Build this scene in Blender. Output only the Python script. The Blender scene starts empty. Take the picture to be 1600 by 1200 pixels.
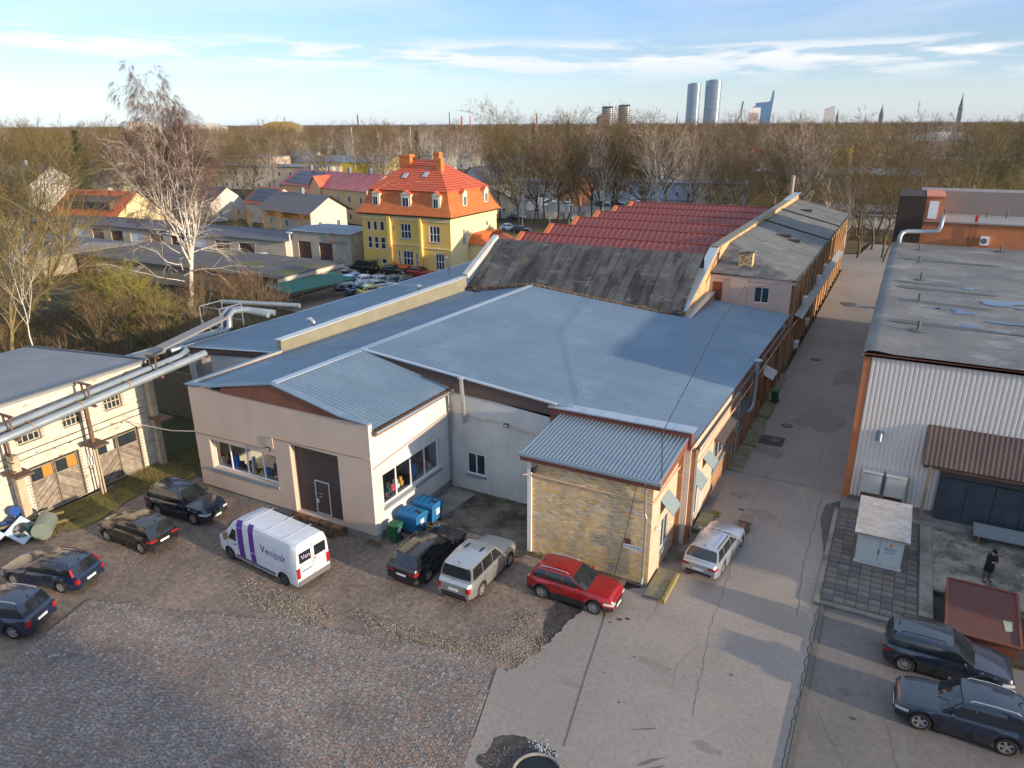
import bpy, math, random
import numpy as np
from mathutils import Matrix, Vector
R = random.Random(7)
scene = bpy.context.scene
COL = scene.collection
PI = math.pi
rad = math.radians

# ------------------------------------------------------------ camera, sky, sun, exposure
cam = bpy.data.objects.new('camera', bpy.data.cameras.new('camera'))
COL.objects.link(cam)
cam.data.sensor_width = 36.0
cam.data.lens = 1135.0 / 1600 * 36.0
cam.data.clip_start = 0.5
cam.data.clip_end = 20000
_p, _r, _y = rad(19.8), rad(0.35), rad(28.2)
_f = Vector((0, math.cos(_p), -math.sin(_p))); _x = Vector((1, 0, 0)); _u = _x.cross(_f)
_xr = _x * math.cos(_r) - _u * math.sin(_r); _ur = _u * math.cos(_r) + _x * math.sin(_r)
_M = Matrix.Rotation(_y, 3, 'Z')
_f, _xr, _ur = _M @ _f, _M @ _xr, _M @ _ur
cam.matrix_world = Matrix(((_xr.x, _ur.x, -_f.x, 0), (_xr.y, _ur.y, -_f.y, 0), (_xr.z, _ur.z, -_f.z, 21.0), (0, 0, 0, 1)))
scene.camera = cam

SUN_EL, SUN_AZ = 10.5, -5.0          # degrees; azimuth measured from +X towards +Y
sd = Vector((math.cos(rad(SUN_AZ)) * math.cos(rad(SUN_EL)), math.sin(rad(SUN_AZ)) * math.cos(rad(SUN_EL)), math.sin(rad(SUN_EL))))
sun = bpy.data.objects.new('sun', bpy.data.lights.new('sun', 'SUN'))
COL.objects.link(sun)
sun.data.energy = 2.5
sun.data.angle = rad(1.2)
sun.data.color = (1.0, 0.80, 0.57)
sun.rotation_euler = sd.to_track_quat('Z', 'Y').to_euler()

world = bpy.data.worlds.new('World'); scene.world = world; world.use_nodes = True
wn, wl = world.node_tree.nodes, world.node_tree.links
wn.clear()
def wnode(t, **k):
    n = wn.new(t)
    for a, b in k.items(): setattr(n, a, b)
    return n
sky = wnode('ShaderNodeTexSky', sky_type='NISHITA', sun_disc=False, sun_elevation=rad(SUN_EL), sun_rotation=rad(90 - SUN_AZ),
            altitude=50, air_density=1.0, dust_density=0.4, ozone_density=2.2)
bg = wnode('ShaderNodeBackground'); bg.inputs['Strength'].default_value = 0.15
out = wnode('ShaderNodeOutputWorld')
tc = wnode('ShaderNodeTexCoord')
sep = wnode('ShaderNodeSeparateXYZ'); wl.new(tc.outputs['Generated'], sep.inputs[0])
def wmath(op, a, b=None, clamp=False):
    n = wnode('ShaderNodeMath', operation=op, use_clamp=clamp)
    for i, v in enumerate((a, b)):
        if v is None: continue
        if isinstance(v, (int, float)): n.inputs[i].default_value = v
        else: wl.new(v, n.inputs[i])
    return n.outputs[0]
# clouds: flat cloud sheets seen in perspective (direction divided by height above horizon)
z = wmath('MAXIMUM', sep.outputs['Z'], 0.02)
az = wmath('ARCTAN2', sep.outputs['Y'], sep.outputs['X'])
def wcomb(a, b, c=0.0):
    n = wnode('ShaderNodeCombineXYZ')
    for i, v in enumerate((a, b, c)):
        if isinstance(v, (int, float)): n.inputs[i].default_value = v
        else: wl.new(v, n.inputs[i])
    return n.outputs[0]
def wnoise(vec, scale, detail=6, rough=0.55, dist=0.0):
    n = wnode('ShaderNodeTexNoise'); wl.new(vec, n.inputs['Vector'])
    n.inputs['Scale'].default_value = scale; n.inputs['Detail'].default_value = detail
    n.inputs['Roughness'].default_value = rough; n.inputs['Distortion'].default_value = dist
    return n.outputs['Fac']
def wramp(fac, stops):
    n = wnode('ShaderNodeValToRGB'); wl.new(fac, n.inputs[0])
    e = n.color_ramp.elements
    while len(e) < len(stops): e.new(0.5)
    for i, (p, v) in enumerate(stops): e[i].position = p; e[i].color = (v, v, v, 1)
    return n.outputs[0]
band = wcomb(wmath('MULTIPLY', az, 3.2), wmath('MULTIPLY', z, 26.0))
bn = wnoise(band, 2.6, 9, 0.55, 0.3)
slope = wmath('ADD', sep.outputs['Z'], wmath('MULTIPLY', wmath('SUBTRACT', az, 2.06), -0.012))
bandmask = wramp(slope, [(0.045, 0), (0.062, 0.55), (0.078, 1), (0.090, 0.6), (0.10, 0)])
puffs = wramp(bn, [(0.44, 0), (0.56, 1)])
c1 = wmath('MULTIPLY', puffs, bandmask)
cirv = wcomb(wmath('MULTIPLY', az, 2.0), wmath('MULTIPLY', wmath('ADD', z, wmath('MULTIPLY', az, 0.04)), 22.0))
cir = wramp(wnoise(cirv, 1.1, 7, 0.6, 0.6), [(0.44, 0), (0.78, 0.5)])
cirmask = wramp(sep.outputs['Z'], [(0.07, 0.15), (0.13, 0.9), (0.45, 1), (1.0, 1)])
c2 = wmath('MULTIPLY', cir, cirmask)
zenith_lift = wramp(sep.outputs['Z'], [(0.16, 0), (0.42, 0.72), (1.0, 0.8)])      # pale layer added to the unseen sky overhead to lift ambient light
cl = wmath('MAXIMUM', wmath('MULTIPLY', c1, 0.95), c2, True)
skymul = wnode('ShaderNodeMix', data_type='RGBA', blend_type='MULTIPLY'); skymul.inputs[0].default_value = 1
tr = wnode('ShaderNodeValToRGB'); wl.new(sep.outputs['Z'], tr.inputs[0])   # cooler horizon: white balance of the clear winter air
for i, (p_, c_) in enumerate([(0.0, (0.47, 0.60, 1.12)), (0.03, (0.43, 0.49, 0.76)), (0.08, (0.38, 0.41, 0.56)), (0.16, (0.42, 0.44, 0.60)), (0.30, (0.50, 0.50, 0.60))]):
    if i > 1: tr.color_ramp.elements.new(0.5)
    e = tr.color_ramp.elements[i]; e.position = p_; e.color = (*[v / 2.2 for v in c_], 1)
tm = wnode('ShaderNodeVectorMath', operation='SCALE'); wl.new(tr.outputs[0], tm.inputs[0]); tm.inputs[3].default_value = 2.2
wl.new(sky.outputs[0], skymul.inputs[6]); wl.new(tm.outputs[0], skymul.inputs[7])
mixc = wnode('ShaderNodeMix', data_type='RGBA')
mixv = wnode('ShaderNodeMix', data_type='RGBA'); wl.new(zenith_lift, mixv.inputs[0]); wl.new(skymul.outputs[2], mixv.inputs[6]); mixv.inputs[7].default_value = (1.55, 1.95, 2.55, 1)
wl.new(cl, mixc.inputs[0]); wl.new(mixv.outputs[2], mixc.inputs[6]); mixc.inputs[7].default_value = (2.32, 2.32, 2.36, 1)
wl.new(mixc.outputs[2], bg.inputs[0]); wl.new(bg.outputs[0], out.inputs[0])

scene.view_settings.view_transform = 'Standard'
scene.view_settings.look = 'None'
scene.view_settings.exposure = 1.6
scene.view_settings.gamma = 1.0
scene.view_settings.use_curve_mapping = False
scene.cycles.use_denoising = True
scene.cycles.max_bounces = 5
scene.cycles.diffuse_bounces = 3
scene.cycles.glossy_bounces = 3
scene.cycles.transmission_bounces = 4
scene.cycles.transparent_max_bounces = 8
scene.cycles.volume_bounces = 0

# ------------------------------------------------------------ materials
MATS = {}
def mat(name, col, rough=0.85, col2=None, var=0.5, scale=0.6, fine=0.12, fscale=9.0, bump=0.0, bscale=25.0, metal=0.0, spec=0.3,
        stains=None, stretch=None, attr=False, brick=None, coat=0.0, alpha=None, waves=None, emit=None):
    """Procedural material: base colour mixed with a second one by large noise, fine mottling, optional stains, bricks, bump."""
    if name in MATS: return MATS[name]
    m = bpy.data.materials.new(name); m.use_nodes = True
    N, L = m.node_tree.nodes, m.node_tree.links
    b = N['Principled BSDF']
    b.inputs['Roughness'].default_value = rough; b.inputs['Metallic'].default_value = metal
    b.inputs['Specular IOR Level'].default_value = spec
    b.inputs['Coat Weight'].default_value = coat; b.inputs['Coat Roughness'].default_value = 0.06
    t = N.new('ShaderNodeTexCoord'); vec = t.outputs['Object']
    if stretch:
        mp = N.new('ShaderNodeMapping'); mp.inputs['Scale'].default_value = stretch; L.new(vec, mp.inputs[0]); svec = mp.outputs[0]
    else: svec = vec
    def noise(v, s, d=5, r=0.6):
        n = N.new('ShaderNodeTexNoise'); L.new(v, n.inputs['Vector']); n.inputs['Scale'].default_value = s
        n.inputs['Detail'].default_value = d; n.inputs['Roughness'].default_value = r; return n.outputs['Fac']
    def ramp(f, lo, hi):
        n = N.new('ShaderNodeMapRange'); L.new(f, n.inputs[0]); n.inputs[1].default_value = lo; n.inputs[2].default_value = hi
        n.interpolation_type = 'SMOOTHSTEP'; return n.outputs[0]
    def mix(f, a, c, mode='MIX'):
        n = N.new('ShaderNodeMix'); n.data_type = 'RGBA'; n.blend_type = mode
        for i, v in ((0, f), (6, a), (7, c)):
            if isinstance(v, (int, float)): n.inputs[i].default_value = v
            elif isinstance(v, tuple): n.inputs[i].default_value = (*v[:3], 1)
            else: L.new(v, n.inputs[i])
        return n.outputs[2]
    if brick:
        bw, bh, mort, c2b = brick
        sp = N.new('ShaderNodeSeparateXYZ'); L.new(vec, sp.inputs[0])
        ad = N.new('ShaderNodeMath'); L.new(sp.outputs[0], ad.inputs[0]); L.new(sp.outputs[1], ad.inputs[1])
        cb = N.new('ShaderNodeCombineXYZ'); L.new(ad.outputs[0], cb.inputs[0]); L.new(sp.outputs[2], cb.inputs[1])
        bt = N.new('ShaderNodeTexBrick'); L.new(cb.outputs[0], bt.inputs[0])
        bt.inputs['Color1'].default_value = (*col, 1); bt.inputs['Color2'].default_value = (*c2b, 1); bt.inputs['Mortar'].default_value = (*mort, 1)
        bt.inputs['Scale'].default_value = 1.0; bt.inputs['Mortar Size'].default_value = 0.012; bt.inputs['Mortar Smooth'].default_value = 0.3
        bt.inputs['Brick Width'].default_value = bw; bt.inputs['Row Height'].default_value = bh; bt.inputs['Bias'].default_value = 0.0
        c = bt.outputs['Color']
        if col2: c = mix(ramp(noise(svec, scale), 0.42, 0.66), c, mix(1.0, c, col2, 'MULTIPLY'))
    elif attr:
        a = N.new('ShaderNodeAttribute'); a.attribute_name = 'tint'
        c = mix(1.0, a.outputs['Color'], col, 'MULTIPLY')
        if col2: c = mix(ramp(noise(svec, scale), 0.4, 0.65), c, mix(1.0, c, col2, 'MULTIPLY'))
    else:
        c = col
        if col2: 
            f = ramp(noise(svec, scale), 0.5 - var * 0.35, 0.5 + var * 0.35); c = mix(f, col, col2)
    if fine:
        f = noise(vec, fscale, 6, 0.7)
        mr = N.new('ShaderNodeMapRange'); L.new(f, mr.inputs[0]); mr.inputs[1].default_value = 0.3; mr.inputs[2].default_value = 0.7
        mr.inputs[3].default_value = 1 - fine; mr.inputs[4].default_value = 1 + fine
        cb = N.new('ShaderNodeCombineColor')
        for i in range(3): L.new(mr.outputs[0], cb.inputs[i])
        c = mix(1.0, c, cb.outputs[0], 'MULTIPLY')
    for st in (stains or []):
        ssc, lo, hi, scol, amt = st[:5]
        v = vec
        if len(st) > 5:
            mp = N.new('ShaderNodeMapping'); mp.inputs['Scale'].default_value = st[5]; L.new(vec, mp.inputs[0]); v = mp.outputs[0]
        f = ramp(noise(v, ssc, 7, 0.65), lo, hi)
        mm = N.new('ShaderNodeMath'); mm.operation = 'MULTIPLY'; L.new(f, mm.inputs[0]); mm.inputs[1].default_value = amt
        c = mix(mm.outputs[0], c, scol)
    if isinstance(c, tuple): b.inputs['Base Color'].default_value = (*c[:3], 1)
    else: L.new(c, b.inputs['Base Color'])
    if bump:
        bp = N.new('ShaderNodeBump'); bp.inputs['Strength'].default_value = bump; bp.inputs['Distance'].default_value = 0.05
        L.new(noise(vec, bscale, 4, 0.6), bp.inputs['Height']); L.new(bp.outputs[0], b.inputs['Normal'])
    if emit: b.inputs['Emission Color'].default_value = (*emit, 1); b.inputs['Emission Strength'].default_value = 1
    MATS[name] = m
    return m
def glassmat(name, tint=(0.02, 0.028, 0.035), rough=0.04):
    return mat(name, tint, rough=rough, fine=0, spec=0.7)
def clearglass(name):
    if name in MATS: return MATS[name]
    m = bpy.data.materials.new(name); m.use_nodes = True
    N, L = m.node_tree.nodes, m.node_tree.links
    N.remove(N['Principled BSDF'])
    g = N.new('ShaderNodeBsdfGlossy'); g.inputs['Roughness'].default_value = 0.03
    t = N.new('ShaderNodeBsdfTransparent'); t.inputs[0].default_value = (0.95, 0.97, 0.97, 1)
    f = N.new('ShaderNodeMath'); f.operation = 'MULTIPLY'; lw = N.new('ShaderNodeLayerWeight'); lw.inputs[0].default_value = 0.3; L.new(lw.outputs['Facing'], f.inputs[0]); f.inputs[1].default_value = 0.35
    ms = N.new('ShaderNodeMixShader'); L.new(f.outputs[0], ms.inputs[0]); L.new(t.outputs[0], ms.inputs[1]); L.new(g.outputs[0], ms.inputs[2])
    L.new(ms.outputs[0], N['Material Output'].inputs[0]); MATS[name] = m
    return m

# ------------------------------------------------------------ mesh helpers
OFF = {}        # world offset of every placed object, so parts can be written in world coordinates
class MB:
    def __init__(s): s.v, s.f, s.mi = [], [], []
    def add(s, vs, fs, mi=0):
        n = len(s.v); s.v += [tuple(v) for v in vs]; s.f += [tuple(i + n for i in f) for f in fs]; s.mi += [mi] * len(fs); return s
    def quad(s, a, b, c, d, mi=0): return s.add([a, b, c, d], [(0, 1, 2, 3)], mi)
    def poly(s, pts, mi=0): return s.add(pts, [tuple(range(len(pts)))], mi)
    def box(s, x0, x1, y0, y1, z0, z1, mi=0):
        if x0 > x1: x0, x1 = x1, x0
        if y0 > y1: y0, y1 = y1, y0
        v = [(x0, y0, z0), (x1, y0, z0), (x1, y1, z0), (x0, y1, z0), (x0, y0, z1), (x1, y0, z1), (x1, y1, z1), (x0, y1, z1)]
        return s.add(v, [(0, 3, 2, 1), (4, 5, 6, 7), (0, 1, 5, 4), (1, 2, 6, 5), (2, 3, 7, 6), (3, 0, 4, 7)], mi)
    def obox(s, c, ax, ay, az, mi=0):
        c, ax, ay, az = map(Vector, (c, ax, ay, az))
        v = [c + ax * i + ay * j + az * k for k in (-1, 1) for i, j in ((-1, -1), (1, -1), (1, 1), (-1, 1))]
        return s.add(v, [(0, 3, 2, 1), (4, 5, 6, 7), (0, 1, 5, 4), (1, 2, 6, 5), (2, 3, 7, 6), (3, 0, 4, 7)], mi)
    def beam(s, a, b, w, h=None, mi=0, up=(0, 0, 1)):
        a, b = Vector(a), Vector(b); d = (b - a); L = d.length; d.normalize(); upv = Vector(up)
        if abs(d.dot(upv)) > 0.98: upv = Vector((1, 0, 0))
        sx = d.cross(upv).normalized(); sz = sx.cross(d)
        return s.obox((a + b) / 2, sx * w / 2, d * L / 2, sz * (h or w) / 2, mi)
    def tube(s, pts, r, n=8, mi=0, cap=True):
        pts = [Vector(p) for p in pts]; rs = r if isinstance(r, (list, tuple)) else [r] * len(pts)
        rings = []; prev = None
        for i, p in enumerate(pts):
            d = (pts[min(i + 1, len(pts) - 1)] - pts[max(i - 1, 0)]).normalized()
            a = Vector((0, 0, 1)) if abs(d.z) < 0.9 else Vector((1, 0, 0))
            if prev is not None: a = prev
            x = (a - d * a.dot(d)).normalized(); prev = x; y = d.cross(x)
            rings.append([p + (x * math.cos(2 * PI * k / n) + y * math.sin(2 * PI * k / n)) * rs[i] for k in range(n)])
        vs = [v for q in rings for v in q]; fs = []
        for i in range(len(pts) - 1):
            for k in range(n):
                k2 = (k + 1) % n; fs.append((i * n + k, i * n + k2, (i + 1) * n + k2, (i + 1) * n + k))
        if cap: fs.append(tuple(reversed(range(n)))); fs.append(tuple(range((len(pts) - 1) * n, len(pts) * n)))
        return s.add(vs, fs, mi)
    def prism(s, prof, axis, a, b, mi=0):
        """prof: 2D points; axis 'x','y' or 'z' extrusion from a to b"""
        def P(u, w, t): return {'x': (t, u, w), 'y': (u, t, w), 'z': (u, w, t)}[axis]
        n = len(prof); vs = [P(u, w, a) for u, w in prof] + [P(u, w, b) for u, w in prof]
        fs = [(i, (i + 1) % n, n + (i + 1) % n, n + i) for i in range(n)] + [tuple(reversed(range(n))), tuple(range(n, 2 * n))]
        return s.add(vs, fs, mi)
    def lathe(s, c, prof, n=16, mi=0, sx=1.0, sy=1.0):
        vs = []; fs = []
        for r, zz in prof: vs += [(c[0] + r * sx * math.cos(2 * PI * k / n), c[1] + r * sy * math.sin(2 * PI * k / n), c[2] + zz) for k in range(n)]
        for i in range(len(prof) - 1):
            for k in range(n):
                k2 = (k + 1) % n; fs.append((i * n + k, i * n + k2, (i + 1) * n + k2, (i + 1) * n + k))
        fs.append(tuple(reversed(range(n)))); fs.append(tuple(range((len(prof) - 1) * n, len(prof) * n)))
        return s.add(vs, fs, mi)
    def build(s, name, mats, parent=None, smooth=False, bevel=0.0, kind=None, label=None):
        off = OFF.get(parent.name, Vector((0, 0, 0))) if parent else Vector((0, 0, 0))
        me = bpy.data.meshes.new(name)
        me.from_pydata([(v[0] - off.x, v[1] - off.y, v[2] - off.z) for v in s.v], [], s.f)
        if not isinstance(mats, (list, tuple)): mats = [mats]
        for m in mats: me.materials.append(m)
        if len(mats) > 1: me.polygons.foreach_set('material_index', s.mi)
        if smooth: me.polygons.foreach_set('use_smooth', [True] * len(s.f))
        me.update()
        o = bpy.data.objects.new(name, me); COL.objects.link(o)
        if parent: o.parent = parent; OFF[o.name] = off
        if bevel:
            md = o.modifiers.new('bevel', 'BEVEL'); md.width = bevel; md.segments = 2; md.limit_method = 'ANGLE'; md.angle_limit = rad(40)
        if kind: o['kind'] = kind
        if label: o['label'] = label
        return o
def npmesh(name, v, f, mats, parent=None, tint=None, smooth=False, mi=None):
    """fast mesh from numpy: f (n,3) or (n,4); tint per face colour"""
    off = OFF.get(parent.name, Vector((0, 0, 0))) if parent else Vector((0, 0, 0))
    me = bpy.data.meshes.new(name); v = np.asarray(v, np.float32) - np.array(off, np.float32); f = np.asarray(f, np.int32); k = f.shape[1]
    me.vertices.add(len(v)); me.vertices.foreach_set('co', v.ravel())
    me.loops.add(f.size); me.loops.foreach_set('vertex_index', f.ravel())
    me.polygons.add(len(f)); me.polygons.foreach_set('loop_start', np.arange(0, f.size, k, dtype=np.int32))
    me.polygons.foreach_set('loop_total', np.full(len(f), k, np.int32))
    if not isinstance(mats, (list, tuple)): mats = [mats]
    for m in mats: me.materials.append(m)
    if mi is not None: me.polygons.foreach_set('material_index', np.asarray(mi, np.int32))
    me.update(calc_edges=True)
    me.polygons.foreach_set('use_smooth', np.full(len(f), bool(smooth)))
    if tint is not None:
        a = me.color_attributes.new('tint', 'FLOAT_COLOR', 'CORNER'); c = np.ones((len(f), k, 4), np.float32); c[:, :, :3] = np.asarray(tint)[:, None, :]
        a.data.foreach_set('color', c.ravel())
    o = bpy.data.objects.new(name, me); COL.objects.link(o)
    if parent: o.parent = parent; OFF[o.name] = off
    return o
def boxes_np(c, h, ax=None):
    """many boxes: centres (n,3), half sizes (n,3) -> verts, quads (5 faces each... all six)"""
    n = len(c); s = np.array([(-1, -1, -1), (1, -1, -1), (1, 1, -1), (-1, 1, -1), (-1, -1, 1), (1, -1, 1), (1, 1, 1), (-1, 1, 1)], np.float32)
    v = c[:, None, :] + s[None] * h[:, None, :]
    q = np.array([(4, 5, 6, 7), (0, 1, 5, 4), (1, 2, 6, 5), (2, 3, 7, 6), (3, 0, 4, 7)])
    f = (np.arange(n) * 8)[:, None, None] + q[None]
    return v.reshape(-1, 3), f.reshape(-1, 4)
def thing(name, label, cat, loc=(0, 0, 0), rz=0.0, group=None):
    o = bpy.data.objects.new(name, None); COL.objects.link(o); o.location = loc; o.rotation_euler = (0, 0, rz)
    o.empty_display_size = 0.1
    o['label'] = label; o['category'] = cat
    if group: o['group'] = group
    OFF[o.name] = Vector(loc)
    return o
def lthing(name, label, cat, group=None):
    """thing built in local coordinates, moved afterwards"""
    return thing(name, label, cat, (0, 0, 0), 0, group)
def tag(o, label, cat, group=None):
    o['label'] = label; o['category'] = cat
    if group: o['group'] = group
    return o
def struct(o): o['kind'] = 'structure'; return o
def stuff(o): o['kind'] = 'stuff'; return o
def kids(o): return [c for c in TREE.get(o.name, [])]
def copy_tree(src, parent=None, childmap=None):
    if childmap is None:
        childmap = {}
        for o in COL.objects:
            if o.parent: childmap.setdefault(o.parent.name, []).append(o)
    c = src.copy(); COL.objects.link(c)
    if parent: c.parent = parent
    for ch in childmap.get(src.name, []): copy_tree(ch, c, childmap)
    return c
def place(o, x, y, z=0.0, rz=0.0, s=1.0): o.location = (x, y, z); o.rotation_euler = (0, 0, rz); o.scale = (s, s, s); return o

class Wall:
    """vertical plane: P start (x,y), d horizontal unit direction, n outward normal"""
    def __init__(s, P, d, n): s.P, s.d, s.n = P, d, n
    def __call__(s, u, z, o=0.0): return (s.P[0] + s.d[0] * u + s.n[0] * o, s.P[1] + s.d[1] * u + s.n[1] * o, z)
    def box(s, mb, u0, u1, z0, z1, o0, o1, mi=0):
        a = s(u0, z0, o0); b = s(u1, z1, o1)
        return mb.box(a[0], b[0], a[1], b[1], z0, z1, mi)
def facade(mb, W, L, z0, top, openings=(), depth=0.18, mi=0, rmi=None):
    """wall with real openings; top: number or [(u, z), ...]"""
    if not isinstance(top, list): top = [(0, top), (L, top)]
    def T(u):
        for (a, za), (b, zb) in zip(top, top[1:]):
            if a <= u <= b: return za + (zb - za) * (u - a) / max(b - a, 1e-6)
        return top[-1][1]
    us = sorted({0, L, *[t[0] for t in top], *[o[0] for o in openings], *[o[1] for o in openings]})
    for a, b in zip(us, us[1:]):
        if b - a < 1e-5: continue
        ops = sorted([o for o in openings if o[0] <= a + 1e-6 and o[1] >= b - 1e-6], key=lambda o: o[2])
        zc = z0
        for o in ops:
            if o[2] > zc + 1e-5: mb.quad(W(a, zc), W(b, zc), W(b, o[2]), W(a, o[2]), mi)
            zc = o[3]
        mb.quad(W(a, zc), W(b, zc), W(b, T(b)), W(a, T(a)), mi)
    for (a, b, c, d) in [o[:4] for o in openings]:
        k = mi if rmi is None else rmi
        mb.quad(W(a, c), W(a, d), W(a, d, -depth), W(a, c, -depth), k); mb.quad(W(b, c, -depth), W(b, d, -depth), W(b, d), W(b, c), k)
        mb.quad(W(a, d), W(b, d), W(b, d, -depth), W(a, d, -depth), k); mb.quad(W(a, c, -depth), W(b, c, -depth), W(b, c), W(a, c), k)
    return mb
def window(parent, W, u0, u1, z0, z1, nv=2, nh=1, depth=0.12, fm=None, gm=None, sill=None, fw=0.05, back=True, panes=True):
    """window part (frame) with one pane sub-part per light and an optional sill"""
    f = MB(); o0, o1 = -depth, -depth + 0.06
    W.box(f, u0, u1, z0, z0 + fw, o0, o1); W.box(f, u0, u1, z1 - fw, z1, o0, o1)
    W.box(f, u0, u0 + fw, z0 + fw, z1 - fw, o0, o1); W.box(f, u1 - fw, u1, z0 + fw, z1 - fw, o0, o1)
    for i in range(1, nv): u = u0 + (u1 - u0) * i / nv; W.box(f, u - fw / 2, u + fw / 2, z0 + fw, z1 - fw, o0, o1)
    for j in range(1, nh):
        zz = z0 + (z1 - z0) * j / nh
        for i in range(nv): W.box(f, u0 + (u1 - u0) * i / nv + fw / 2, u0 + (u1 - u0) * (i + 1) / nv - fw / 2, zz - fw / 2, zz + fw / 2, o0, o1 - 0.004)
    fo = f.build('window', fm or WFRAME, parent)
    if panes:
        for i in range(nv):
            for j in range(nh):
                p = MB(); W.box(p, u0 + (u1 - u0) * i / nv + fw * 0.4, u0 + (u1 - u0) * (i + 1) / nv - fw * 0.4, z0 + (z1 - z0) * j / nh + fw * 0.4, z0 + (z1 - z0) * (j + 1) / nh - fw * 0.4, o0 + 0.015, o0 + 0.027)
                p.build('pane', gm or GLASS, fo)
    else:
        p = MB(); W.box(p, u0 + fw * 0.4, u1 - fw * 0.4, z0 + fw * 0.4, z1 - fw * 0.4, o0 + 0.015, o0 + 0.027); p.build('pane', gm or GLASS, fo)
    if sill:
        q = MB(); W.box(q, u0 - 0.05, u1 + 0.05, z0 - 0.16 if sill == 'deep' else z0 - 0.06, z0 - 0.003, -depth + 0.062, 0.07 if sill != 'deep' else 0.09); q.build('sill', SILL, fo)
    return fo
def brickskin(parent, W, L, z0, z1, openings, m, bw=0.25, bh=0.075, joint=0.012, pal=((1, 1, 1),), seed=1, topf=None, name='brickwork', proud=0.0006, wild=0.15):
    rs = np.random.RandomState(seed); cs = []; hs = []; cols = []
    rows = int((z1 - z0) / bh); d = np.array(W.d); n = np.array(W.n)
    for r in range(rows):
        zc = z0 + (r + 0.5) * bh; u = -(r % 2) * bw / 2
        while u < L:
            a, b = max(u + joint / 2, 0), min(u + bw - joint / 2, L); u += bw
            if b - a < 0.04: continue
            if topf and zc + bh / 2 > topf((a + b) / 2): continue
            if any(o[0] < b and o[1] > a and o[2] < zc + bh / 2 and o[3] > zc - bh / 2 for o in openings): continue
            k = rs.rand()
            o = proud + rs.rand() * 0.0006 if k > 0.02 * wild * 6 else -0.02
            c = W((a + b) / 2, zc, 0)
            cs.append((c[0] + n[0] * (o - 0.02), c[1] + n[1] * (o - 0.02), zc))
            w, h, t = (b - a) / 2, bh / 2 - joint / 2, 0.02
            hs.append((abs(d[0]) * w + abs(n[0]) * t, abs(d[1]) * w + abs(n[1]) * t, h))
            p = pal[rs.randint(len(pal))]; g = 1 + (rs.rand() - 0.5) * 2 * wild
            cols.append((p[0] * g, p[1] * g, p[2] * g))
    v, f = boxes_np(np.array(cs, np.float32), np.array(hs, np.float32))
    o = npmesh(name, v, f, m, parent, tint=np.repeat(np.array(cols), 5, axis=0)); o['kind'] = 'stuff'
    return o
def corrugated(mb, O, along, down, pitch=0.2, h=0.035, mi=0):
    """trapezoid-profile sheet: ribs repeat along 'along' (vector), run down 'down' (vector)"""
    O, A, D = Vector(O), Vector(along), Vector(down); n = max(1, round(A.length / pitch)); N = A.cross(D).normalized()
    if N.z < 0: N = -N
    if abs(N.z) < 1e-3 and False: pass
    prof = [(0, 0), (0.38, 0), (0.5, h), (0.88, h)]; pts = []
    for i in range(n):
        for t, hh in prof: pts.append((O + A * ((i + t) / n) + N * hh))
    pts.append(O + A)
    k = len(pts); vs = pts + [p + D for p in pts]
    mb.add(vs, [(i, i + 1, k + i + 1, k + i) for i in range(k - 1)], mi)
    return mb
# ------------------------------------------------------------ shared materials
WFRAME = mat('window_white', (0.72, 0.73, 0.74), 0.45, fine=0.05)
GLASS = glassmat('dark_glass', (0.025, 0.035, 0.045))
SILL = mat('zinc_sill', (0.25, 0.30, 0.34), 0.45, fine=0.08, metal=0.3)
BLUEROOF = mat('blue_grey_roof', (0.14, 0.205, 0.275), 0.55, col2=(0.17, 0.24, 0.31), scale=0.15, fine=0.08, fscale=3, metal=0.12,
               stains=[(0.5, 0.48, 0.75, (0.13, 0.18, 0.215), 0.5, (0.12, 1.6, 1)), (0.25, 0.5, 0.7, (0.24, 0.31, 0.36), 0.45), (3.0, 0.66, 0.74, (0.26, 0.27, 0.26), 0.5, (0.3, 1, 1))])
RIDGE = mat('pale_flashing', (0.38, 0.44, 0.50), 0.4, fine=0.1, metal=0.4)
FASCIA = mat('redbrown_fascia', (0.20, 0.075, 0.05), 0.6, col2=(0.15, 0.06, 0.045), fine=0.15)
BROWN = mat('brown_board', (0.10, 0.07, 0.06), 0.7, fine=0.15)
CREAM = mat('cream_plaster', (0.52, 0.41, 0.33), 0.9, col2=(0.47, 0.37, 0.30), scale=0.35, fine=0.07, bump=0.08,
            stains=[(0.7, 0.52, 0.8, (0.36, 0.28, 0.22), 0.35, (1.6, 1.6, 0.12))])
WHITEW = mat('white_plaster', (0.56, 0.56, 0.54), 0.9, col2=(0.47, 0.475, 0.47), scale=0.5, fine=0.08, bump=0.08,
             stains=[(0.9, 0.5, 0.78, (0.38, 0.38, 0.36), 0.55, (1.8, 1.8, 0.14)), (0.5, 0.55, 0.7, (0.45, 0.43, 0.40), 0.5)])
GREYB = mat('grey_block', (0.30, 0.29, 0.27), 0.9, col2=(0.22, 0.21, 0.2), fine=0.2, fscale=6, bump=0.2)
CONC = mat('old_concrete', (0.27, 0.25, 0.225), 0.95, col2=(0.17, 0.16, 0.145), scale=0.5, fine=0.22, bump=0.4, bscale=12,
           stains=[(0.35, 0.48, 0.65, (0.05, 0.05, 0.042), 0.75), (2.5, 0.6, 0.75, (0.10, 0.12, 0.05), 0.5)])
GALV = mat('galvanised', (0.42, 0.45, 0.47), 0.38, fine=0.12, metal=0.7)
PIPEC = mat('pipe_cladding', (0.30, 0.345, 0.375), 0.5, col2=(0.24, 0.285, 0.315), fine=0.1, metal=0.45)
STEEL = mat('rusty_steel', (0.10, 0.075, 0.06), 0.8, col2=(0.17, 0.09, 0.055), scale=3, fine=0.25)
DARK = mat('dark_interior', (0.02, 0.02, 0.022), 0.9, fine=0)
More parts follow.
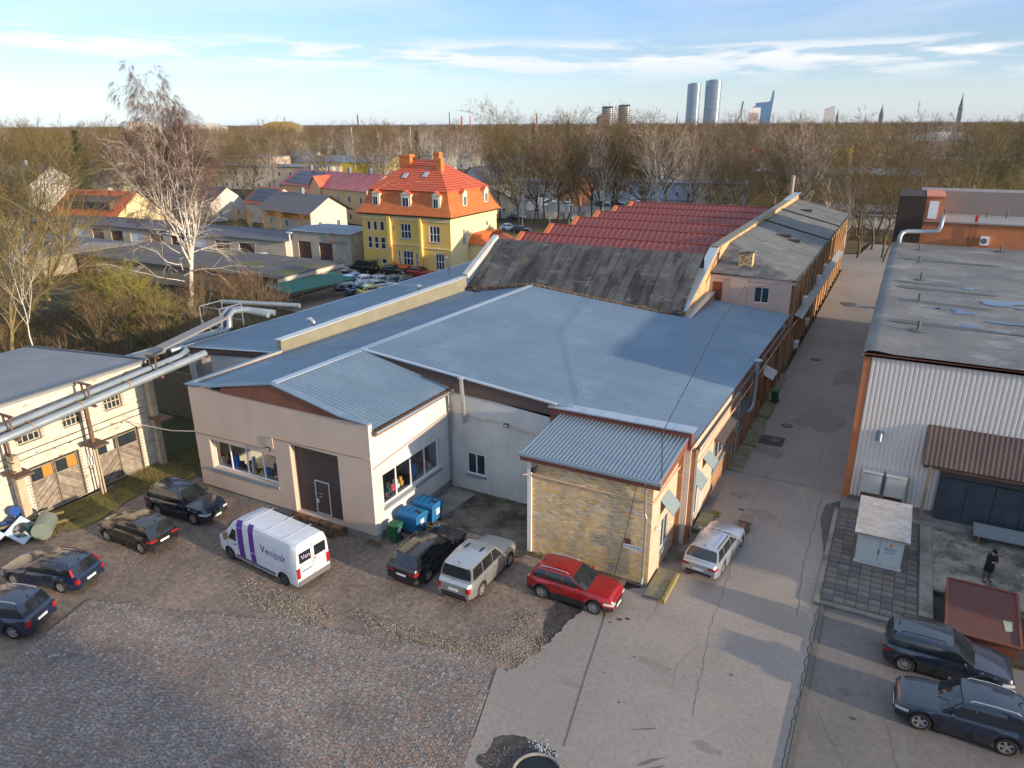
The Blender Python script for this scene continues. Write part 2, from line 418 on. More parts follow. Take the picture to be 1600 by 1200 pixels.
RUST = mat('rust_red', (0.115, 0.042, 0.034), 0.75, col2=(0.10, 0.05, 0.045), scale=1.2, fine=0.2, stains=[(2.5, 0.58, 0.78, (0.19, 0.075, 0.045), 0.5)])
COPPER = mat('peach_conduit', (0.55, 0.35, 0.24), 0.6, fine=0.1)
YBRICK = mat('yellow_brick', (1, 1, 1), 0.9, col2=(0.84, 0.86, 0.9), scale=0.55, fine=0.22, fscale=18, attr=True,
             stains=[(0.45, 0.5, 0.68, (0.58, 0.31, 0.09), 0.5), (0.8, 0.57, 0.7, (0.30, 0.27, 0.25), 0.4)])
MORTAR = mat('mortar', (0.36, 0.29, 0.20), 0.95, fine=0.25)
PEACH = mat('peach_plaster', (0.56, 0.41, 0.31), 0.9, col2=(0.50, 0.35, 0.26), fine=0.08)
SHED_BRICK = mat('white_silicate_brick', (1, 1, 1), 0.9, fine=0.14, attr=True, stains=[(0.6, 0.52, 0.75, (0.42, 0.36, 0.28), 0.5, (1, 1, 0.4))])
SHEDM = mat('pale_mortar', (0.30, 0.27, 0.22), 0.95, fine=0.2)
FELT = mat('roof_felt_grey', (0.12, 0.12, 0.12), 0.85, col2=(0.175, 0.17, 0.16), scale=0.22, fine=0.16, fscale=5, bump=0.3, bscale=8,
           stains=[(0.35, 0.52, 0.66, (0.30, 0.29, 0.28), 0.5), (1.2, 0.58, 0.72, (0.07, 0.07, 0.075), 0.6)])
OLDBRICK = mat('old_brick_alley', (0.40, 0.21, 0.10), 0.9, col2=(0.62, 0.55, 0.5), scale=0.5, brick=(0.26, 0.085, (0.20, 0.16, 0.12), (0.31, 0.15, 0.075)), fine=0.2, fscale=6,
               stains=[(1.2, 0.56, 0.72, (0.52, 0.42, 0.30), 0.55), (0.5, 0.6, 0.75, (0.08, 0.07, 0.055), 0.6)])
ORBRICK = mat('orange_brick', (0.50, 0.17, 0.065), 0.85, brick=(0.26, 0.085, (0.34, 0.16, 0.09), (0.42, 0.13, 0.05)), fine=0.15)

# ------------------------------------------------------------ ground
GROUND = mat('leafy_ground', (0.075, 0.055, 0.032), 1.0, col2=(0.06, 0.065, 0.025), scale=0.035, fine=0.35, fscale=1.5, bump=0.5, bscale=3,
             stains=[(0.06, 0.52, 0.62, (0.13, 0.08, 0.05), 0.7)])
DIRT = mat('yard_dirt', (0.235, 0.18, 0.145), 0.95, col2=(0.165, 0.127, 0.105), scale=0.28, fine=0.38, fscale=3.5, bump=0.8, bscale=9,
           stains=[(0.8, 0.54, 0.7, (0.24, 0.19, 0.14), 0.6), (5.0, 0.6, 0.75, (0.07, 0.055, 0.045), 0.5), (18.0, 0.62, 0.72, (0.36, 0.31, 0.24), 0.6)])
ASPH = mat('worn_asphalt', (0.29, 0.252, 0.222), 0.9, col2=(0.245, 0.213, 0.19), scale=0.16, fine=0.17, fscale=5, bump=0.25, bscale=60,
           stains=[(0.22, 0.54, 0.7, (0.32, 0.265, 0.205), 0.6), (1.1, 0.62, 0.72, (0.19, 0.165, 0.14), 0.5), (0.6, 0.6, 0.72, (0.20, 0.18, 0.16), 0.55, (2.0, 0.15, 1)), (7.0, 0.66, 0.72, (0.14, 0.12, 0.10), 0.5), (0.12, 0.5, 0.62, (0.235, 0.205, 0.18), 0.5)])
ASPHD = mat('alley_asphalt', (0.165, 0.146, 0.135), 0.88, col2=(0.13, 0.117, 0.11), scale=0.2, fine=0.18, fscale=4, bump=0.25, bscale=50,
            stains=[(0.5, 0.56, 0.75, (0.19, 0.175, 0.155), 0.55, (1.6, 0.12, 1)), (0.3, 0.6, 0.72, (0.07, 0.065, 0.06), 0.6)])
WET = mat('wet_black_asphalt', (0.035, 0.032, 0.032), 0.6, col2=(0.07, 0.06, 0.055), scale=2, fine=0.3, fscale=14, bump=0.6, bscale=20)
GRASS = mat('winter_grass', (0.12, 0.11, 0.045), 1.0, col2=(0.20, 0.165, 0.05), scale=1.2, fine=0.35, fscale=9, bump=0.5, bscale=20)
COBBASE = mat('cobble_joint', (0.15, 0.12, 0.10), 1.0, fine=0.3)
COBBLE = mat('cobblestone', (1, 1, 1), 0.75, fine=0.16, attr=True, bump=0.15, bscale=30,
             stains=[(0.4, 0.5, 0.68, (0.22, 0.195, 0.17), 0.3), (0.25, 0.56, 0.7, (0.10, 0.09, 0.08), 0.45), (1.3, 0.6, 0.72, (0.13, 0.11, 0.09), 0.5)])

def sheet(name, pts, z, m, seed=None, jag=0.0, step=0.35):
    """flat sheet with optionally ragged outline"""
    P = []
    rr = random.Random(seed or 1)
    for i, a in enumerate(pts):
        b = pts[(i + 1) % len(pts)]; P.append(a)
        if jag:
            n = int(math.dist(a, b) / step)
            for k in range(1, n): t = k / n; P.append((a[0] + (b[0] - a[0]) * t + rr.uniform(-jag, jag), a[1] + (b[1] - a[1]) * t + rr.uniform(-jag, jag)))
    mb = MB(); mb.poly([(x, y, z) for x, y in P])
    o = mb.build(name, m); return struct(o)
g = MB(); g.quad((-9000, -3000, -0.16), (9000, -3000, -0.16), (9000, 9000, -0.16), (-9000, 9000, -0.16)); struct(g.build('ground', GROUND))
# dirt yard: gently uneven mesh
nx, ny = 150, 110
X, Y = np.meshgrid(np.linspace(-41.1, -7.0, nx), np.linspace(8, 34, ny))
rs = np.random.RandomState(3)
def vnoise(X, Y, s, seed):
    r = np.random.RandomState(seed).rand(80, 80); x, y = (X / s) % 79, (Y / s) % 79; i, j = x.astype(int), y.astype(int); u, v = x - i, y - j
    u, v = u * u * (3 - 2 * u), v * v * (3 - 2 * v); return (r[i, j] * (1 - u) + r[i + 1, j] * u) * (1 - v) + (r[i, j + 1] * (1 - u) + r[i + 1, j + 1] * u) * v
Z = -0.045 + 0.05 * (vnoise(X, Y, 2.2, 1) - 0.5) + 0.035 * (vnoise(X, Y, 0.6, 2) - 0.5)
idx = np.arange(nx * ny).reshape(ny, nx); q = np.stack([idx[:-1, :-1], idx[:-1, 1:], idx[1:, 1:], idx[1:, :-1]], -1).reshape(-1, 4)
cxm = X.reshape(-1)[q].mean(1); cym = Y.reshape(-1)[q].mean(1)
def inpoly(x, y, poly):
    ins = np.zeros(len(x), bool); n = len(poly)
    for i in range(n):
        (x1, y1), (x2, y2) = poly[i], poly[(i + 1) % n]
        c = ((y1 > y) != (y2 > y)) & (x < (x2 - x1) * (y - y1) / (y2 - y1 + 1e-12) + x1); ins ^= c
    return ins
ASPH_EDGE = [(-12.0, 20.9), (-11.5, 20.8), (-11.1, 21.9), (-10.8, 22.9), (-10.6, 24.4), (-10.25, 26.9), (-9.5, 28.0), (-8.6, 28.8)]
struct(npmesh('yard_ground', np.stack([X, Y, Z], -1).reshape(-1, 3), q[(cxm < -9.4) | (cym > 29)], DIRT, smooth=True))
jag = random.Random(5); edge = []
for a, b in zip(ASPH_EDGE, ASPH_EDGE[1:]):
    n = max(1, int(math.dist(a, b) / 0.18)); edge += [(a[0] + (b[0] - a[0]) * k / n + jag.uniform(-0.09, 0.09), a[1] + (b[1] - a[1]) * k / n + jag.uniform(-0.07, 0.07)) for k in range(n)]
mb = MB(); outl = edge + [(-8.2, 28.9), (-7.3, 28.6), (-7.3, 31.0), (-7.35, 34.2), (-7.3, 38), (-7.4, 43.4), (-0.6, 43.4), (-0.9, 42.3), (-1.6, 41.5), (-1.7, 39.7), (-1.12, 36), (-1.1, 31.3), (-0.78, 31.3), (-0.74, 2), (-8.5, 2), (-9.6, 12), (-10.6, 16.1)]
mb.poly([(x, y, 0.004) for x, y in outl]); mb.poly([(x, y, -0.0455) for x, y in reversed(outl)])
n = len(outl)
for i in range(n): a, b = outl[i], outl[(i + 1) % n]; mb.quad((*a, -0.045), (*b, -0.045), (*b, 0.004), (*a, 0.004))
struct(mb.build('asphalt_road', ASPH))
sheet('alley_road', [(-7.4, 43.45), (-0.6, 43.45), (-0.6, 86), (2, 86), (2, 147), (-5, 147), (-6, 134), (-16, 131), (-16, 118.4), (-7.4, 118.4)], 0.0, ASPH)
sheet('parking_asphalt', [(-0.55, 2), (40, 2), (40, 30.2), (7, 30.6), (3.3, 30.6), (3.3, 31.3), (-0.55, 31.4)], 0.0, ASPHD)
sheet('courtyard_concrete', [(-22.1, 28.8), (-14.75, 28.3), (-14.75, 33.4), (-22.1, 33.4)], 0.012, mat('stained_yard_concrete', (0.20, 0.175, 0.145), 0.95, col2=(0.11, 0.095, 0.08), scale=0.7, fine=0.3, fscale=6, bump=0.5,
      stains=[(0.45, 0.45, 0.6, (0.035, 0.033, 0.03), 0.85), (3, 0.6, 0.7, (0.09, 0.11, 0.03), 0.6)]), seed=4, jag=0.12)
sheet('wall_foot_path', [(-22.1, 30.2), (-20.5, 29.9), (-20.3, 33.1), (-22.1, 33.4)], 0.05, CONC, seed=3, jag=0.05)
def blob(name, c, rx, ry, z, m, seed=1, n=40, rough=0.25, kind=None, rot=0.0):
    rr = random.Random(seed); pts = []
    ph = [rr.uniform(0, 6.28) for _ in range(6)]
    for i in range(n):
        a = 2 * PI * i / n; k = 1 + rough * sum(math.sin((j + 2) * a + ph[j]) / (j + 1.5) for j in range(6)) + rr.uniform(-0.08, 0.08) * rough * 3
        x, y = rx * k * math.cos(a), ry * k * math.sin(a); pts.append((c[0] + x * math.cos(rot) - y * math.sin(rot), c[1] + x * math.sin(rot) + y * math.cos(rot), z))
    mb = MB(); mb.poly(pts); o = mb.build(name, m); return struct(o)
blob('moss_ground', (-39.3, 21.6), 1.3, 3.4, 0.0, GRASS, 3, rough=0.3)
blob('moss_ground', (-39.6, 26.2), 1.8, 2.4, 0.002, GRASS, 8, rough=0.3)
sheet('grass_strip', [(-40.9, 27.6), (-35.6, 27.0), (-35.6, 33.4), (-44.5, 33.4), (-49.6, 34.8), (-49.6, 31.6), (-41.3, 27.6)], 0.004, mat('dark_green_grass', (0.055, 0.07, 0.025), 1, col2=(0.075, 0.065, 0.035), fine=0.35, bump=0.5), seed=2, jag=0.1)  # darker, greener grass mix than the moss patches
# dark wet patch, pit and crack
blob('wet_patch', (-8.85, 17.25), 1.45, 1.05, 0.0085, WET, 11, 60, 0.28, rot=0.3)
blob('mud_patch', (-10.9, 24.6), 0.7, 2.2, -0.018, WET, 5, 40, 0.3)
mb = MB(); mb.tube([(-8.2 + 0.86 * math.cos(t * PI / 14), 16.95 + 0.86 * math.sin(t * PI / 14), 0.05) for t in range(29)], 0.06, 6)
pit = thing('manhole_ring', 'round black water-filled concrete pit in the asphalt at the bottom edge', 'pit', (-8.2, 16.95, 0))
mb.build('ring', CONC, pit)
mb = MB(); mb.poly([(-8.2 + 0.84 * math.cos(t * PI / 14), 16.95 + 0.84 * math.sin(t * PI / 14), 0.03) for t in range(28)])
mb.build('water', mat('dark_water', (0.01, 0.013, 0.015), 0.05, fine=0), pit)
rs = np.random.RandomState(9)
c = np.stack([-8.5 + rs.randn(60) * 0.22, 17.98 + rs.randn(60) * 0.1, np.full(60, 0.03)], -1); c[::3, :2] += rs.randn(20, 2) * 0.15
v, f = boxes_np(c.astype(np.float32), (rs.rand(60, 3) * 0.025 + 0.006).astype(np.float32)); stuff(npmesh('litter_paper', v, f, mat('white_scraps', (0.42, 0.46, 0.5), 0.8, fine=0.1)))
def crack(pts, w=0.03, seed=1, z=0.0088):
    w *= 0.5
    rr = random.Random(seed); P = []
    for a, b in zip(pts, pts[1:]):
        n = max(2, int(math.dist(a, b) / 0.25)); P += [(a[0] + (b[0] - a[0]) * k / n + rr.uniform(-0.06, 0.06), a[1] + (b[1] - a[1]) * k / n + rr.uniform(-0.04, 0.04)) for k in range(n)]
    P.append(pts[-1]); mb = MB()
    for a, b in zip(P, P[1:]):
        d = Vector((b[0] - a[0], b[1] - a[1])).normalized(); nx_, ny_ = -d.y * w / 2, d.x * w / 2
        mb.quad((a[0] - nx_, a[1] - ny_, z), (b[0] - nx_, b[1] - ny_, z), (b[0] + nx_, b[1] + ny_, z), (a[0] + nx_, a[1] + ny_, z))
    struct(mb.build('pavement_crack', mat('crack_dark', (0.085, 0.075, 0.065), 1, fine=0.2)))
crack([(-4.9, 50), (-5.3, 42.5), (-5.6, 36.1), (-5.0, 31.7), (-4.87, 27.5), (-4.2, 22)], 0.035, 2)
crack([(-7.5, 28.3), (-7.3, 27.2), (-7.6, 26.6)], 0.03, 3); crack([(-7.3, 27.2), (-5.4, 27.0), (-4.9, 25.7)], 0.018, 4)
crack([(-5.1, 26.0), (-5.5, 24.5), (-5.3, 23)], 0.02, 5); crack([(2.1, 27.0), (2.2, 25.0), (2.6, 23.2), (2.5, 21.5)], 0.03, 6); crack([(-0.1, 24.5), (0.9, 22.5), (1.4, 19.5)], 0.02, 7)
crack([(-2.9, 60), (-2.6, 48), (-2.4, 40)], 0.02, 8); crack([(-1.9, 44), (-1.9, 34), (-1.6, 30)], 0.05, 9)
# dark cable lying across the asphalt
mb = MB(); mb.tube([(-7.9, 18.5, 0.013), (-8.3, 20.6, 0.013), (-8.7, 22.8, 0.013), (-9.15, 25.4, 0.013), (-9.3, 26.2, 0.013)], 0.008, 5)
tag(mb.build('ground_cable', mat('black_rubber', (0.02, 0.02, 0.02), 0.6, fine=0.1)), 'thin black cable lying straight across the asphalt from the red car to the pit', 'cable')
sheet('wall_foot_path', [(-8.5, 28.3), (-7.2, 28.3), (-7.2, 66), (-8.5, 66)], -0.004, CONC)
sheet('verge_dirt', [(-2.3, 28), (-0.8, 28), (-0.8, 46), (-2.3, 46)], -0.02, mat('verge_dark', (0.13, 0.115, 0.10), 0.95, col2=(0.085, 0.08, 0.075), scale=1.5, fine=0.3, bump=0.4))
rr = random.Random(14); PATCH = mat('asphalt_patch_dark', (0.20, 0.175, 0.155), 0.9, col2=(0.235, 0.205, 0.18), scale=1.5, fine=0.2, fscale=20, bump=0.3, bscale=40)
for i, (x, y, a, b_) in enumerate(((-6.3, 24.0, 0.7, 0.3), (-3.4, 20.8, 0.45, 0.25), (-4.6, 38.6, 0.9, 0.5), (-6.2, 40.4, 0.5, 0.5), (-5.9, 47.6, 1.0, 0.9), (-3.4, 55, 1.4, 3.0), (-2.6, 66, 1.0, 2.0), (2.5, 21.5, 0.8, 0.5), (-9.0, 21.5, 0.5, 0.2))): blob('asphalt_patch', (x, y), a, b_, 0.0065 + 0.0002 * i, PATCH, 40 + i, 40, 0.3)
SK_ = mat('tyre_smear', (0.14, 0.12, 0.105), 0.9, fine=0.35, fscale=30)
for i, (x, y, a, b_, r_) in enumerate(((-5.0, 19.3, 0.5, 0.06, 0.75), (-4.9, 19.0, 0.45, 0.05, 0.75), (-5.6, 20.6, 0.4, 0.04, 0.5), (-2.0, 20.2, 0.25, 0.05, 2.2), (-3.0, 17.9, 0.2, 0.05, 1.2))): blob('tyre_mark', (x, y), a, b_, 0.0095, SK_, 70 + i, 26, 0.5, rot=r_)
for i, (x, y, r_) in enumerate(((-8.6, 26.1, 0.12), (-8.3, 26.3, 0.10), (-8.9, 25.7, 0.06), (-7.2, 24.1, 0.05), (-8.0, 22.6, 0.04), (-6.9, 21.4, 0.05), (-3.4, 24.9, 0.07), (1.1, 24.7, 0.1), (-5.8, 38.6, 0.16))): blob('oil_spot', (x, y), r_, r_ * 0.8, 0.0098, WET, 90 + i, 14, 0.2)
# cobblestones: rows slanting a little, 300 largest as single stones, the rest joined
COB = [(-31.2, 15.9), (-26.5, 17.4), (-22.0, 19.0), (-17.1, 20.15), (-14.6, 20.8), (-12.2, 20.95), (-11.6, 19.4), (-10.65, 16.3), (-9.4, 12.0), (-9.2, 9.0), (-29.0, 5.5), (-29.9, 11.3)]
cp = struct(MB().poly([(x, y, -0.012) for x, y in COB]).build('cobble_paving', COBBASE))
OFF[cp.name] = Vector((0, 0, 0))
rs = np.random.RandomState(21); dr = np.array([-0.25, 0.968]); ac = np.array([0.968, 0.25]); cw, cl = 0.11, 0.175
cs = []
for i in range(-10, 340):
    off = rs.rand() * cl
    for j in range(-20, 165):
        t = j * cl + off + rs.randn() * 0.012; p = np.array([-35.0, 4.0]) + ac * (i * cw + rs.randn() * 0.006 + 0.03 * math.sin(t * 0.7 + i * 0.02)) + dr * t
        cs.append(p)
cs = np.array(cs); keep = inpoly(cs[:, 0], cs[:, 1], COB); cs = cs[keep]
# leave out stones well below the frame
keep = (cs[:, 1] > 8.2 + (cs[:, 0] + 25) * 0.42) ; cs = cs[keep]
pal = np.array([(0.17, 0.155, 0.15), (0.20, 0.175, 0.16), (0.155, 0.15, 0.155), (0.225, 0.165, 0.14), (0.185, 0.15, 0.14), (0.215, 0.205, 0.195), (0.14, 0.125, 0.125), (0.20, 0.155, 0.13)])
reg = vnoise(cs[:, 0], cs[:, 1], 1.6, 5); patch = vnoise(cs[:, 0], cs[:, 1], 0.9, 15)
n = len(cs); tint = pal[rs.randint(0, 8, n)] * (0.92 + 0.34 * rs.rand(n))[:, None] * (0.82 + 0.4 * reg)[:, None] * np.array([1.05, 1.0, 0.95])
pale = rs.rand(n) < 0.035 + 0.06 * (patch > 0.72) * (cs[:, 0] < -18); tint[pale] = np.array([0.29, 0.27, 0.26]) * (0.8 + 0.35 * rs.rand(pale.sum()))[:, None]
def stone_verts(c, w, l, h, tilt):
    """bevel-topped stones"""
    m = len(c); base = np.array([(-1, -1), (1, -1), (1, 1), (-1, 1)]); out = []
    for zz, k in ((-0.03, 1.0), (0.0, 0.96), (1.0, 0.92)):
        b = base[None] * np.stack([w, l], -1)[:, None, :] * k
        xy = c[:, None, :] + b[..., :1] * ac + b[..., 1:] * dr
        zc = np.where(zz == 1.0, h, 0.0)[:, None] if zz == 1.0 else np.zeros((m, 1)) + zz
        zc = zc + (zz == 1.0) * (base[None, :, 0] * tilt[:, :1] + base[None, :, 1] * tilt[:, 1:])
        out.append(np.concatenate([xy, np.broadcast_to(zc[..., None] if zc.ndim == 2 and zc.shape[1] == 4 else np.repeat(zc, 4, 1)[..., None], (m, 4, 1))], -1))
    return np.concatenate(out, 1)
q = np.array([(8, 9, 10, 11), (4, 5, 9, 8), (5, 6, 10, 9), (6, 7, 11, 10), (7, 4, 8, 11)])
w = np.full(n, cw / 2 - 0.005) * (0.94 + 0.1 * rs.rand(n)); l = np.full(n, cl / 2 - 0.006) * (0.9 + 0.12 * rs.rand(n)); h = 0.004 + 0.006 * rs.rand(n) + 0.008 * (reg - 0.5)
V = stone_verts(cs, w, l, h, rs.randn(n, 2) * 0.0008)
near = np.argsort((cs[:, 0]) ** 2 + (cs[:, 1]) ** 2); vis = [i for i in near if cs[i, 1] > 9.0 + (cs[i, 0] + 24) * 0.53][:300]; mask = np.ones(n, bool); mask[vis] = False
F = (np.arange(mask.sum()) * 12)[:, None, None] + q[None]
stuff(npmesh('cobblestone_field', V[mask].reshape(-1, 3), F.reshape(-1, 4), COBBLE, cp, tint=np.repeat(tint[mask], 5, 0)))
vars_ = []
for k in range(10):
    i = vis[k * 17]; vv = V[i] - np.array([cs[i, 0], cs[i, 1], 0]); o = npmesh('cobblestone', vv, q, COBBLE, cp, tint=np.repeat(tint[i][None], 5, 0)); vars_.append(o.data)
    bpy.data.objects.remove(o)
for k, i in enumerate(vis):
    o = bpy.data.objects.new('cobblestone', vars_[k % 10]); COL.objects.link(o); o.parent = cp; o.location = (cs[i, 0], cs[i, 1], 0)
# gravel
def gravel(name, pts, z=-0.01, seed=1, s=0.035, m=None):
    rs = np.random.RandomState(seed); cs = []
    for (x, y, rx, ry, n) in pts: cs.append(np.stack([x + rs.randn(n) * rx, y + rs.randn(n) * ry, z + rs.rand(n) * 0.015], -1))
    cs = np.concatenate(cs); h = (rs.rand(len(cs), 3) * 0.7 + 0.5) * s / 2; v, f = boxes_np(cs.astype(np.float32), h.astype(np.float32))
    v = v.reshape(-1, 8, 3); v += rs.randn(*v.shape) * s * 0.12; t = (0.10 + 0.30 * rs.rand(len(cs)))[:, None] * np.array([1.1, 0.92, 0.72])
    stuff(npmesh(name, v.reshape(-1, 3), f, m or mat('gravel_stone', (1, 1, 1), 0.9, attr=True, fine=0.1), tint=np.repeat(t, 5, 0)))
gravel('gravel', [(-11.9, 22.5, 0.55, 0.45, 2600), (-12.6, 21.9, 0.7, 0.3, 900), (-21.7, 20.0, 0.7, 0.35, 1500), (-16.5, 20.9, 1.2, 0.22, 1200), (-23.5, 19.8, 0.8, 0.3, 500), (-12.4, 24.2, 0.25, 0.25, 200), (-15, 21.2, 1.0, 0.2, 500), (-25.5, 20.5, 0.3, 0.2, 90)])
gravel('pebbles', [(-24, 23, 6, 2.5, 1500), (-15, 24, 3, 2.0, 900), (-9.4, 17, 0.9, 0.5, 500), (-19, 33.0, 2.3, 0.25, 500), (-33, 20, 4, 2.5, 900)], seed=2, s=0.022, z=0.0)
# tufts of weeds along wall feet and on moss: short blades
def tufts(name, spots, seed=1, m=None, hgt=0.12):
    rs = np.random.RandomState(seed); P = []
    for (x, y, rx, ry, n, z) in spots: P.append(np.stack([x + (rs.rand(n) * 2 - 1) * rx, y + (rs.rand(n) * 2 - 1) * ry, np.full(n, z)], -1))
    P = np.concatenate(P); n = len(P); a = rs.rand(n) * 6.28; hh = hgt * (0.4 + rs.rand(n)); lean = rs.randn(n, 2) * hh[:, None] * 0.5
    d = np.stack([np.cos(a), np.sin(a), np.zeros(n)], -1) * 0.012
    tip = P + np.concatenate([lean, hh[:, None]], 1); v = np.stack([P - d, P + d, tip], 1).reshape(-1, 3)
    t = np.array([(0.13, 0.12, 0.03), (0.25, 0.20, 0.05), (0.09, 0.085, 0.03), (0.27, 0.19, 0.09)])[rs.randint(0, 4, n)]
    stuff(npmesh(name, v, np.arange(n * 3).reshape(-1, 3), m or mat('grass_blades', (1, 1, 1), 0.9, attr=True, fine=0), tint=t))
tufts('grass_tufts', [(-39.6, 21.5, 1.2, 3.8, 5000, -0.03), (-39.5, 26, 1.7, 2.2, 5000, -0.02), (-38.5, 30.5, 2.9, 2.8, 9000, 0), (-40.6, 18.6, 0.5, 1.5, 900, -0.03), (-36.2, 25.4, 0.9, 0.5, 300, -0.03),
                      (-12.2, 28.95, 2.6, 0.14, 900, 0), (-22.3, 26.0, 0.5, 0.2, 250, 0), (-19, 33.1, 3.0, 0.2, 500, 0.02), (-21.9, 30.5, 0.15, 2.5, 250, 0.03), (-38.9, 18.5, 0.8, 0.8, 700, -0.03)], 3)

# ------------------------------------------------------------ main warehouse with cream workshop front
WH = thing('warehouse', 'long low warehouse with pale blue ribbed roof, cream front wall and brown gate', 'warehouse', (-22, 40, 0))
def rz(x, y): return 7.95 - 0.097 * (x + 28.5) - 0.022 * (y - 30)          # right slope
Wf = Wall((-35.4, 26.1), (1, 0), (0, -1))
op1 = [(1.15, 6.45, 1.72, 3.58), (7.6, 11.0, 0.45, 4.6)]
mb = MB(); facade(mb, Wf, 13.2, 0.42, [(0, 6.75), (13.2, 6.75)], op1, depth=0.42)
mb.quad((-35.4, 26.1, 0.42), (-35.4, 33.6, 0.42), (-35.4, 33.6, 6.8), (-35.4, 26.1, 6.75))
mb.quad((-35.4, 26.1, 6.75), (-22.2, 26.1, 6.75), (-22.2, 26.4, 6.75), (-35.4, 26.4, 6.75))
mb.build('front_wall', CREAM, WH)
mb = MB()
for i in range(11):
    if 7.6 < (i + 0.5) * 1.2 < 11: continue
    mb.box(-35.3 + i * 1.2 + 0.01, -35.3 + (i + 1) * 1.2 - 0.02, 26.2, 26.5, -0.05, 0.43)
for i in range(6): mb.box(-22.6, -22.3, 26.2 + i * 1.2, 26.2 + (i + 1) * 1.2 - 0.02, -0.05, 0.4)
b0 = MB()
for i, (a) in enumerate(range(11)):
    if 7.6 < (a + 0.5) * 1.2 < 11: continue
    p = MB(); p.box(-35.3 + a * 1.2 + 0.01, -35.3 + (a + 1) * 1.2 - 0.02, 26.2, 26.5, -0.05, 0.43); p.build('plinth_block', GREYB, WH)
for i in range(6): p = MB(); p.box(-22.6, -22.28, 26.5 + i * 1.17 + 0.02, 26.5 + (i + 1) * 1.17, -0.05, 0.43); p.build('plinth_block', GREYB, WH)
# side wall (white) of the front block
Ws = Wall((-22.2, 26.1), (0, 1), (1, 0))
mb = MB(); facade(mb, Ws, 7.4, 0.42, [(0, 6.75), (0.3, 6.75), (0.301, 6.3), (7.4, 6.3)], [(0.85, 6.25, 1.72, 3.62)], depth=0.3); mb.build('side_wall', WHITEW, WH)
Wi = Wall((-22.2, 33.5), (1, 0), (0, -1))
mb = MB(); facade(mb, Wi, 14.4, 0.0, [(0, 6.3), (6.6, 5.75), (14.4, 5.5)], [(1.15, 2.4, 1.12, 2.5)], depth=0.18); mb.build('inner_wall', WHITEW, WH)
window(WH, Wf, 1.15, 6.45, 1.72, 3.58, 4, 1, 0.34, gm=clearglass('shop_glass'), sill='deep', fw=0.075)
window(WH, Ws, 0.85, 6.25, 1.72, 3.62, 4, 1, 0.24, gm=clearglass('shop_glass'), sill='deep', fw=0.075)
window(WH, Wi, 1.15, 2.4, 1.12, 2.5, 2, 1, 0.12, sill='deep', fw=0.07)
# interior seen through the shop windows: floor, walls, boxes
mb = MB(); mb.box(-35.0, -22.6, 26.6, 33.2, 0.4, 0.5); mb.box(-35.1, -35.0, 26.6, 33.2, 0.5, 5.6); mb.box(-35.0, -22.6, 32.9, 33.2, 0.5, 5.6); mb.build('workshop_floor', mat('shop_floor', (0.42, 0.39, 0.34), 0.8, fine=0.1), WH)
rr = random.Random(12); shopcol = [(0.5, 0.05, 0.05), (0.03, 0.15, 0.55), (0.45, 0.25, 0.06), (0.05, 0.09, 0.06), (0.5, 0.4, 0.1), (0.6, 0.6, 0.58), (0.12, 0.08, 0.06), (0.02, 0.02, 0.03)]
q = MB(); q.box(-34.9, -28.3, 26.62, 27.3, 1.5, 1.6); q.box(-23.3, -22.65, 26.9, 32.6, 1.5, 1.6); q.build('work_bench', MATS['shop_floor'], WH)
for i in range(34):
    f_ = i < 20; s = rr.uniform(0.10, 0.26); x = -34.5 + i * 0.3 if f_ else rr.uniform(-23.1, -22.85); y = rr.uniform(26.8, 27.0) if f_ else 27.2 + (i - 20) * 0.38; c = shopcol[(i * 5) % 8]; hgt = rr.uniform(0.25, 1.0)
    p = MB(); p.box(x - s, x + s, y - 0.14, y + 0.14, 1.605, 1.6 + hgt * 0.6); p.box(x - s * 0.6, x + s * 0.5, y - 0.1, y + 0.12, 1.605 + hgt * 0.6, 1.6 + hgt)
    tag(p.build('stored_crate', mat('crate_%d' % ((i * 5) % 8), c, 0.7, fine=0.1), bevel=0.02), ('jumbled goods on the bench behind the long front window' if f_ else 'goods on the bench behind the side window above the waste containers'), 'box', 'goods behind the front window' if f_ else 'goods behind the side window')
# brown sectional gate with wicket door, brick step
mb = MB(); gy = 26.5
for i in range(8): p = MB(); p.box(-27.8, -24.4, gy, gy + 0.06, 0.47 + i * 0.515 + 0.012, 0.47 + (i + 1) * 0.515 - 0.004); gp = p.build('gate_panel', mat('brown_gate', (0.085, 0.062, 0.055), 0.6, fine=0.12, stretch=None), WH)
p = MB()
for (a, b, c, d) in ((-26.6, -26.54, 0.5, 2.55), (-25.62, -25.56, 0.5, 2.55), (-26.54, -25.62, 2.49, 2.55), (-26.54, -25.62, 0.5, 0.55)): p.box(a, b, gy - 0.03, gy - 0.003, c, d)
p.box(-26.35, -26.1, gy - 0.03, gy - 0.003, 1.75, 1.77); p.box(-26.35, -26.1, gy - 0.03, gy - 0.003, 1.55, 1.57); p.box(-26.52, -26.4, gy - 0.05, gy - 0.003, 1.15, 1.4)
wd = p.build('wicket_door', mat('white_trim', (0.6, 0.6, 0.6), 0.5, fine=0.05), WH)
p = MB(); p.box(-27.9, -24.3, 25.75, 26.5, 0, 0.42); p.box(-27.0, -24.6, 25.35, 25.74, 0, 0.24); p.build('step', mat('step_brick', (0.30, 0.16, 0.09), 0.9, col2=(0.15, 0.11, 0.085), scale=1.5, fine=0.3, brick=(0.25, 0.08, (0.1, 0.08, 0.06), (0.24, 0.12, 0.07)), bump=0.3), WH)
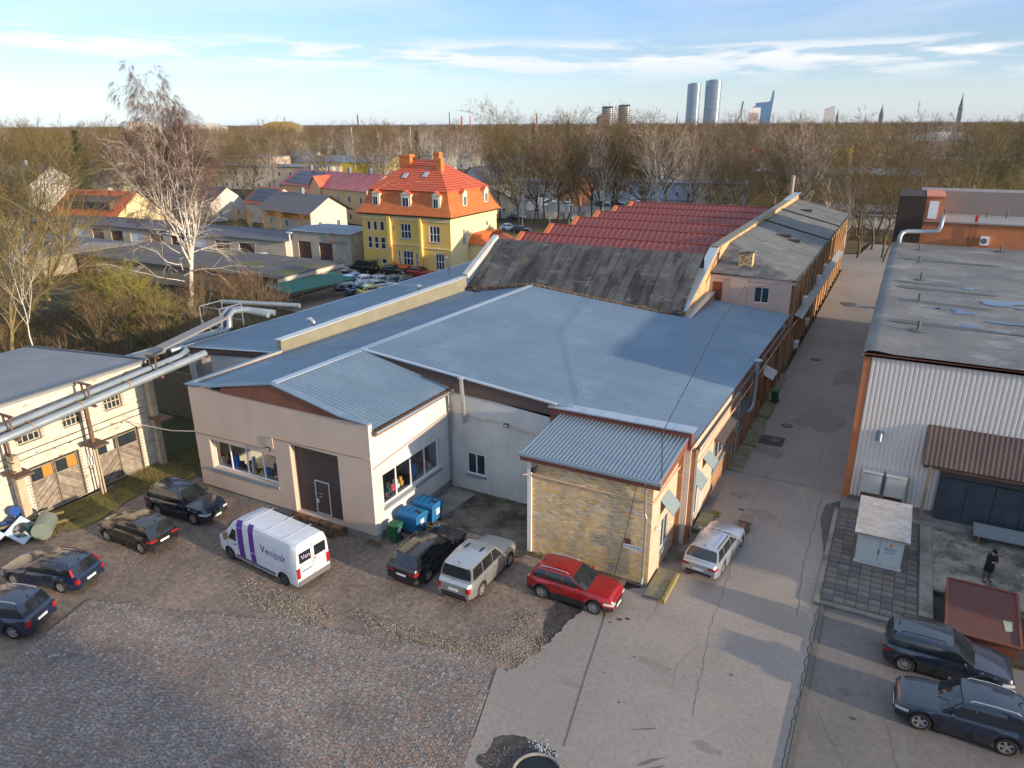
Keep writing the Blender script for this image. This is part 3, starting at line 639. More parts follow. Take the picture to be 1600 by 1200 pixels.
# gable infill, parapets and cappings
mb = MB(); mb.poly([(-32.6, 26.06, 6.77), (-24.0, 26.06, 6.77), (-24.0, 26.06, 6.95), (-25.2, 26.06, 7.2), (-28.5, 26.06, 7.9), (-32.6, 26.06, 7.02)]); mb.poly([(-32.6, 26.12, 6.77), (-32.6, 26.12, 7.02), (-28.5, 26.12, 7.9), (-25.2, 26.12, 7.2), (-24.0, 26.12, 6.95), (-24.0, 26.12, 6.77)])
mb.build('gable_board', FASCIA, WH)
mb = MB()
for a, b in (((-35.5, 26.17, 6.84), (-33.3, 26.17, 7.02)), ((-33.3, 26.17, 7.03), (-28.5, 26.17, 7.97)), ((-28.5, 26.17, 7.97), (-25.2, 26.17, 7.27)), ((-25.2, 26.17, 7.27), (-23.9, 26.17, 6.97)), ((-23.9, 26.17, 6.97), (-22.15, 26.17, 6.85))):
    mb.beam(a, b, 0.42, 0.07)
mb.beam((-35.45, 26.1, 6.83), (-35.45, 33.7, 6.83), 0.25, 0.06)
mb.build('parapet_cap', BLUEROOF, WH)
# roofs
mb = MB(); corrugated(mb, (-33.7, 26.3, 6.93), (0, 31.2, -0.66), (5.2, 0, 1.0), 0.3, 0.05); mb.quad((-35.4, 26.3, 6.68), (-33.6, 26.3, 6.68), (-33.6, 33.6, 6.6), (-35.4, 33.6, 6.6)); mb.quad((-33.68, 26.3, 6.68), (-33.68, 57, 6.1), (-33.68, 57, 6.3), (-33.68, 26.3, 6.95)); mb.quad((-35.5, 33.6, 6.6), (-33.6, 33.6, 6.6), (-33.6, 57.3, 6.25), (-35.5, 57.3, 6.25)); mb.build('left_roof_slope', BLUEROOF, WH)
mb = MB(); corrugated(mb, (-28.5, 26.3, 7.93), (0, 7.35, -0.05), (6.45, 0, -1.45), 0.27, 0.055); mb.build('front_roof_slope', BLUEROOF, WH)
mb = MB(); corrugated(mb, (-28.5, 33.45, rz(-28.5, 33.45)), (0, 23.9, rz(0, 57.35) - rz(0, 33.45)), (20.85, 0, -0.097 * 20.85), 0.3, 0.05)
corrugated(mb, (-14.8, 57.35, rz(-14.8, 57.35)), (0, 8.05, -0.022 * 8.05), (7.15, 0, -0.097 * 7.15), 0.3, 0.05)
mb.build('main_roof_slope', BLUEROOF, WH)
mb = MB(); mb.beam((-28.5, 26.2, 8.0), (-28.5, 57.4, 7.40), 0.42, 0.06); mb.build('ridge_cap', RIDGE, WH)
mb = MB(); mb.beam((-28.4, 33.42, rz(-28.4, 33.4) + 0.05), (-15.2, 33.42, rz(-15.2, 33.4) + 0.05), 0.22, 0.08); mb.build('verge_cap', RIDGE, WH)
mb = MB(); mb.poly([(-28.0, 33.44, 7.75), (-22.2, 33.44, 6.42), (-22.2, 33.44, 6.2), (-15.0, 33.44, 5.9), (-15.0, 33.44, rz(-15, 33.4) - 0.0), (-28.0, 33.44, rz(-28, 33.4) - 0.0)]); mb.build('verge_board', BROWN, WH)
mb = MB(); mb.prism([(-15.5, 5.5), (-7.75, 5.5), (-7.75, 6.45), (-15.5, 6.45)], 'y', 33.3, 33.75); mb.build('parapet', mat('maroon_parapet', (0.17, 0.06, 0.045), 0.7, fine=0.15), WH)
for i in range(8): p = MB(); p.box(-15.6 + i * 0.99, -15.6 + (i + 1) * 0.99 - 0.015, 33.2, 34.0, 6.455 + 0.006 * (i % 2), 6.53 + 0.006 * (i % 2)); p.build('parapet_panel', RIDGE, WH)
# eaves of the front block (right side)
mb = MB(); mb.box(-22.15, -21.95, 26.35, 33.6, 6.1, 6.36); mb.build('eaves_board', mat('warm_wood', (0.28, 0.13, 0.06), 0.7, fine=0.15), WH)
mb = MB(); mb.tube([(-21.85, 26.3, 6.33), (-21.85, 33.45, 6.30)], 0.075, 8); mb.build('gutter', GALV, WH)
mb = MB(); mb.tube([(-21.85, 33.3, 6.3), (-22.0, 33.38, 5.9), (-22.08, 33.38, 3.0), (-22.08, 33.38, 0.15)], 0.06, 8); mb.build('downpipe', GALV, WH)
mb = MB(); mb.tube([(-21.0, 33.25, 4.5), (-21.0, 33.2, 5.6), (-21.0, 33.0, 7.3)], 0.12, 10); mb.lathe((-21.0, 33.0, 7.3), [(0.2, 0), (0.2, 0.06), (0.1, 0.14)], 10); mb.build('flue', GALV, WH, smooth=False)
# peach conduits round the block
mb = MB()
mb.tube([(-35.35, 26.04, 3.9), (-29.1, 26.04, 4.05), (-28.95, 26.02, 4.1), (-28.95, 26.02, 4.8), (-22.25, 26.04, 4.95)], 0.03, 6)
mb.tube([(-22.14, 26.2, 4.3), (-22.14, 33.35, 4.9), (-21.9, 33.44, 5.0), (-19.6, 33.44, 4.75), (-19.6, 33.44, 4.95), (-14.8, 33.44, 4.3)], 0.025, 6); mb.tube([(-22.3, 33.42, 5.4), (-21.4, 33.42, 5.3)], 0.025, 6)
mb.build('conduit', COPPER, WH)
def floodlight(x, y, z, nx_, ny_, label, parentw=None):
    t = thing('floodlight', label, 'lamp', (x, y, z)); p = MB(); p.box(x - 0.14, x + 0.14, y - 0.14, y - 0.06, z - 0.1, z + 0.1); p.build('housing', DARK, t)
    p = MB(); p.box(x - 0.11, x + 0.11, y - 0.152, y - 0.142, z - 0.07, z + 0.07); p.build('lens', mat('lamp_glass', (0.45, 0.47, 0.5), 0.2, fine=0), t)
    p = MB(); p.box(x - 0.02, x + 0.02, y - 0.06, y, z - 0.05, z + 0.12); p.build('bracket', DARK, t)
floodlight(-18.3, 33.48, 4.78, 0, -1, 'small square floodlight on the white inner wall above the courtyard')
floodlight(-29.35, 26.08, 4.0, 0, -1, 'small dark lamp on the cream front wall beside the long window')
# alley-side wall of the warehouse
Wa = Wall((-7.8, 33.5), (0, 1), (1, 0))
opa = [(5.6, 9.9, 1.75, 3.35), (10.4, 14.2, 1.5, 3.3), (15.2, 16.5, 0.3, 2.9), (20.0, 21.4, 0.1, 2.9), (24.6, 26.0, 0.1, 2.7)]
mb = MB(); facade(mb, Wa, 31.9, 0, [(0, 5.75), (31.9, 5.0)], opa, depth=0.25); mb.build('alley_wall', OLDBRICK, WH)
mb = MB(); Wa.box(mb, 0.0, 10.3, 3.5, 5.5, 0.004, 0.03); Wa.box(mb, 0, 5.5, 0.4, 3.5, 0.004, 0.03); mb.build('plaster_band', PEACH, WH)
window(WH, Wa, 5.6, 9.9, 1.75, 3.35, 4, 1, 0.2, sill='deep'); window(WH, Wa, 10.4, 14.2, 1.5, 3.3, 3, 1, 0.2, sill='deep')
for (a, b, c, d) in opa[2:]: p = MB(); Wa.box(p, a + 0.05, b - 0.05, c, d, -0.2, -0.14); p.build('door', mat('dark_green_door', (0.02, 0.05, 0.035), 0.6, fine=0.1), WH)
for u in (0.15, 10.0, 14.6, 17.3, 19.4, 22.4, 23.6, 27.0, 29.2, 31.4): p = MB(); Wa.box(p, u, u + 0.5, 0, 5.35 - 0.02 * u, 0.003, 0.22); p.build('pilaster', OLDBRICK, WH)
mb = MB(); mb.tube([(-7.42, 33.4, 5.66), (-7.42, 65.4, 4.95)], 0.09, 8); mb.build('gutter', mat('dark_gutter', (0.05, 0.045, 0.05), 0.5, fine=0.1), WH)
mb = MB(); mb.tube([(-7.5, 33.8, 4.6), (-7.5, 65.3, 4.05)], 0.035, 6); mb.build('conduit', COPPER, WH)
for y in (33.7, 44.2, 60.4): p = MB(); p.tube([(-7.42, y, 5.5), (-7.5, y, 5.1), (-7.5, y, 4.2), (-7.5, y, 0.2)], 0.055, 8); p.build('downpipe', GALV, WH)
# small canopies (blue-grey sheets) over doors and windows
def canopy(y0, y1, z, drop, out_, m, parent=WH, x=-7.78):
    p = MB(); p.poly([(x, y0, z), (x + out_, y0, z - drop), (x + out_, y1, z - drop), (x, y1, z)]); p.poly([(x, y0, z - 0.03), (x, y1, z - 0.03), (x + out_, y1, z - drop - 0.03), (x + out_, y0, z - drop - 0.03)])
    p.box(x + out_ - 0.02, x + out_ + 0.01, y0, y1, z - drop - 0.06, z - drop + 0.005); return p.build('door_canopy', m, parent)
CAN = mat('grey_blue_awning', (0.24, 0.31, 0.32), 0.5, fine=0.1, metal=0.2)
canopy(33.9, 35.3, 3.7, 0.55, 0.6, CAN); canopy(36.4, 37.7, 3.8, 0.55, 0.6, CAN); canopy(39.0, 43.5, 3.9, 0.25, 0.5, mat('dark_awning', (0.07, 0.06, 0.06), 0.6, fine=0.1)); canopy(43.8, 47.8, 3.7, 0.35, 0.5, MATS['dark_awning']); canopy(53.3, 55.6, 3.5, 0.4, 0.9, mat('pale_awning', (0.35, 0.34, 0.36), 0.5))
window(WH, Wall((-7.76, 33.5), (0, 1), (1, 0)), 0.9, 1.9, 1.0, 2.9, 2, 1, -0.0, sill='deep'); 
p = MB(); p.box(-7.79, -7.74, 36.0, 37.0, 0.5, 2.7); p.build('door', mat('grey_white_door', (0.45, 0.42, 0.40), 0.6), WH)
# tall duct bent over the eaves
mb = MB(); mb.tube([(-7.45, 46.5, 2.9), (-7.25, 47.0, 2.9), (-7.2, 47.6, 3.2), (-7.2, 47.8, 4.2), (-7.2, 47.8, 6.1)], 0.14, 10); mb.lathe((-7.2, 47.8, 6.1), [(0.3, 0), (0.3, 0.07), (0.1, 0.16)], 10); mb.build('duct', PIPEC, WH)
# door steps and kerb apron on alley
for (x0, x1, y0, y1, h) in ((-7.7, -6.9, 34.9, 36.9, 0.28), (-8.2, -7.25, 28.2, 30.6, 0.16), (-7.7, -6.8, 43.4, 47.6, 0.10), (-7.7, -6.75, 47.7, 51.5, 0.16), (-7.7, -6.8, 53.2, 55.9, 0.28), (-7.7, -6.9, 51.6, 53.1, 0.12), (-7.7, -7.05, 56, 64, 0.1)):
    p = MB(); p.box(x0, x1, y0, y1, 0, h); struct(p.build('kerb_step', mat('mossy_step', (0.24, 0.22, 0.17), 0.95, col2=(0.16, 0.15, 0.08), scale=1.2, fine=0.25, bump=0.3, stains=[(0.9, 0.55, 0.7, (0.18, 0.19, 0.04), 0.6)]), bevel=0.03))
tufts('moss_tufts', [(-7.35, 28.9, 0.08, 0.9, 700, 0.1), (-7.0, 37.4, 0.25, 0.35, 400, 0.0), (-7.2, 34.6, 0.2, 0.3, 100, 0)], 8, mat('yellow_moss', (0.33, 0.27, 0.03), 0.95, fine=0.3), 0.1)
p = MB(); p.box(-7.3, -7.14, 28.1, 30.5, 0, 0.24); struct(p.build('kerb', mat('mossy_kerb', (0.22, 0.19, 0.12), 0.95, col2=(0.28, 0.23, 0.03), scale=3, fine=0.3), bevel=0.02))

# ------------------------------------------------------------ brick annex
AN = thing('brick_annex', 'small yellow brick annex with ribbed blue lean-to roof and wall name plate', 'annex', (-11.5, 31, 0))
Wn = Wall((-14.65, 29.1), (1, 0), (0, -1)); Wr = Wall((-8.3, 29.1), (0, 1), (1, 0))
mb = MB(); facade(mb, Wn, 6.35, 0, 5.75); mb.build('front_wall', MORTAR, AN)
YP = [(0.74, 0.49, 0.21), (0.68, 0.49, 0.26), (0.62, 0.47, 0.29), (0.73, 0.55, 0.32), (0.62, 0.52, 0.39), (0.69, 0.44, 0.17)]
brickskin(AN, Wn, 6.35, 0.1, 5.6, [], YBRICK, 0.255, 0.088, 0.013, YP, 4, wild=0.18)
opr = [(1.75, 3.0, 0.95, 2.65)]
mb = MB(); facade(mb, Wr, 4.2, 0, 5.75, opr, depth=0.14); mb.build('side_wall', PEACH, AN)
brickskin(AN, Wr, 4.2, 0.1, 2.6, [(0, 1.3, 0, 9), (1.7, 3.05, 0.9, 3)], mat('pinkish_brick', (1, 1, 1), 0.9, attr=True, fine=0.15, stains=[(1.0, 0.5, 0.7, (0.55, 0.38, 0.26), 0.7)]), 0.255, 0.088, 0.016, [(0.52, 0.33, 0.24), (0.48, 0.28, 0.18), (0.56, 0.39, 0.3)], 6)
window(AN, Wr, 1.75, 3.0, 0.95, 2.65, 2, 1, 0.1, sill='deep')
mb = MB(); facade(mb, Wall((-14.65, 33.45), (0, -1), (-1, 0)), 4.35, 0, 5.75); mb.build('left_wall', WHITEW, AN)
p = MB(); p.box(-14.72, -14.5, 29.0, 29.1, 0.1, 5.5); p.build('corner_trim', mat('white_corner', (0.66, 0.64, 0.60), 0.8, fine=0.1), AN)
mb = MB(); mb.box(-8.35, -8.05, 33.3, 34.0, 0, 5.6); mb.build('pilaster', OLDBRICK, AN)
mb = MB(); corrugated(mb, (-15.0, 28.75, 5.72), (7.1, 0, 0.0), (0, 5.2, 0.45), 0.205, 0.07); mb.build('ribbed_roof', mat('annex_roof', (0.27, 0.33, 0.38), 0.35, fine=0.05, metal=0.5), AN)
mb = MB(); mb.box(-15.0, -7.9, 28.76, 28.82, 5.35, 5.70); mb.poly([(-7.92, 28.8, 5.36), (-7.92, 34.1, 5.6), (-7.92, 34.1, 6.16), (-7.92, 28.8, 5.72)]); mb.poly([(-7.97, 28.8, 5.36), (-7.97, 28.8, 5.72), (-7.97, 34.1, 6.16), (-7.97, 34.1, 5.6)])
mb.box(-14.98, -7.98, 28.83, 29.1, 5.35, 5.37); mb.build('eaves_board', FASCIA, AN)
mb = MB(); mb.box(-15.05, -7.85, 28.66, 28.78, 5.62, 5.76); mb.build('gutter', mat('blue_gutter', (0.28, 0.36, 0.42), 0.4, metal=0.4), AN)
mb = MB(); mb.tube([(-8.6, 28.72, 5.62), (-8.6, 28.95, 5.2), (-8.6, 29.0, 3.9), (-8.52, 28.98, 3.7), (-8.52, 28.98, 0.5), (-8.5, 28.8, 0.2)], 0.055, 8); mb.build('downpipe', GALV, AN)
mb = MB(); mb.tube([(-14.9, 28.9, 4.5), (-14.6, 29.02, 4.55), (-8.3, 29.02, 4.5), (-8.2, 29.1, 4.5), (-8.2, 33.5, 4.55)], 0.035, 6); mb.build('conduit', mat('peach_pipe2', (0.62, 0.42, 0.28), 0.6), AN)
canopy(30.45, 31.8, 3.95, 0.65, 0.62, CAN, AN, -8.28)
t = thing('floodlight', 'dark floodlight with round lamp at the top left of the yellow brick wall', 'lamp', (-14.2, 29.0, 5.0)); p = MB(); p.lathe((-14.25, 28.8, 4.86), [(0.05, 0.22), (0.15, 0.16), (0.17, 0.0)], 12); p.build('lamp_head', DARK, t); p = MB(); p.beam((-14.2, 29.05, 5.1), (-14.2, 28.8, 5.05), 0.04); p.build('arm', DARK, t)
t = thing('security_camera', 'white security camera on the corner of the brick annex', 'camera', (-8.25, 29.9, 2.9)); p = MB(); p.beam((-8.29, 29.9, 2.9), (-8.1, 29.9, 2.88), 0.05); p.beam((-8.1, 29.95, 2.85), (-8.05, 29.6, 2.78), 0.1); p.build('housing', WFRAME, t)
# wall plate with writing
def text_mesh(name, s, size, m, parent, loc, rot, extrude=0.004, align='LEFT'):
    c = bpy.data.curves.new(name, 'FONT'); c.body = s; c.size = size; c.extrude = extrude; c.align_x = align; c.resolution_u = 2
    o = bpy.data.objects.new('tmp_text', c); COL.objects.link(o); dg = bpy.context.evaluated_depsgraph_get(); me = bpy.data.meshes.new_from_object(o.evaluated_get(dg))
    bpy.data.objects.remove(o); me.name = name; me.materials.clear(); me.materials.append(m); q = bpy.data.objects.new(name, me); COL.objects.link(q)
    if parent: q.parent = parent; off = OFF.get(parent.name, Vector((0, 0, 0))); loc = (loc[0] - off.x, loc[1] - off.y, loc[2] - off.z)
    q.location = loc; q.rotation_euler = rot; return q
t = thing('street_sign', 'narrow white name plate with dark lettering on the yellow brick wall', 'sign', (-9.0, 29.0, 2.0)); p = MB(); p.box(-9.55, -8.62, 28.96, 28.99, 1.86, 2.08); p.build('plate', WFRAME, t)
p = MB(); p.box(-9.5, -9.2, 28.955, 28.99, 2.1, 2.36); p.box(-9.56, -9.55, 28.955, 28.99, 1.86, 2.08); p.build('number_plate', mat('dark_red', (0.12, 0.04, 0.04), 0.6), t)
text_mesh('lettering', 'KATRĪNAS', 0.17, mat('sign_ink', (0.08, 0.03, 0.04), 0.6), t, (-9.5, 28.958, 1.92), (PI / 2, 0, 0))
# ------------------------------------------------------------ pale wall and lean-to behind the warehouse
PARAP = mat('olive_cream_wall', (0.23, 0.215, 0.155), 0.9, col2=(0.19, 0.18, 0.13), scale=0.8, fine=0.1, stains=[(0.8, 0.55, 0.72, (0.26, 0.24, 0.17), 0.5, (1.5, 1.5, 0.3))])
LT = thing('lean_to_hall', 'low hall with wide blue-grey roof and long cream parapet wall behind the warehouse', 'hall', (-40, 50, 0))
p = MB(); p.box(-35.75, -35.42, 33.6, 57.2, 6.2, 7.45); p.build('parapet_wall', PARAP, LT)
rr = random.Random(3); y = 33.55
while y < 57.0:
    L_ = rr.uniform(1.6, 2.4); p = MB(); zz = 7.455 + rr.uniform(0, 0.02); p.box(-35.9 , -35.28, y, min(y + L_ - 0.02, 57.3), zz, zz + 0.06); p.build('coping_sheet', mat('zinc_coping', (0.50, 0.53, 0.54), 0.45, fine=0.15, metal=0.3), LT); y += L_
p = MB(); p.beam((-35.6, 57.3, 7.5), (-35.6, 63.3, 10.35), 0.5, 0.5); p.build('raking_parapet', mat('zinc_parapet', (0.42, 0.45, 0.45), 0.5, col2=(0.35, 0.36, 0.33), fine=0.2), LT)
p = MB(); corrugated(p, (-45.0, 33.5, 5.78), (0, 44, -0.4), (9.4, 0, 0.85), 0.2, 0.025); p.build('roof', BLUEROOF, LT)
p = MB(); W = Wall((-45, 33.6), (1, 0), (0, -1)); facade(p, W, 9.6, 0, [(0, 5.5), (9.6, 6.4)]); p.quad((-44.95, 33.6, 0), (-44.95, 77, 0), (-44.95, 77, 5.4), (-44.95, 33.6, 5.6)); p.build('wall', WHITEW, LT)
p = MB(); p.poly([(-45.05, 33.5, 5.28), (-35.8, 33.5, 6.12), (-35.8, 33.5, 6.6), (-45.05, 33.5, 5.76)]); p.build('fascia', BROWN, LT)
p = MB(); p.beam((-45.1, 33.45, 5.78), (-35.8, 33.45, 6.62), 0.16, 0.05); p.beam((-45.08, 33.4, 5.8), (-45.08, 77, 5.4), 0.16, 0.05); p.build('edge_flashing', RIDGE, LT)
def vent(x, y, z, kind, label):
    t = thing('roof_vent', label, 'vent', (x, y, z)); p = MB()
    if kind == 'goose': p.tube([(x, y, z - 0.2), (x, y, z + 0.6), (x - 0.06, y - 0.02, z + 0.9), (x - 0.28, y - 0.06, z + 1.08), (x - 0.5, y - 0.1, z + 1.02)], 0.16, 12)
    elif kind == 'tall': p.tube([(x, y, z - 0.2), (x, y, z + 1.3), (x - 0.05, y, z + 1.75), (x - 0.3, y, z + 1.85)], 0.14, 12)
    else: p.lathe((x, y, z - 0.2), [(0.13, 0), (0.13, 0.95), (0.24, 0.98), (0.26, 1.12), (0.1, 1.25)], 12)
    p.build('pipe', GALV, t, smooth=False)
    p = MB(); p.box(x - 0.25, x + 0.25, y - 0.25, y + 0.25, z - 0.14, z - 0.02); p.build('base', RIDGE, t)
vent(-36.9, 38.4, 6.55, 'goose', 'silver gooseneck pipe on the blue lean-to roof near the cream parapet')
vent(-37.4, 52.3, 6.45, 'cap', 'short capped white vent pipe on the lean-to roof beside the parapet wall')
vent(-41.5, 63.5, 5.95, 'tall', 'grey bent vent pipe at the far edge of the lean-to roof')

# ------------------------------------------------------------ saw-tooth hall: black felt tooth and red tile teeth
SH = thing('sawtooth_hall', 'factory hall with one black felt roof slope and rows of dark red tiled saw-tooth roofs', 'hall', (-25, 80, 0))
BLACKF = mat('black_felt_roof', (0.055, 0.053, 0.05), 0.8, col2=(0.10, 0.096, 0.09), scale=0.35, fine=0.2, fscale=5, bump=0.3, bscale=10,
             stains=[(1.0, 0.46, 0.62, (0.018, 0.018, 0.018), 0.75, (0.9, 0.22, 0.22)), (1.4, 0.55, 0.68, (0.19, 0.18, 0.165), 0.55, (0.5, 1, 1)), (0.5, 0.6, 0.7, (0.12, 0.115, 0.06), 0.5)])
p = MB(); N = 40; x0, x1 = -35.4, -14.95; PR = [(57.0, 6.55), (58.2, 7.15), (60.2, 8.45), (62.4, 9.85), (63.2, 10.2)]
for i in range(20):
    a, b = x0 + (x1 - x0) * i / 20, x0 + (x1 - x0) * (i + 1) / 20; ob = 0.035 * (i % 2); q = MB(); dz = 0.32 * max(0, (b + a) / 2 + 24) / 9
    for (ya, za), (yb, zb) in zip(PR, PR[1:]):
        za2, zb2 = za - (dz if ya < 58 else 0), zb
        q.quad((a, ya, za2 + ob), (b + 0.05, ya, za2 + ob), (b + 0.05, yb, zb2 + ob), (a, yb, zb2 + ob))
        q.quad((a, ya, za2 + ob - 0.06), (a, yb, zb2 + ob - 0.06), (a, yb, zb2 + ob), (a, ya, za2 + ob))
    q.build('felt_strip', BLACKF, SH)
p = MB(); p.quad((x0, 63.2, 10.15), (x1, 63.2, 10.15), (x1, 63.9, 7.2), (x0, 63.9, 7.2)); p.box(x0, x1, 57.06, 57.3, 5.2, 6.35); p.build('north_light', mat('window_band', (0.05, 0.06, 0.07), 0.3), SH)
rs = np.random.RandomState(5); cs = np.stack([-34.5 + 18.6 * rs.rand(700), 56.85 + 0.16 * rs.rand(700), np.zeros(700)], -1); cs[:, 2] = 7.95 - 0.097 * (cs[:, 0] + 28.5) * (cs[:, 0] > -28.5) + 0.145 * (cs[:, 0] + 28.5) * (cs[:, 0] < -28.5) - 0.59 + rs.rand(700) * 0.12
v, f = boxes_np(cs.astype(np.float32), (rs.rand(700, 3) * 0.09 + 0.03).astype(np.float32)); o = stuff(npmesh('rubble', v, f, mat('rubble_brown', (0.20, 0.13, 0.08), 0.95, fine=0.3), SH))
RT = mat('red_roof_tile', (0.165, 0.03, 0.03), 0.42, col2=(0.23, 0.055, 0.045), scale=0.3, fine=0.14, fscale=4, spec=0.5)
RTO = mat('orange_verge_tile', (0.55, 0.15, 0.05), 0.6, fine=0.15)
# one tile panel column shared by copies
def panel_mesh(name, w, L, m):
    q = MB(); n = 5
    for k in range(n):
        a, b = L * k / n, L * (k + 1) / n; q.add([(0.02, a, 0.0), (w - 0.02, a, 0.0), (w - 0.02, b, 0.05), (0.02, b, 0.05)], [(0, 1, 2, 3)])
        q.add([(0.02, b, 0.0), (w - 0.02, b, 0.0), (w - 0.02, b, 0.05), (0.02, b, 0.05)], [(3, 2, 1, 0)])
    q.box(w - 0.035, w + 0.035, 0, L, -0.02, 0.11); me = bpy.data.meshes.new(name); me.from_pydata(q.v, [], q.f); me.materials.append(m); return me
teeth = [66.9, 74.1, 81.4, 88.3, 94.8, 101.2]
RSEAM = mat('red_seam', (0.30, 0.10, 0.08), 0.5, fine=0.1)
for i, yt in enumerate(teeth):
    # slope rises from front valley (yt-2.0, z 7.9) to crest (yt+3.4, 10.2)
    ya, za, yb, zb = yt - 3.1, 7.6, yt + 1.6, 10.1
    Ls = math.hypot(yb - ya, zb - za); me = panel_mesh('roof_panel', 0.62, Ls, RT); ang = math.atan2(zb - za, yb - ya)
    xl = -35.2
    for k in range(33):
        o = bpy.data.objects.new('roof_panel', me); COL.objects.link(o); o.parent = SH; o.location = (xl + k * 0.62 - OFF[SH.name].x, ya - OFF[SH.name].y, za); o.rotation_euler = (ang, 0, 0)
    q = MB(); q.beam((-35.35, ya, za + 0.05), (-35.35, yb, zb + 0.1), 0.55, 0.14); q.build('verge', RTO, SH)
    q = MB(); q.tube([(-35.4, yb, zb + 0.07), (-14.9, yb, zb + 0.07)], 0.09, 6); q.build('crest', mat('red_ridge', (0.22, 0.05, 0.04), 0.55), SH)
    q = MB(); q.quad((-35.5, yb + 0.02, zb), (-14.9, yb + 0.02, zb), (-14.9, yb + 0.9, 7.6), (-35.5, yb + 0.9, 7.6)); q.build('north_light', MATS['window_band'], SH)
    q = MB(); q.poly([(-35.6, ya, 6.5), (-35.6, ya, za), (-35.6, yb, zb), (-35.6, yb + 0.9, 7.6), (-35.6, yb + 2.4, 7.6), (-35.6, yb + 2.4, 6.5)]); q.box(-35.9, -35.62, yb - 0.5, yb + 1.1, 7.0, zb - 0.4); q.build('gable', WHITEW, SH)
q = MB(); q.box(-35.55, -15, 63.9, 107, 0, 6.5); q.box(-35.5, -15, 63.9, 107, 6.5, 7.3); q.build('body', WHITEW, SH)

# ------------------------------------------------------------ long brick building with pink end
LB = thing('long_brick_building', 'long two-storey ochre brick building with pink plastered end and grey felt roof along the alley', 'building', (-11, 90, 0))
SBRICK = mat('spine_yellow_brick', (0.66, 0.44, 0.22), 0.9, col2=(0.8, 0.7, 0.6), brick=(0.26, 0.09, (0.34, 0.27, 0.19), (0.52, 0.33, 0.15)), fine=0.2)
PINK = mat('pink_plaster', (0.52, 0.39, 0.33), 0.9, col2=(0.47, 0.35, 0.29), fine=0.07)
# stepped spine wall with raking parapet
q = MB(); prof = [(57.6, 5.0), (57.6, 6.3), (66.6, 10.0), (68.2, 10.3), (118, 10.6), (118, 5)]
q.prism(prof, 'x', -15.1, -14.75); q.build('spine_wall', SBRICK, LB)
q = MB(); q.beam((-15.0, 57.4, 6.45), (-15.0, 66.8, 10.2), 0.75, 0.12); q.build('raking_coping', RIDGE, LB)
q = MB(); q.beam((-15.0, 67.0, 10.3), (-15.0, 108, 10.65), 0.85, 0.1); q.build('spine_coping', mat('olive_felt', (0.19, 0.18, 0.14), 0.85, fine=0.15), LB)
q = MB(); q.beam((-15.0, 108, 10.68), (-15.0, 118.4, 10.9), 1.0, 0.1); q.build('spine_coping', RIDGE, LB)
q = MB(); q.prism([(57.3, 5.1), (57.3, 5.95), (65.2, 6.5), (65.2, 5.0)], 'x', -14.74, -14.2); q.build('low_coping_wall', mat('salmon_brick', (0.45, 0.22, 0.13), 0.9, brick=(0.26, 0.09, (0.3, 0.2, 0.15), (0.38, 0.17, 0.1)), fine=0.2), LB)
q = MB(); q.beam((-14.45, 57.2, 6.02), (-14.45, 65.3, 6.57), 0.62, 0.06); q.build('low_coping', RIDGE, LB)
rs = np.random.RandomState(2)
for k in range(7): q = MB(); x, y, z = -15.0 + rs.uniform(-0.3, 0.4), 57.2 + rs.uniform(-0.25, 0.3), 6.0 + k * 0.08; q.box(x - 0.14, x + 0.14, y - 0.08, y + 0.08, z, z + 0.09); q.build('brick', mat('loose_brick', (0.30, 0.14, 0.08), 0.9, fine=0.3), LB)
We = Wall((-14.7, 65.4), (1, 0), (0, -1)); ope = [(3.85, 5.1, 5.95, 7.32)]
q = MB(); facade(q, We, 6.9, 5.0, 8.15, ope, depth=0.16); q.build('end_wall', PINK, LB)
window(LB, We, 3.85, 5.1, 5.95, 7.32, 2, 1, 0.12)
for (a, b, c, d) in ((0.0, 0.12, 5.3, 8.1), (1.75, 3.2, 5.3, 8.1), (0.13, 1.74, 7.85, 8.1), (3.21, 5.9, 7.8, 8.1), (5.91, 6.9, 5.0, 8.1)): q = MB(); We.box(q, a, b, c, d, 0.003, 0.07); q.build('wall_relief', PINK, LB)
q = MB(); We.box(q, 0.22, 1.05, 5.75, 7.5, 0.003, 0.05); q.build('door', mat('brown_door', (0.16, 0.055, 0.025), 0.6, fine=0.15), LB)
Wl = Wall((-7.8, 65.4), (0, 1), (1, 0)); Lw = 52.6
ops = []
for k in range(17):
    u = 1.6 + k * 3.05; ops += [(u, u + 0.95, 5.0, 7.0), (u + 1.25, u + 1.9, 5.0, 7.0)]
    ops.append((u + 0.2, u + 1.6, 1.4, 3.4) if k % 4 != 2 else (u + 0.3, u + 1.5, 0.1, 2.7))
q = MB(); facade(q, Wl, Lw, 0, [(0, 8.1), (Lw, 7.9)], ops, depth=0.22); q.quad((-7.8, 118, 0), (-15, 118, 0), (-15, 118, 8), (-7.8, 118, 8)); q.build('alley_wall', mat('ochre_brick_wall', (0.46, 0.27, 0.12), 0.9, col2=(0.75, 0.7, 0.66), brick=(0.26, 0.085, (0.26, 0.19, 0.12), (0.36, 0.19, 0.085)), fine=0.2, fscale=5, stains=[(0.8, 0.56, 0.7, (0.55, 0.42, 0.26), 0.5)]), LB)
for (a, b, c, d) in ops:
    if d - c > 2.3: q = MB(); Wl.box(q, a, b, c, d, -0.2, -0.14); q.build('door', MATS['dark_green_door'], LB)
    else: window(LB, Wl, a, b, c, d, 1 if b - a < 1 else 2, 2, 0.16, panes=False)
for k in range(18): u = 0.6 + k * 3.05; q = MB(); Wl.box(q, u, u + 0.55, 0, 7.7, 0.003, 0.15); q.build('pilaster', MATS['ochre_brick_wall'], LB)
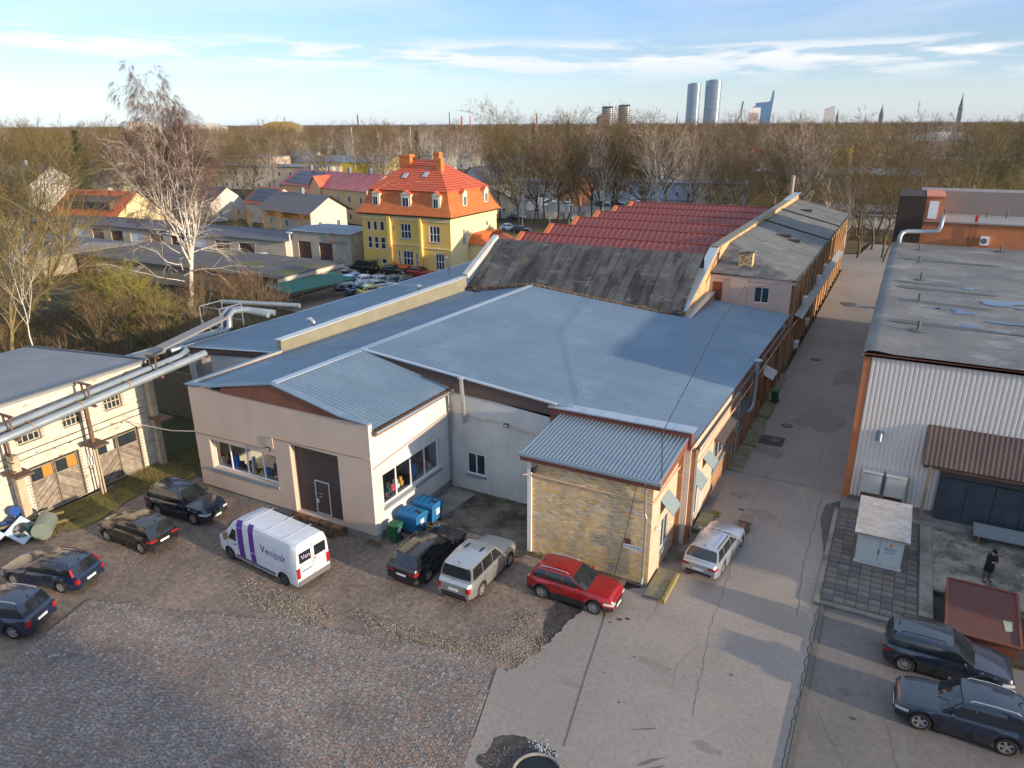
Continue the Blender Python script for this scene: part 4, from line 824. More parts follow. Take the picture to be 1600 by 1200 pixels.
q = MB(); Wl.box(q, 0, Lw, 7.72, 8.0, 0.003, 0.24); q.build('cornice', mat('light_cornice', (0.6, 0.42, 0.24), 0.8, fine=0.1), LB)
for k in range(8): # sagging canopy shelf between the floors
    q = MB(); q.poly([(-7.6, 68 + k * 5, 4.55), (-6.9, 68 + k * 5, 4.3), (-6.9, 73 + k * 5 - 0.1, 4.3), (-7.6, 73 + k * 5 - 0.1, 4.55)]); q.box(-6.92, -6.88, 68 + k * 5, 72.9 + k * 5, 4.2, 4.31); q.build('canopy_sheet', mat('grey_canopy', (0.27, 0.28, 0.28), 0.6, fine=0.15), LB)
q = MB(); q.tube([(-7.35, 65.5, 4.1), (-7.3, 80, 4.0), (-7.3, 107, 3.8)], 0.045, 6); q.build('conduit', COPPER, LB)
for y in (66.0, 80.2, 98): q = MB(); q.tube([(-7.4, y, 7.7), (-7.5, y, 7.2), (-7.5, y, 0.3)], 0.06, 8); q.build('downpipe', GALV, LB)
for (y, z) in ((82, 5.0), (71.5, 4.9), (88, 5.2), (76, 1.7), (69, 1.2)): q = MB(); q.box(-7.45, -7.1, y, y + 0.8, z, z + 0.6); q.build('air_conditioner', mat('ac_white', (0.62, 0.63, 0.62), 0.6), LB)
# roof: hipped front, fall to the alley, big felt sheets
FR = mat('grey_green_felt', (0.135, 0.135, 0.12), 0.75, col2=(0.10, 0.11, 0.11), scale=0.25, fine=0.14, bump=0.25, bscale=7, stains=[(0.5, 0.54, 0.64, (0.26, 0.25, 0.24), 0.45), (0.9, 0.58, 0.68, (0.05, 0.05, 0.05), 0.5)])
HZ = lambda x, y: 8.18 + (10.0 - 8.18) * (-7.55 - x) / 7.2
q = MB(); q.poly([(-7.55, 65.2, 8.15), (-9.7, 68.6, HZ(-9.7, 0)), (-14.76, 72.4, HZ(-14.76, 0)), (-14.76, 65.2, 8.3)]); q.build('roof_hip', mat('dark_felt', (0.075, 0.075, 0.075), 0.8, col2=(0.16, 0.155, 0.15), scale=0.9, fine=0.2, var=0.4), LB)
q = MB(); q.poly([(-7.55, 65.2, 8.15), (-7.55, 73, 8.18), (-14.76, 73, HZ(-14.76, 0)), (-14.76, 72.4, HZ(-14.76, 0)), (-9.7, 68.6, HZ(-9.7, 0))]); q.build('felt_sheet', FR, LB)
for i in range(9):
    y = 73 + i * 5.05
    for j in range(3):
        xa, xb = -7.55 - 2.4 * j, -7.55 - 2.4 * (j + 1); dz = 0.012 * ((i + j) % 2) + 0.004
        q = MB(); q.poly([(xa, y, HZ(xa, 0) + dz), (xa, y + 5.0, HZ(xa, 0) + dz), (xb - 0.0, y + 5.0, HZ(xb, 0) + dz), (xb, y, HZ(xb, 0) + dz)]); q.build('felt_sheet', FR, LB)
for y in (90.5, 103): q = MB(); q.beam((-7.5, y, 8.25), (-14.76, y, 10.1), 0.18, 0.14); q.build('roof_rib', mat('dark_rib', (0.05, 0.05, 0.05), 0.8), LB)
for (x, y, w) in ((-11.5, 84, 1.6), (-10.2, 83, 1.2), (-12.3, 108, 1.5)): q = MB(); q.box(x - w / 2, x + w / 2, y - 0.3, y + 0.5, HZ(x, 0), HZ(x, 0) + 0.25); q.build('roof_hatch', MATS['dark_rib'], LB)
q = MB(); q.beam((-7.5, 65.2, 8.1), (-7.5, 118, 8.0), 0.14, 0.16); q.build('eaves', mat('dark_eaves', (0.06, 0.055, 0.05), 0.7), LB)
rs = np.random.RandomState(8); q = MB(); q.box(-12.75, -11.6, 67.1, 67.9, 8.2, 9.95); q.build('chimney_core', MORTAR, LB)
brickskin(LB, Wall((-12.76, 67.09), (1, 0), (0, -1)), 1.17, 8.3, 9.95, [], YBRICK, 0.26, 0.09, 0.025, [(0.66, 0.5, 0.25), (0.35, 0.25, 0.13), (0.6, 0.42, 0.2), (0.2, 0.15, 0.09)], 9, name='chimney_bricks')
brickskin(LB, Wall((-11.59, 67.1), (0, 1), (1, 0)), 0.8, 8.3, 9.95, [], YBRICK, 0.26, 0.09, 0.025, [(0.72, 0.52, 0.26), (0.6, 0.42, 0.2)], 10, name='chimney_bricks')
q = MB(); q.box(-12.9, -11.45, 66.95, 68.05, 9.96, 10.05); q.box(-12.95, -11.4, 66.9, 68.1, 8.05, 8.45); q.build('chimney_cap', CONC, LB)
t = thing('steel_chimney', 'slim rust-streaked steel chimney pipe behind the spine wall of the long brick building', 'chimney', (-16.2, 119, 0))
q = MB(); q.tube([(-16.2, 121, 0), (-16.2, 121, 13.2)], 0.3, 10); q.build('pipe', mat('rusty_pipe', (0.38, 0.20, 0.12), 0.7, col2=(0.3, 0.3, 0.3), fine=0.2), t)

# ------------------------------------------------------------ right-hand building: ribbed white cladding
RB = thing('white_clad_building', 'large building with white ribbed cladding and puddles on its flat felt roof', 'building', (10, 60, 0))
CLAD = mat('white_ribbed_cladding', (0.62, 0.58, 0.54), 0.6, fine=0.06, stains=[(0.6, 0.6, 0.8, (0.45, 0.41, 0.36), 0.4, (2, 2, 0.15))])
def vribs(mb, x0, x1, z0, z1, y, pitch=0.24, d=0.05, zt=None):
    n = round((x1 - x0) / pitch); pr = []
    for i in range(n):
        for t_, o_ in ((0, 0), (0.2, -d), (0.6, -d), (0.8, 0)): pr.append((x0 + (i + t_) * (x1 - x0) / n, y + o_))
    pr.append((x1, y))
    for (a, b), (c, d_) in zip(pr, pr[1:]): mb.quad((a, b, z0), (c, d_, z0), (c, d_, z1), (a, b, z1))
q = MB(); vribs(q, -0.5, 3.75, 0.55, 9.0, 42.38); vribs(q, 3.75, 24, 5.3, 9.0, 42.38); q.build('ribbed_cladding', CLAD, RB)
q = MB(); q.box(-0.88, -0.52, 42.35, 84, 0, 9.0); q.build('orange_side_wall', ORBRICK, RB)
q = MB(); q.box(-0.85, 24, 42.5, 84.6, -0.1, 8.95); q.build('core', mat('grey_render', (0.3, 0.29, 0.28), 0.9), RB)
q = MB(); q.box(-0.9, 24, 42.2, 42.42, 8.95, 9.12); q.build('eaves_trim', mat('maroon_trim', (0.14, 0.055, 0.045), 0.6), RB)
# roof with rolled left edge; cross ridges
n_i = 30; q = MB(); ys = [42.2 + k * (84.6 - 42.2) / 60 for k in range(61)]
prof = [(-1.0, 9.05), (-0.95, 9.22), (-0.7, 9.33), (-0.3, 9.36), (0.5, 9.28), (2.5, 9.25), (6, 9.22), (24, 9.2)]
def rh(x, y): 
    k = math.exp(-((x - 0.4) / 1.7) ** 2); return 0.05 * k * math.sin(y * 1.15) 
vs = [(x, y, z_ + rh(x, y)) for y in ys for x, z_ in prof]; m_ = len(prof)
q.add(vs, [(i * m_ + j, i * m_ + j + 1, (i + 1) * m_ + j + 1, (i + 1) * m_ + j) for i in range(60) for j in range(m_ - 1)])
q.quad((-1, 42.2, 8.96), (24, 42.2, 8.96), (24, 42.2, 9.2), (-1, 42.2, 9.05)); q.build('felt_roof', FELT, RB, smooth=True)
for (x, y) in ((1.6, 48.0), (1.6, 56.2), (1.7, 64.5), (1.5, 72.5), (1.5, 80.0), (8.3, 82.5)):
    q = MB(); q.tube([(x, y, 9.2), (x, y, 9.85)], 0.09, 8); q.lathe((x, y, 9.27), [(0.5, 0), (0.3, 0.05), (0.1, 0.06)], 12); q.build('vent_stub', mat('dark_stub', (0.10, 0.10, 0.10), 0.7), RB)
PUD = mat('puddle_water', (0.03, 0.05, 0.08), 0.02, fine=0, spec=1.0)
for i, (x, y, a, b) in enumerate(((6.6, 58.2, 1.3, 0.9), (8.2, 57.0, 0.9, 0.3), (7.5, 52.2, 1.6, 0.45), (9.3, 51.6, 1.3, 0.5), (4.1, 54.2, 0.65, 0.5), (4.3, 50.3, 0.75, 0.42), (4.9, 62.5, 0.5, 0.35), (2.9, 54.7, 0.35, 0.2), (2.4, 54.7, 0.4, 0.22), (6.0, 49.7, 0.4, 0.25), (3.2, 50.6, 0.3, 0.15), (8.4, 49.2, 0.5, 0.3), (9.5, 55, 0.8, 0.3))):
    rr = random.Random(i); pts = []
    for k in range(26): an = 2 * PI * k / 26; r_ = 1 + 0.28 * math.sin(2 * an + i) + 0.2 * math.sin(3 * an + 2 * i) + rr.uniform(-0.1, 0.1); pts.append((x + a * r_ * math.cos(an), y + b * r_ * math.sin(an), 9.262))
    q = MB(); q.poly(pts); q.build('puddle', PUD, RB)
for (y0, y1, xa, xb) in ((49.3, 50.0, -0.3, 6.5), (55.6, 56.4, -0.3, 4.5), (60.4, 61.1, -0.3, 5.2), (62.6, 63.2, -0.3, 2.5), (73.5, 74.1, -0.3, 6.5)):
    q = MB(); q.poly([(xa, y0, 9.365), (xa, y1, 9.365), (2.5, y1, 9.262), (xb, y1 - 0.1, 9.258), (xb + 1.5, y0 + 0.1, 9.252), (2.5, y0, 9.262)]); q.build('felt_seam', mat('dark_seam', (0.09, 0.095, 0.1), 0.85, fine=0.2), RB)
# canopy
q = MB(); n = 40
CT, CF = (5.78, 42.3), (3.7, 41.3)
CB = mat('brown_ribbed_sheet', (0.17, 0.115, 0.095), 0.6, col2=(0.13, 0.09, 0.08), fine=0.1)
corrugated(q, (2.75, 42.3, 5.6), (14, 0, 0), (0, -0.95, -1.95), 0.23, 0.05); q.build('canopy_sheet', CB, RB)
q = MB(); q.poly([(2.76, 42.34, 5.58), (2.76, 41.36, 3.62), (2.76, 41.5, 3.5), (2.76, 42.34, 4.0)]); q.box(2.8, 16.5, 41.4, 41.5, 3.45, 3.6); q.box(2.8, 16.5, 41.5, 42.3, 3.85, 3.9); q.build('canopy_frame', STEEL, RB)
q = MB(); q.box(3.08, 3.24, 41.33, 41.49, 0.3, 3.6); q.box(2.95, 3.4, 41.2, 41.65, 0.28, 0.36); q.build('canopy_post', mat('tan_steel_post', (0.23, 0.18, 0.13), 0.7, fine=0.15), RB)
# loading bay: brown wall, dark sliding panels
q = MB(); q.box(3.8, 24, 42.12, 42.3, 2.85, 4.7); q.build('bay_wall', mat('brown_bay_wall', (0.12, 0.10, 0.09), 0.85, brick=(0.26, 0.085, (0.09, 0.08, 0.07), (0.10, 0.085, 0.08))), RB)
for i in range(4): q = MB(); q.box(4.5 + i * 0.95, 5.1 + i * 0.95, 42.06, 42.11, 3.3, 3.6); q.build('bay_window', GLASS, RB)
for i in range(5): q = MB(); q.box(3.8 + i * 1.28, 3.8 + (i + 1) * 1.28 - 0.03, 41.95 + 0.02 * (i % 2), 42.05, 0.35, 2.83); q.build('bay_panel', mat('dark_blue_panel', (0.035, 0.05, 0.065), 0.35, col2=(0.06, 0.075, 0.085), scale=1, fine=0.15), RB)
# pipe lamp, electric cabinets, stick
t = thing('wall_lamp', 'round blue-grey wall lamp on the white ribbed cladding', 'lamp', (0.5, 42.3, 4.4)); q = MB(); q.tube([(0.5, 42.36, 4.6), (0.5, 42.0, 4.62), (0.5, 41.9, 4.3)], 0.17, 12); q.build('hood', mat('blue_grey_hood', (0.12, 0.17, 0.21), 0.4, metal=0.4), t)
for i, (xa, xb, lab) in enumerate(((0.02, 1.02, 'light grey meter cabinet at the white cladding beside the orange brick corner'), (1.22, 2.22, 'light grey meter cabinet at the white cladding nearer the canopy'))):
    t = thing('meter_cabinet', lab, 'cabinet', (xa, 42, 0)); q = MB(); q.box(xa, xb, 41.75, 42.28, 1.15, 2.35); q.box(xa - 0.03, xb + 0.03, 41.7, 42.3, 2.353, 2.43); q.build('body', mat('cabinet_grey', (0.47, 0.48, 0.46), 0.6, fine=0.05), t)
    q = MB(); q.box(xa + 0.05, xb - 0.05, 41.72, 41.748, 1.2, 2.3); q.build('door', MATS['cabinet_grey'], t); q = MB(); q.box(xa + 0.05, xb - 0.05, 41.9, 42.28, 0.45, 1.148); q.build('plinth', RUST if i else STEEL, t)
t = thing('wooden_stick', 'thin wooden stick leaning beside the right meter cabinet', 'stick', (2.4, 41.6, 0.4)); q = MB(); q.beam((2.45, 41.2, 0.42), (2.32, 42.1, 2.3), 0.05); q.build('pole', mat('old_stick', (0.16, 0.13, 0.06), 0.9), t)
# ledge/platform in front
q = MB(); q.box(-0.85, 24, 41.0, 42.34, -0.1, 0.33); struct(q.build('loading_ledge', CONC))
q = MB(); q.box(3.2, 3.75, 32.2, 40.98, -0.1, 0.30); struct(q.build('platform_kerb', CONC))
q = MB(); q.box(3.77, 16, 34.6, 40.98, -0.1, 0.26); struct(q.build('loading_platform', mat('worn_platform', (0.30, 0.26, 0.21), 0.95, col2=(0.12, 0.11, 0.095), scale=0.6, fine=0.3, fscale=7, bump=0.4, stains=[(0.8, 0.5, 0.62, (0.04, 0.045, 0.035), 0.7), (2, 0.6, 0.7, (0.5, 0.45, 0.38), 0.6)])))
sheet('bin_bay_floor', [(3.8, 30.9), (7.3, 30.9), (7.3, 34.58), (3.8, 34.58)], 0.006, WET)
# brick upper block and brown tower behind the roof
q = MB(); q.box(0.3, 24, 84.7, 96, 8.8, 11.4); q.build('upper_block', ORBRICK, RB)
q = MB(); q.box(0.3, 24, 84.5, 96, 11.42, 11.55); q.build('upper_roof_edge', mat('grey_edge', (0.25, 0.24, 0.23), 0.8), RB)
q = MB(); q.box(1.0, 24, 92, 96, 11.55, 13.9); q.build('rear_parapet', mat('grey_felt_wall', (0.20, 0.19, 0.185), 0.9, col2=(0.24, 0.2, 0.18), fine=0.15), RB)
q = MB(); q.box(-1.0, 1.42, 84.3, 92, 6, 13.9); q.build('brown_tower', mat('brown_brick', (0.055, 0.035, 0.03), 0.85, brick=(0.3, 0.1, (0.035, 0.025, 0.02), (0.045, 0.03, 0.025))), RB)
q = MB(); q.box(1.43, 3.0, 84.62, 92, 11.5, 13.8); q.box(1.4, 3.1, 84.5, 92.1, 13.81, 13.95); q.build('stair_head', mat('salmon_block', (0.55, 0.19, 0.1), 0.8, brick=(0.3, 0.1, (0.4, 0.16, 0.1), (0.5, 0.17, 0.09))), RB)
q = MB(); q.box(1.75, 2.55, 84.55, 84.61, 11.75, 13.45); q.build('white_door', WFRAME, RB)
q = MB(); q.tube([(-0.35, 83.0, 8.6), (-0.35, 83.2, 10.0), (-0.2, 83.5, 10.35), (0.2, 83.8, 10.5), (2.6, 84.0, 10.6), (2.95, 84.0, 10.75), (3.05, 84.1, 11.1), (3.1, 84.2, 12.2)], 0.22, 12); q.build('flue_duct', PIPEC, RB, smooth=True)
q = MB(); q.box(6.6, 7.35, 84.2, 84.65, 9.5, 10.3); q.build('air_conditioner', WFRAME, RB)
q = MB(); q.tube([(6.9, 84.21, 9.9), (6.9, 84.16, 9.9)], 0.28, 14); q.build('fan_grille', mat('fan_dark', (0.12, 0.12, 0.12), 0.6), RB)
q = MB(); [q.beam((x, 84.6, 9.4), (x, 84.6, 11.6), 0.04) for x in (5.6, 6.1)]; [q.beam((5.6, 84.58, 9.5 + k * 0.35), (6.1, 84.58, 9.5 + k * 0.35), 0.03) for k in range(6)]; q.build('roof_ladder', STEEL, RB)
q = MB(); q.box(5.9, 6.15, 85.2, 85.45, 11.5, 12.2); q.build('red_vent', mat('red_paint', (0.4, 0.03, 0.03), 0.6), RB)
for (x, a) in ((3.4, 0.5), (7.2, 0.4), (8.9, 0.4)): q = MB(); q.tube([(x, 90, 11.5), (x, 90, 12.2)], 0.08, 6); q.build('vent_stub', MATS['dark_stub'], RB)

# ------------------------------------------------------------ paving slabs, kerb rail, cabinet, rust cover
pv = struct(MB().poly([(-0.85, 31.6, 0.1), (3.2, 31.6, 0.1), (3.2, 41.0, 0.1), (-0.85, 41.0, 0.1)]).build('slab_paving', COBBASE)); OFF[pv.name] = Vector((0, 0, 0))
SL = [mat('slab_%s' % n_, c, 0.9, col2=c2, scale=1.5, fine=0.2, bump=0.25) for n_, c, c2 in (('grey', (0.17, 0.16, 0.155), (0.12, 0.11, 0.10)), ('dark', (0.12, 0.115, 0.115), (0.085, 0.08, 0.07)), ('brownish', (0.18, 0.155, 0.13), (0.11, 0.10, 0.085)))]
sl = []
for k in range(6):
    q = MB(); s = 0.235; zt = 0.03; q.add([(-s, -s, -0.02), (s, -s, -0.02), (s, s, -0.02), (-s, s, -0.02), (-s * .97, -s * .97, zt), (s * .97, -s * .97, zt), (s * .97, s * .97, zt), (-s * .97, s * .97, zt)], [(4, 5, 6, 7), (0, 1, 5, 4), (1, 2, 6, 5), (2, 3, 7, 6), (3, 0, 4, 7)])
    me = bpy.data.meshes.new('paving_slab'); me.from_pydata(q.v, [], q.f); me.materials.append(SL[k % 3]); sl.append(me)
rr = random.Random(4); n = 0
for i in range(8):
    for j in range(19):
        x, y = -0.57 + i * 0.495, 31.95 + j * 0.495
        if y > 40.8 or (0.15 < x < 2.7 and 36.2 < y < 39.2): continue
        if y < 32.2 and x > 2.0: continue
        o = bpy.data.objects.new('paving_slab', sl[rr.randrange(6)]); COL.objects.link(o); o.parent = pv; o.location = (x, y, 0.10 + rr.uniform(0, 0.012)); o.rotation_euler = (rr.uniform(-0.015, 0.015), rr.uniform(-0.015, 0.015), rr.uniform(-0.02, 0.02))
q = MB(); q.box(-1.1, -0.86, 31.3, 41.0, -0.05, 0.16); q.box(-1.1, 3.2, 31.35, 31.62, -0.05, 0.12); struct(q.build('kerb', CONC, bevel=0.02))
q = MB(); q.poly([(-0.76, 31.3, 0.085), (-0.56, 31.3, 0.085), (-0.5, 2, 0.085), (-0.72, 2, 0.085)]); q.quad((-0.76, 31.3, -0.1), (-0.72, 2, -0.1), (-0.72, 2, 0.085), (-0.76, 31.3, 0.085)); q.quad((-0.56, 31.3, -0.1), (-0.5, 2, -0.1), (-0.5, 2, 0.085), (-0.56, 31.3, 0.085))
q.quad((-0.76, 31.3, -0.1), (-0.56, 31.3, -0.1), (-0.56, 31.3, 0.085), (-0.76, 31.3, 0.085)); struct(q.build('kerb', mat('dark_kerb', (0.10, 0.095, 0.09), 0.85, col2=(0.12, 0.11, 0.085), scale=2, fine=0.25)))
crack([(-0.86, 31), (-0.84, 12)], 0.08, 12)
CABM = mat('cabinet_pale', (0.50, 0.53, 0.52), 0.55, fine=0.04, stains=[(1.0, 0.6, 0.75, (0.36, 0.35, 0.3), 0.4, (3, 3, 0.4))])
t = thing('transformer_cabinet', 'pale grey electrical cabinet with sloping stained metal roof on the slab paving', 'cabinet', (1.3, 37, 0))
q = MB(); q.box(0.3, 2.35, 35.8, 38.6, 0.1, 1.85); q.build('body', CABM, t)
q = MB(); q.prism([(35.45, 1.86), (39.0, 2.2), (39.0, 2.27), (35.4, 1.98)], 'x', 0.12, 2.55); q.build('roof', mat('stained_cabinet_roof', (0.40, 0.38, 0.36), 0.8, col2=(0.30, 0.26, 0.22), scale=1.3, fine=0.25, var=0.8, stains=[(1.2, 0.5, 0.65, (0.46, 0.47, 0.5), 0.8)]), t)
for xa, xb in ((0.36, 1.3), (1.33, 2.29)): q = MB(); q.box(xa, xb, 35.76, 35.797, 0.28, 1.75); q.build('door', CABM, t)
q = MB(); q.box(0.25, 2.4, 35.7, 35.8, 0.08, 0.24); q.build('plinth', CABM, t)
q = MB(); q.box(1.27, 1.31, 35.72, 35.76, 0.85, 1.05); q.build('handle', DARK, t)
q = MB(); q.add([(1.68, 35.755, 1.38), (1.9, 35.755, 1.38), (1.79, 35.755, 1.56), (1.68, 35.745, 1.38), (1.9, 35.745, 1.38), (1.79, 35.745, 1.56)], [(0, 1, 2), (5, 4, 3), (0, 3, 4, 1), (1, 4, 5, 2), (2, 5, 3, 0)]); q.build('warning_triangle', mat('amber', (0.7, 0.28, 0.03), 0.5), t)
BLUEINK = mat('blue_ink', (0.05, 0.13, 0.4), 0.6)
text_mesh('lettering', 'FS2041', 0.19, BLUEINK, t, (1.52, 35.753, 1.14), (PI / 2, 0, 0)); text_mesh('lettering', 'AS 419', 0.13, BLUEINK, t, (1.60, 35.753, 0.97), (PI / 2, 0, 0))
# low steel hatch box with rust-red lid
t = thing('steel_hatch', 'rust red sheet-steel lid covering a low pit behind the grey car', 'hatch', (5.5, 32.5, 0))
q = MB(); q.add([(4.05, 30.6, 0.95), (6.75, 30.6, 0.95), (6.85, 34.3, 1.25), (4.2, 34.3, 1.25), (4.05, 30.6, 0.88), (6.75, 30.6, 0.88), (6.85, 34.3, 1.18), (4.2, 34.3, 1.18)], [(0, 1, 2, 3), (7, 6, 5, 4), (0, 4, 5, 1), (1, 5, 6, 2), (2, 6, 7, 3), (3, 7, 4, 0)]); q.build('lid', RUST, t)
q = MB(); q.box(4.2, 6.6, 30.72, 30.8, 0.42, 0.87); q.box(4.2, 4.28, 30.8, 34.2, 0.42, 0.9); q.box(6.6, 6.7, 30.72, 34.2, 0.42, 0.9); q.build('side', mat('orange_rust', (0.17, 0.058, 0.035), 0.8, fine=0.2), t)
for x in (4.25, 6.62): q = MB(); q.beam((x, 30.75, 0), (x, 30.75, 0.42), 0.08); q.build('leg', STEEL, t)
q = MB(); [q.beam(a, b, 0.1, 0.06) for a, b in (((4.08, 30.62, 0.98), (4.2, 34.3, 1.28)), ((6.75, 30.62, 0.98), (6.85, 34.3, 1.28)), ((4.08, 30.62, 0.98), (6.75, 30.62, 0.98)), ((4.2, 34.3, 1.28), (6.85, 34.3, 1.28)))]; q.build('lid_rim', MATS['orange_rust'], t)
q = MB(); q.add([(6.2, 32.2, 1.09), (6.55, 32.25, 1.095), (6.5, 31.6, 1.045), (6.25, 31.5, 1.035)], [(0, 1, 2, 3)]); tag(q.build('paper_sheet', mat('drab_paper', (0.33, 0.34, 0.24), 0.8), None), 'small crumpled pale sheet lying on the rust red lid', 'sheet')
# stacked aluminium profiles in front of the bay
for k in range(9):
    q = MB(); yy = 40.4 - 0.05 * (k % 2); zz = 0.75 + 0.0 * k; q.box(5.6, 10, 40.3 + k * 0.11, 40.3 + k * 0.11 + 0.09, 0.62 + k * 0.03, 0.69 + k * 0.03)
    tag(q.build('metal_profile', GALV), 'long pale metal profile lying in the stack before the dark bay doors', 'profile', 'metal profiles stacked by the loading bay')
q = MB(); q.box(5.8, 5.9, 40.2, 41.1, 0.26, 0.62); q.box(8.5, 8.6, 40.2, 41.1, 0.26, 0.62); tag(q.build('trestle', STEEL), 'dark low trestle carrying the metal profiles', 'trestle')
# manholes on the alley
def manhole(x, y, r, label, sq=False):
    t = thing('manhole_cover', label, 'manhole', (x, y, 0))
    if sq: q = MB(); q.box(x - 0.95, x + 0.65, y - 0.95, y + 0.7, 0.001, 0.012); q.build('asphalt_patch', WET, t)
    q = MB(); q.lathe((x, y, 0.012), [(r, 0), (r, 0.012), (r * 0.86, 0.016)], 24); q.build('rim', mat('iron_rim', (0.05, 0.045, 0.045), 0.6, metal=0.4), t)
    q = MB(); q.lathe((x, y, 0.02), [(r * 0.84, 0), (r * 0.8, 0.012)], 24); q.build('lid', mat('iron_lid', (0.13, 0.12, 0.115), 0.7, metal=0.3, fine=0.3), t)
manhole(-5.78, 49.5, 0.42, 'round manhole cover set in a dark square asphalt patch on the alley', True); manhole(-5.4, 52.6, 0.42, 'round manhole cover just beyond the dark square patch in the alley')
manhole(-5.5, 70.3, 0.45, 'round manhole cover half-way along the alley'); manhole(-4.7, 95.5, 0.9, 'wide round dark manhole near the lit end of the alley')
blob('wet_streak', (-2.6, 94.5), 1.9, 0.9, 0.008, mat('wet_asphalt', (0.08, 0.085, 0.095), 0.12, col2=(0.15, 0.14, 0.135), scale=1.2, fine=0.2, spec=0.8), 3, 40, 0.4)
# trestle/cart of scrap behind the silver wagon
t = thing('engine_cart', 'small rusty engine and pallet on the asphalt in front of the silver estate car', 'cart', (-5.3, 36.6, 0))
q = MB()
for k in range(5): q.box(-5.6 + k * 0.13, -5.5 + k * 0.13, 36.6, 37.5, 0.42, 0.45)
q.box(-5.6, -4.95, 36.65, 36.75, 0.3, 0.42); q.box(-5.6, -4.95, 37.35, 37.45, 0.3, 0.42); q.build('pallet', mat('grey_pallet_wood', (0.22, 0.19, 0.15), 0.9, fine=0.2), t)
q = MB(); q.box(-5.5, -5.0, 36.0, 36.9, 0.05, 0.3); q.tube([(-5.6, 36.2, 0.15), (-4.9, 36.3, 0.2)], 0.12, 8); q.box(-5.35, -5.1, 35.8, 36.4, 0.3, 0.5); q.build('engine', STEEL, t, bevel=0.03)
# ------------------------------------------------------------ vehicles
CGLASS = mat('car_glass', (0.012, 0.016, 0.02), 0.05, fine=0, spec=0.9)
TYRE = mat('tyre_rubber', (0.022, 0.021, 0.02), 0.85, fine=0.15)
RIM = mat('alloy_rim', (0.42, 0.42, 0.43), 0.35, fine=0.05, metal=0.7)
TRIM = mat('black_trim', (0.025, 0.025, 0.027), 0.6, fine=0.1)
CHROME = mat('bright_trim', (0.62, 0.63, 0.65), 0.25, fine=0, metal=0.9)
HEADL = mat('headlamp_lens', (0.45, 0.48, 0.50), 0.1, fine=0.1, spec=0.8)
TAILL = mat('tail_lamp_lens', (0.30, 0.012, 0.012), 0.15, fine=0.1, spec=0.8)
PLATE = mat('plate_white', (0.70, 0.72, 0.72), 0.5, fine=0)
def paint(name, c, metal=0.25, rough=0.22): return mat('paint_' + name, c, rough, fine=0.05, fscale=2, metal=metal, spec=0.5, coat=1.0, stains=[(1.2, 0.6, 0.85, tuple(min(1, v * 0.9 + 0.02) for v in c), 0.3)])
def finish(o, ang=32):
    me = o.data; me.polygons.foreach_set('use_smooth', [True] * len(me.polygons))
    try: me.set_sharp_from_angle(angle=rad(ang))
    except Exception: pass
    return o
def _lerp(a, b, t): return a + (b - a) * t
WHEELS = {}
def wheel_parts(r, wd, spokes, parent, x, y, side, rimmat, lod=0):
    key = (round(r, 3), wd, spokes, rimmat.name, lod)
    if key not in WHEELS:
        n = 14 if lod else 26
        def ring(mb, prof, nn=n, mi=0):
            vs = [(rr_ * math.cos(2 * PI * k / nn), yy, rr_ * math.sin(2 * PI * k / nn)) for rr_, yy in prof for k in range(nn)]
            fs = [(i * nn + k, i * nn + (k + 1) % nn, (i + 1) * nn + (k + 1) % nn, (i + 1) * nn + k) for i in range(len(prof) - 1) for k in range(nn)]
            mb.add(vs, fs, mi)
        t = MB(); ring(t, [(r * 0.64, -wd / 2 + 0.02), (r * 0.9, -wd / 2), (r, -wd / 2 + 0.03), (r, wd / 2 - 0.03), (r * 0.93, wd / 2), (r * 0.66, wd / 2 - 0.01), (r * 0.63, wd / 2 - 0.03)])
        me1 = bpy.data.meshes.new('tyre'); me1.from_pydata(t.v, [], t.f); me1.materials.append(TYRE); me1.polygons.foreach_set('use_smooth', [True] * len(t.f))
        q = MB(); ring(q, [(r * 0.66, wd / 2 - 0.012), (r * 0.60, wd / 2 - 0.018), (r * 0.58, 0.0)])
        ring(q, [(0.001, 0.02), (r * 0.6, 0.02)], mi=1); ring(q, [(0.001, wd / 2 - 0.02), (r * 0.14, wd / 2 - 0.02), (r * 0.16, 0.03)])
        for k in range(spokes):
            a = 2 * PI * k / spokes; c, s_ = math.cos(a), math.sin(a); w0, w1 = r * 0.075, r * 0.05
            if spokes <= 6: w0, w1 = r * 0.12, r * 0.13
            pts = []
            for rr_, ww, yy in ((r * 0.1, w0, wd / 2 - 0.025), (r * 0.62, w1, wd / 2 - 0.02)):
                pts += [(rr_ * c - ww * s_, yy, rr_ * s_ + ww * c), (rr_ * c + ww * s_, yy, rr_ * s_ - ww * c)]
            q.add(pts + [(p_[0], p_[1] - 0.04, p_[2]) for p_ in pts], [(0, 1, 3, 2), (0, 2, 6, 4), (1, 5, 7, 3)])
        me2 = bpy.data.meshes.new('rim'); me2.from_pydata(q.v, [], q.f); me2.materials.append(rimmat); me2.materials.append(TRIM); me2.polygons.foreach_set('material_index', q.mi)
        WHEELS[key] = (me1, me2)
    me1, me2 = WHEELS[key]
    w = bpy.data.objects.new('wheel', me1); COL.objects.link(w); w.parent = parent; w.location = (x, y, r); w.rotation_euler = (0, 0, 0 if side > 0 else PI)
    rr_ = bpy.data.objects.new('rim', me2); COL.objects.link(rr_); rr_.parent = w
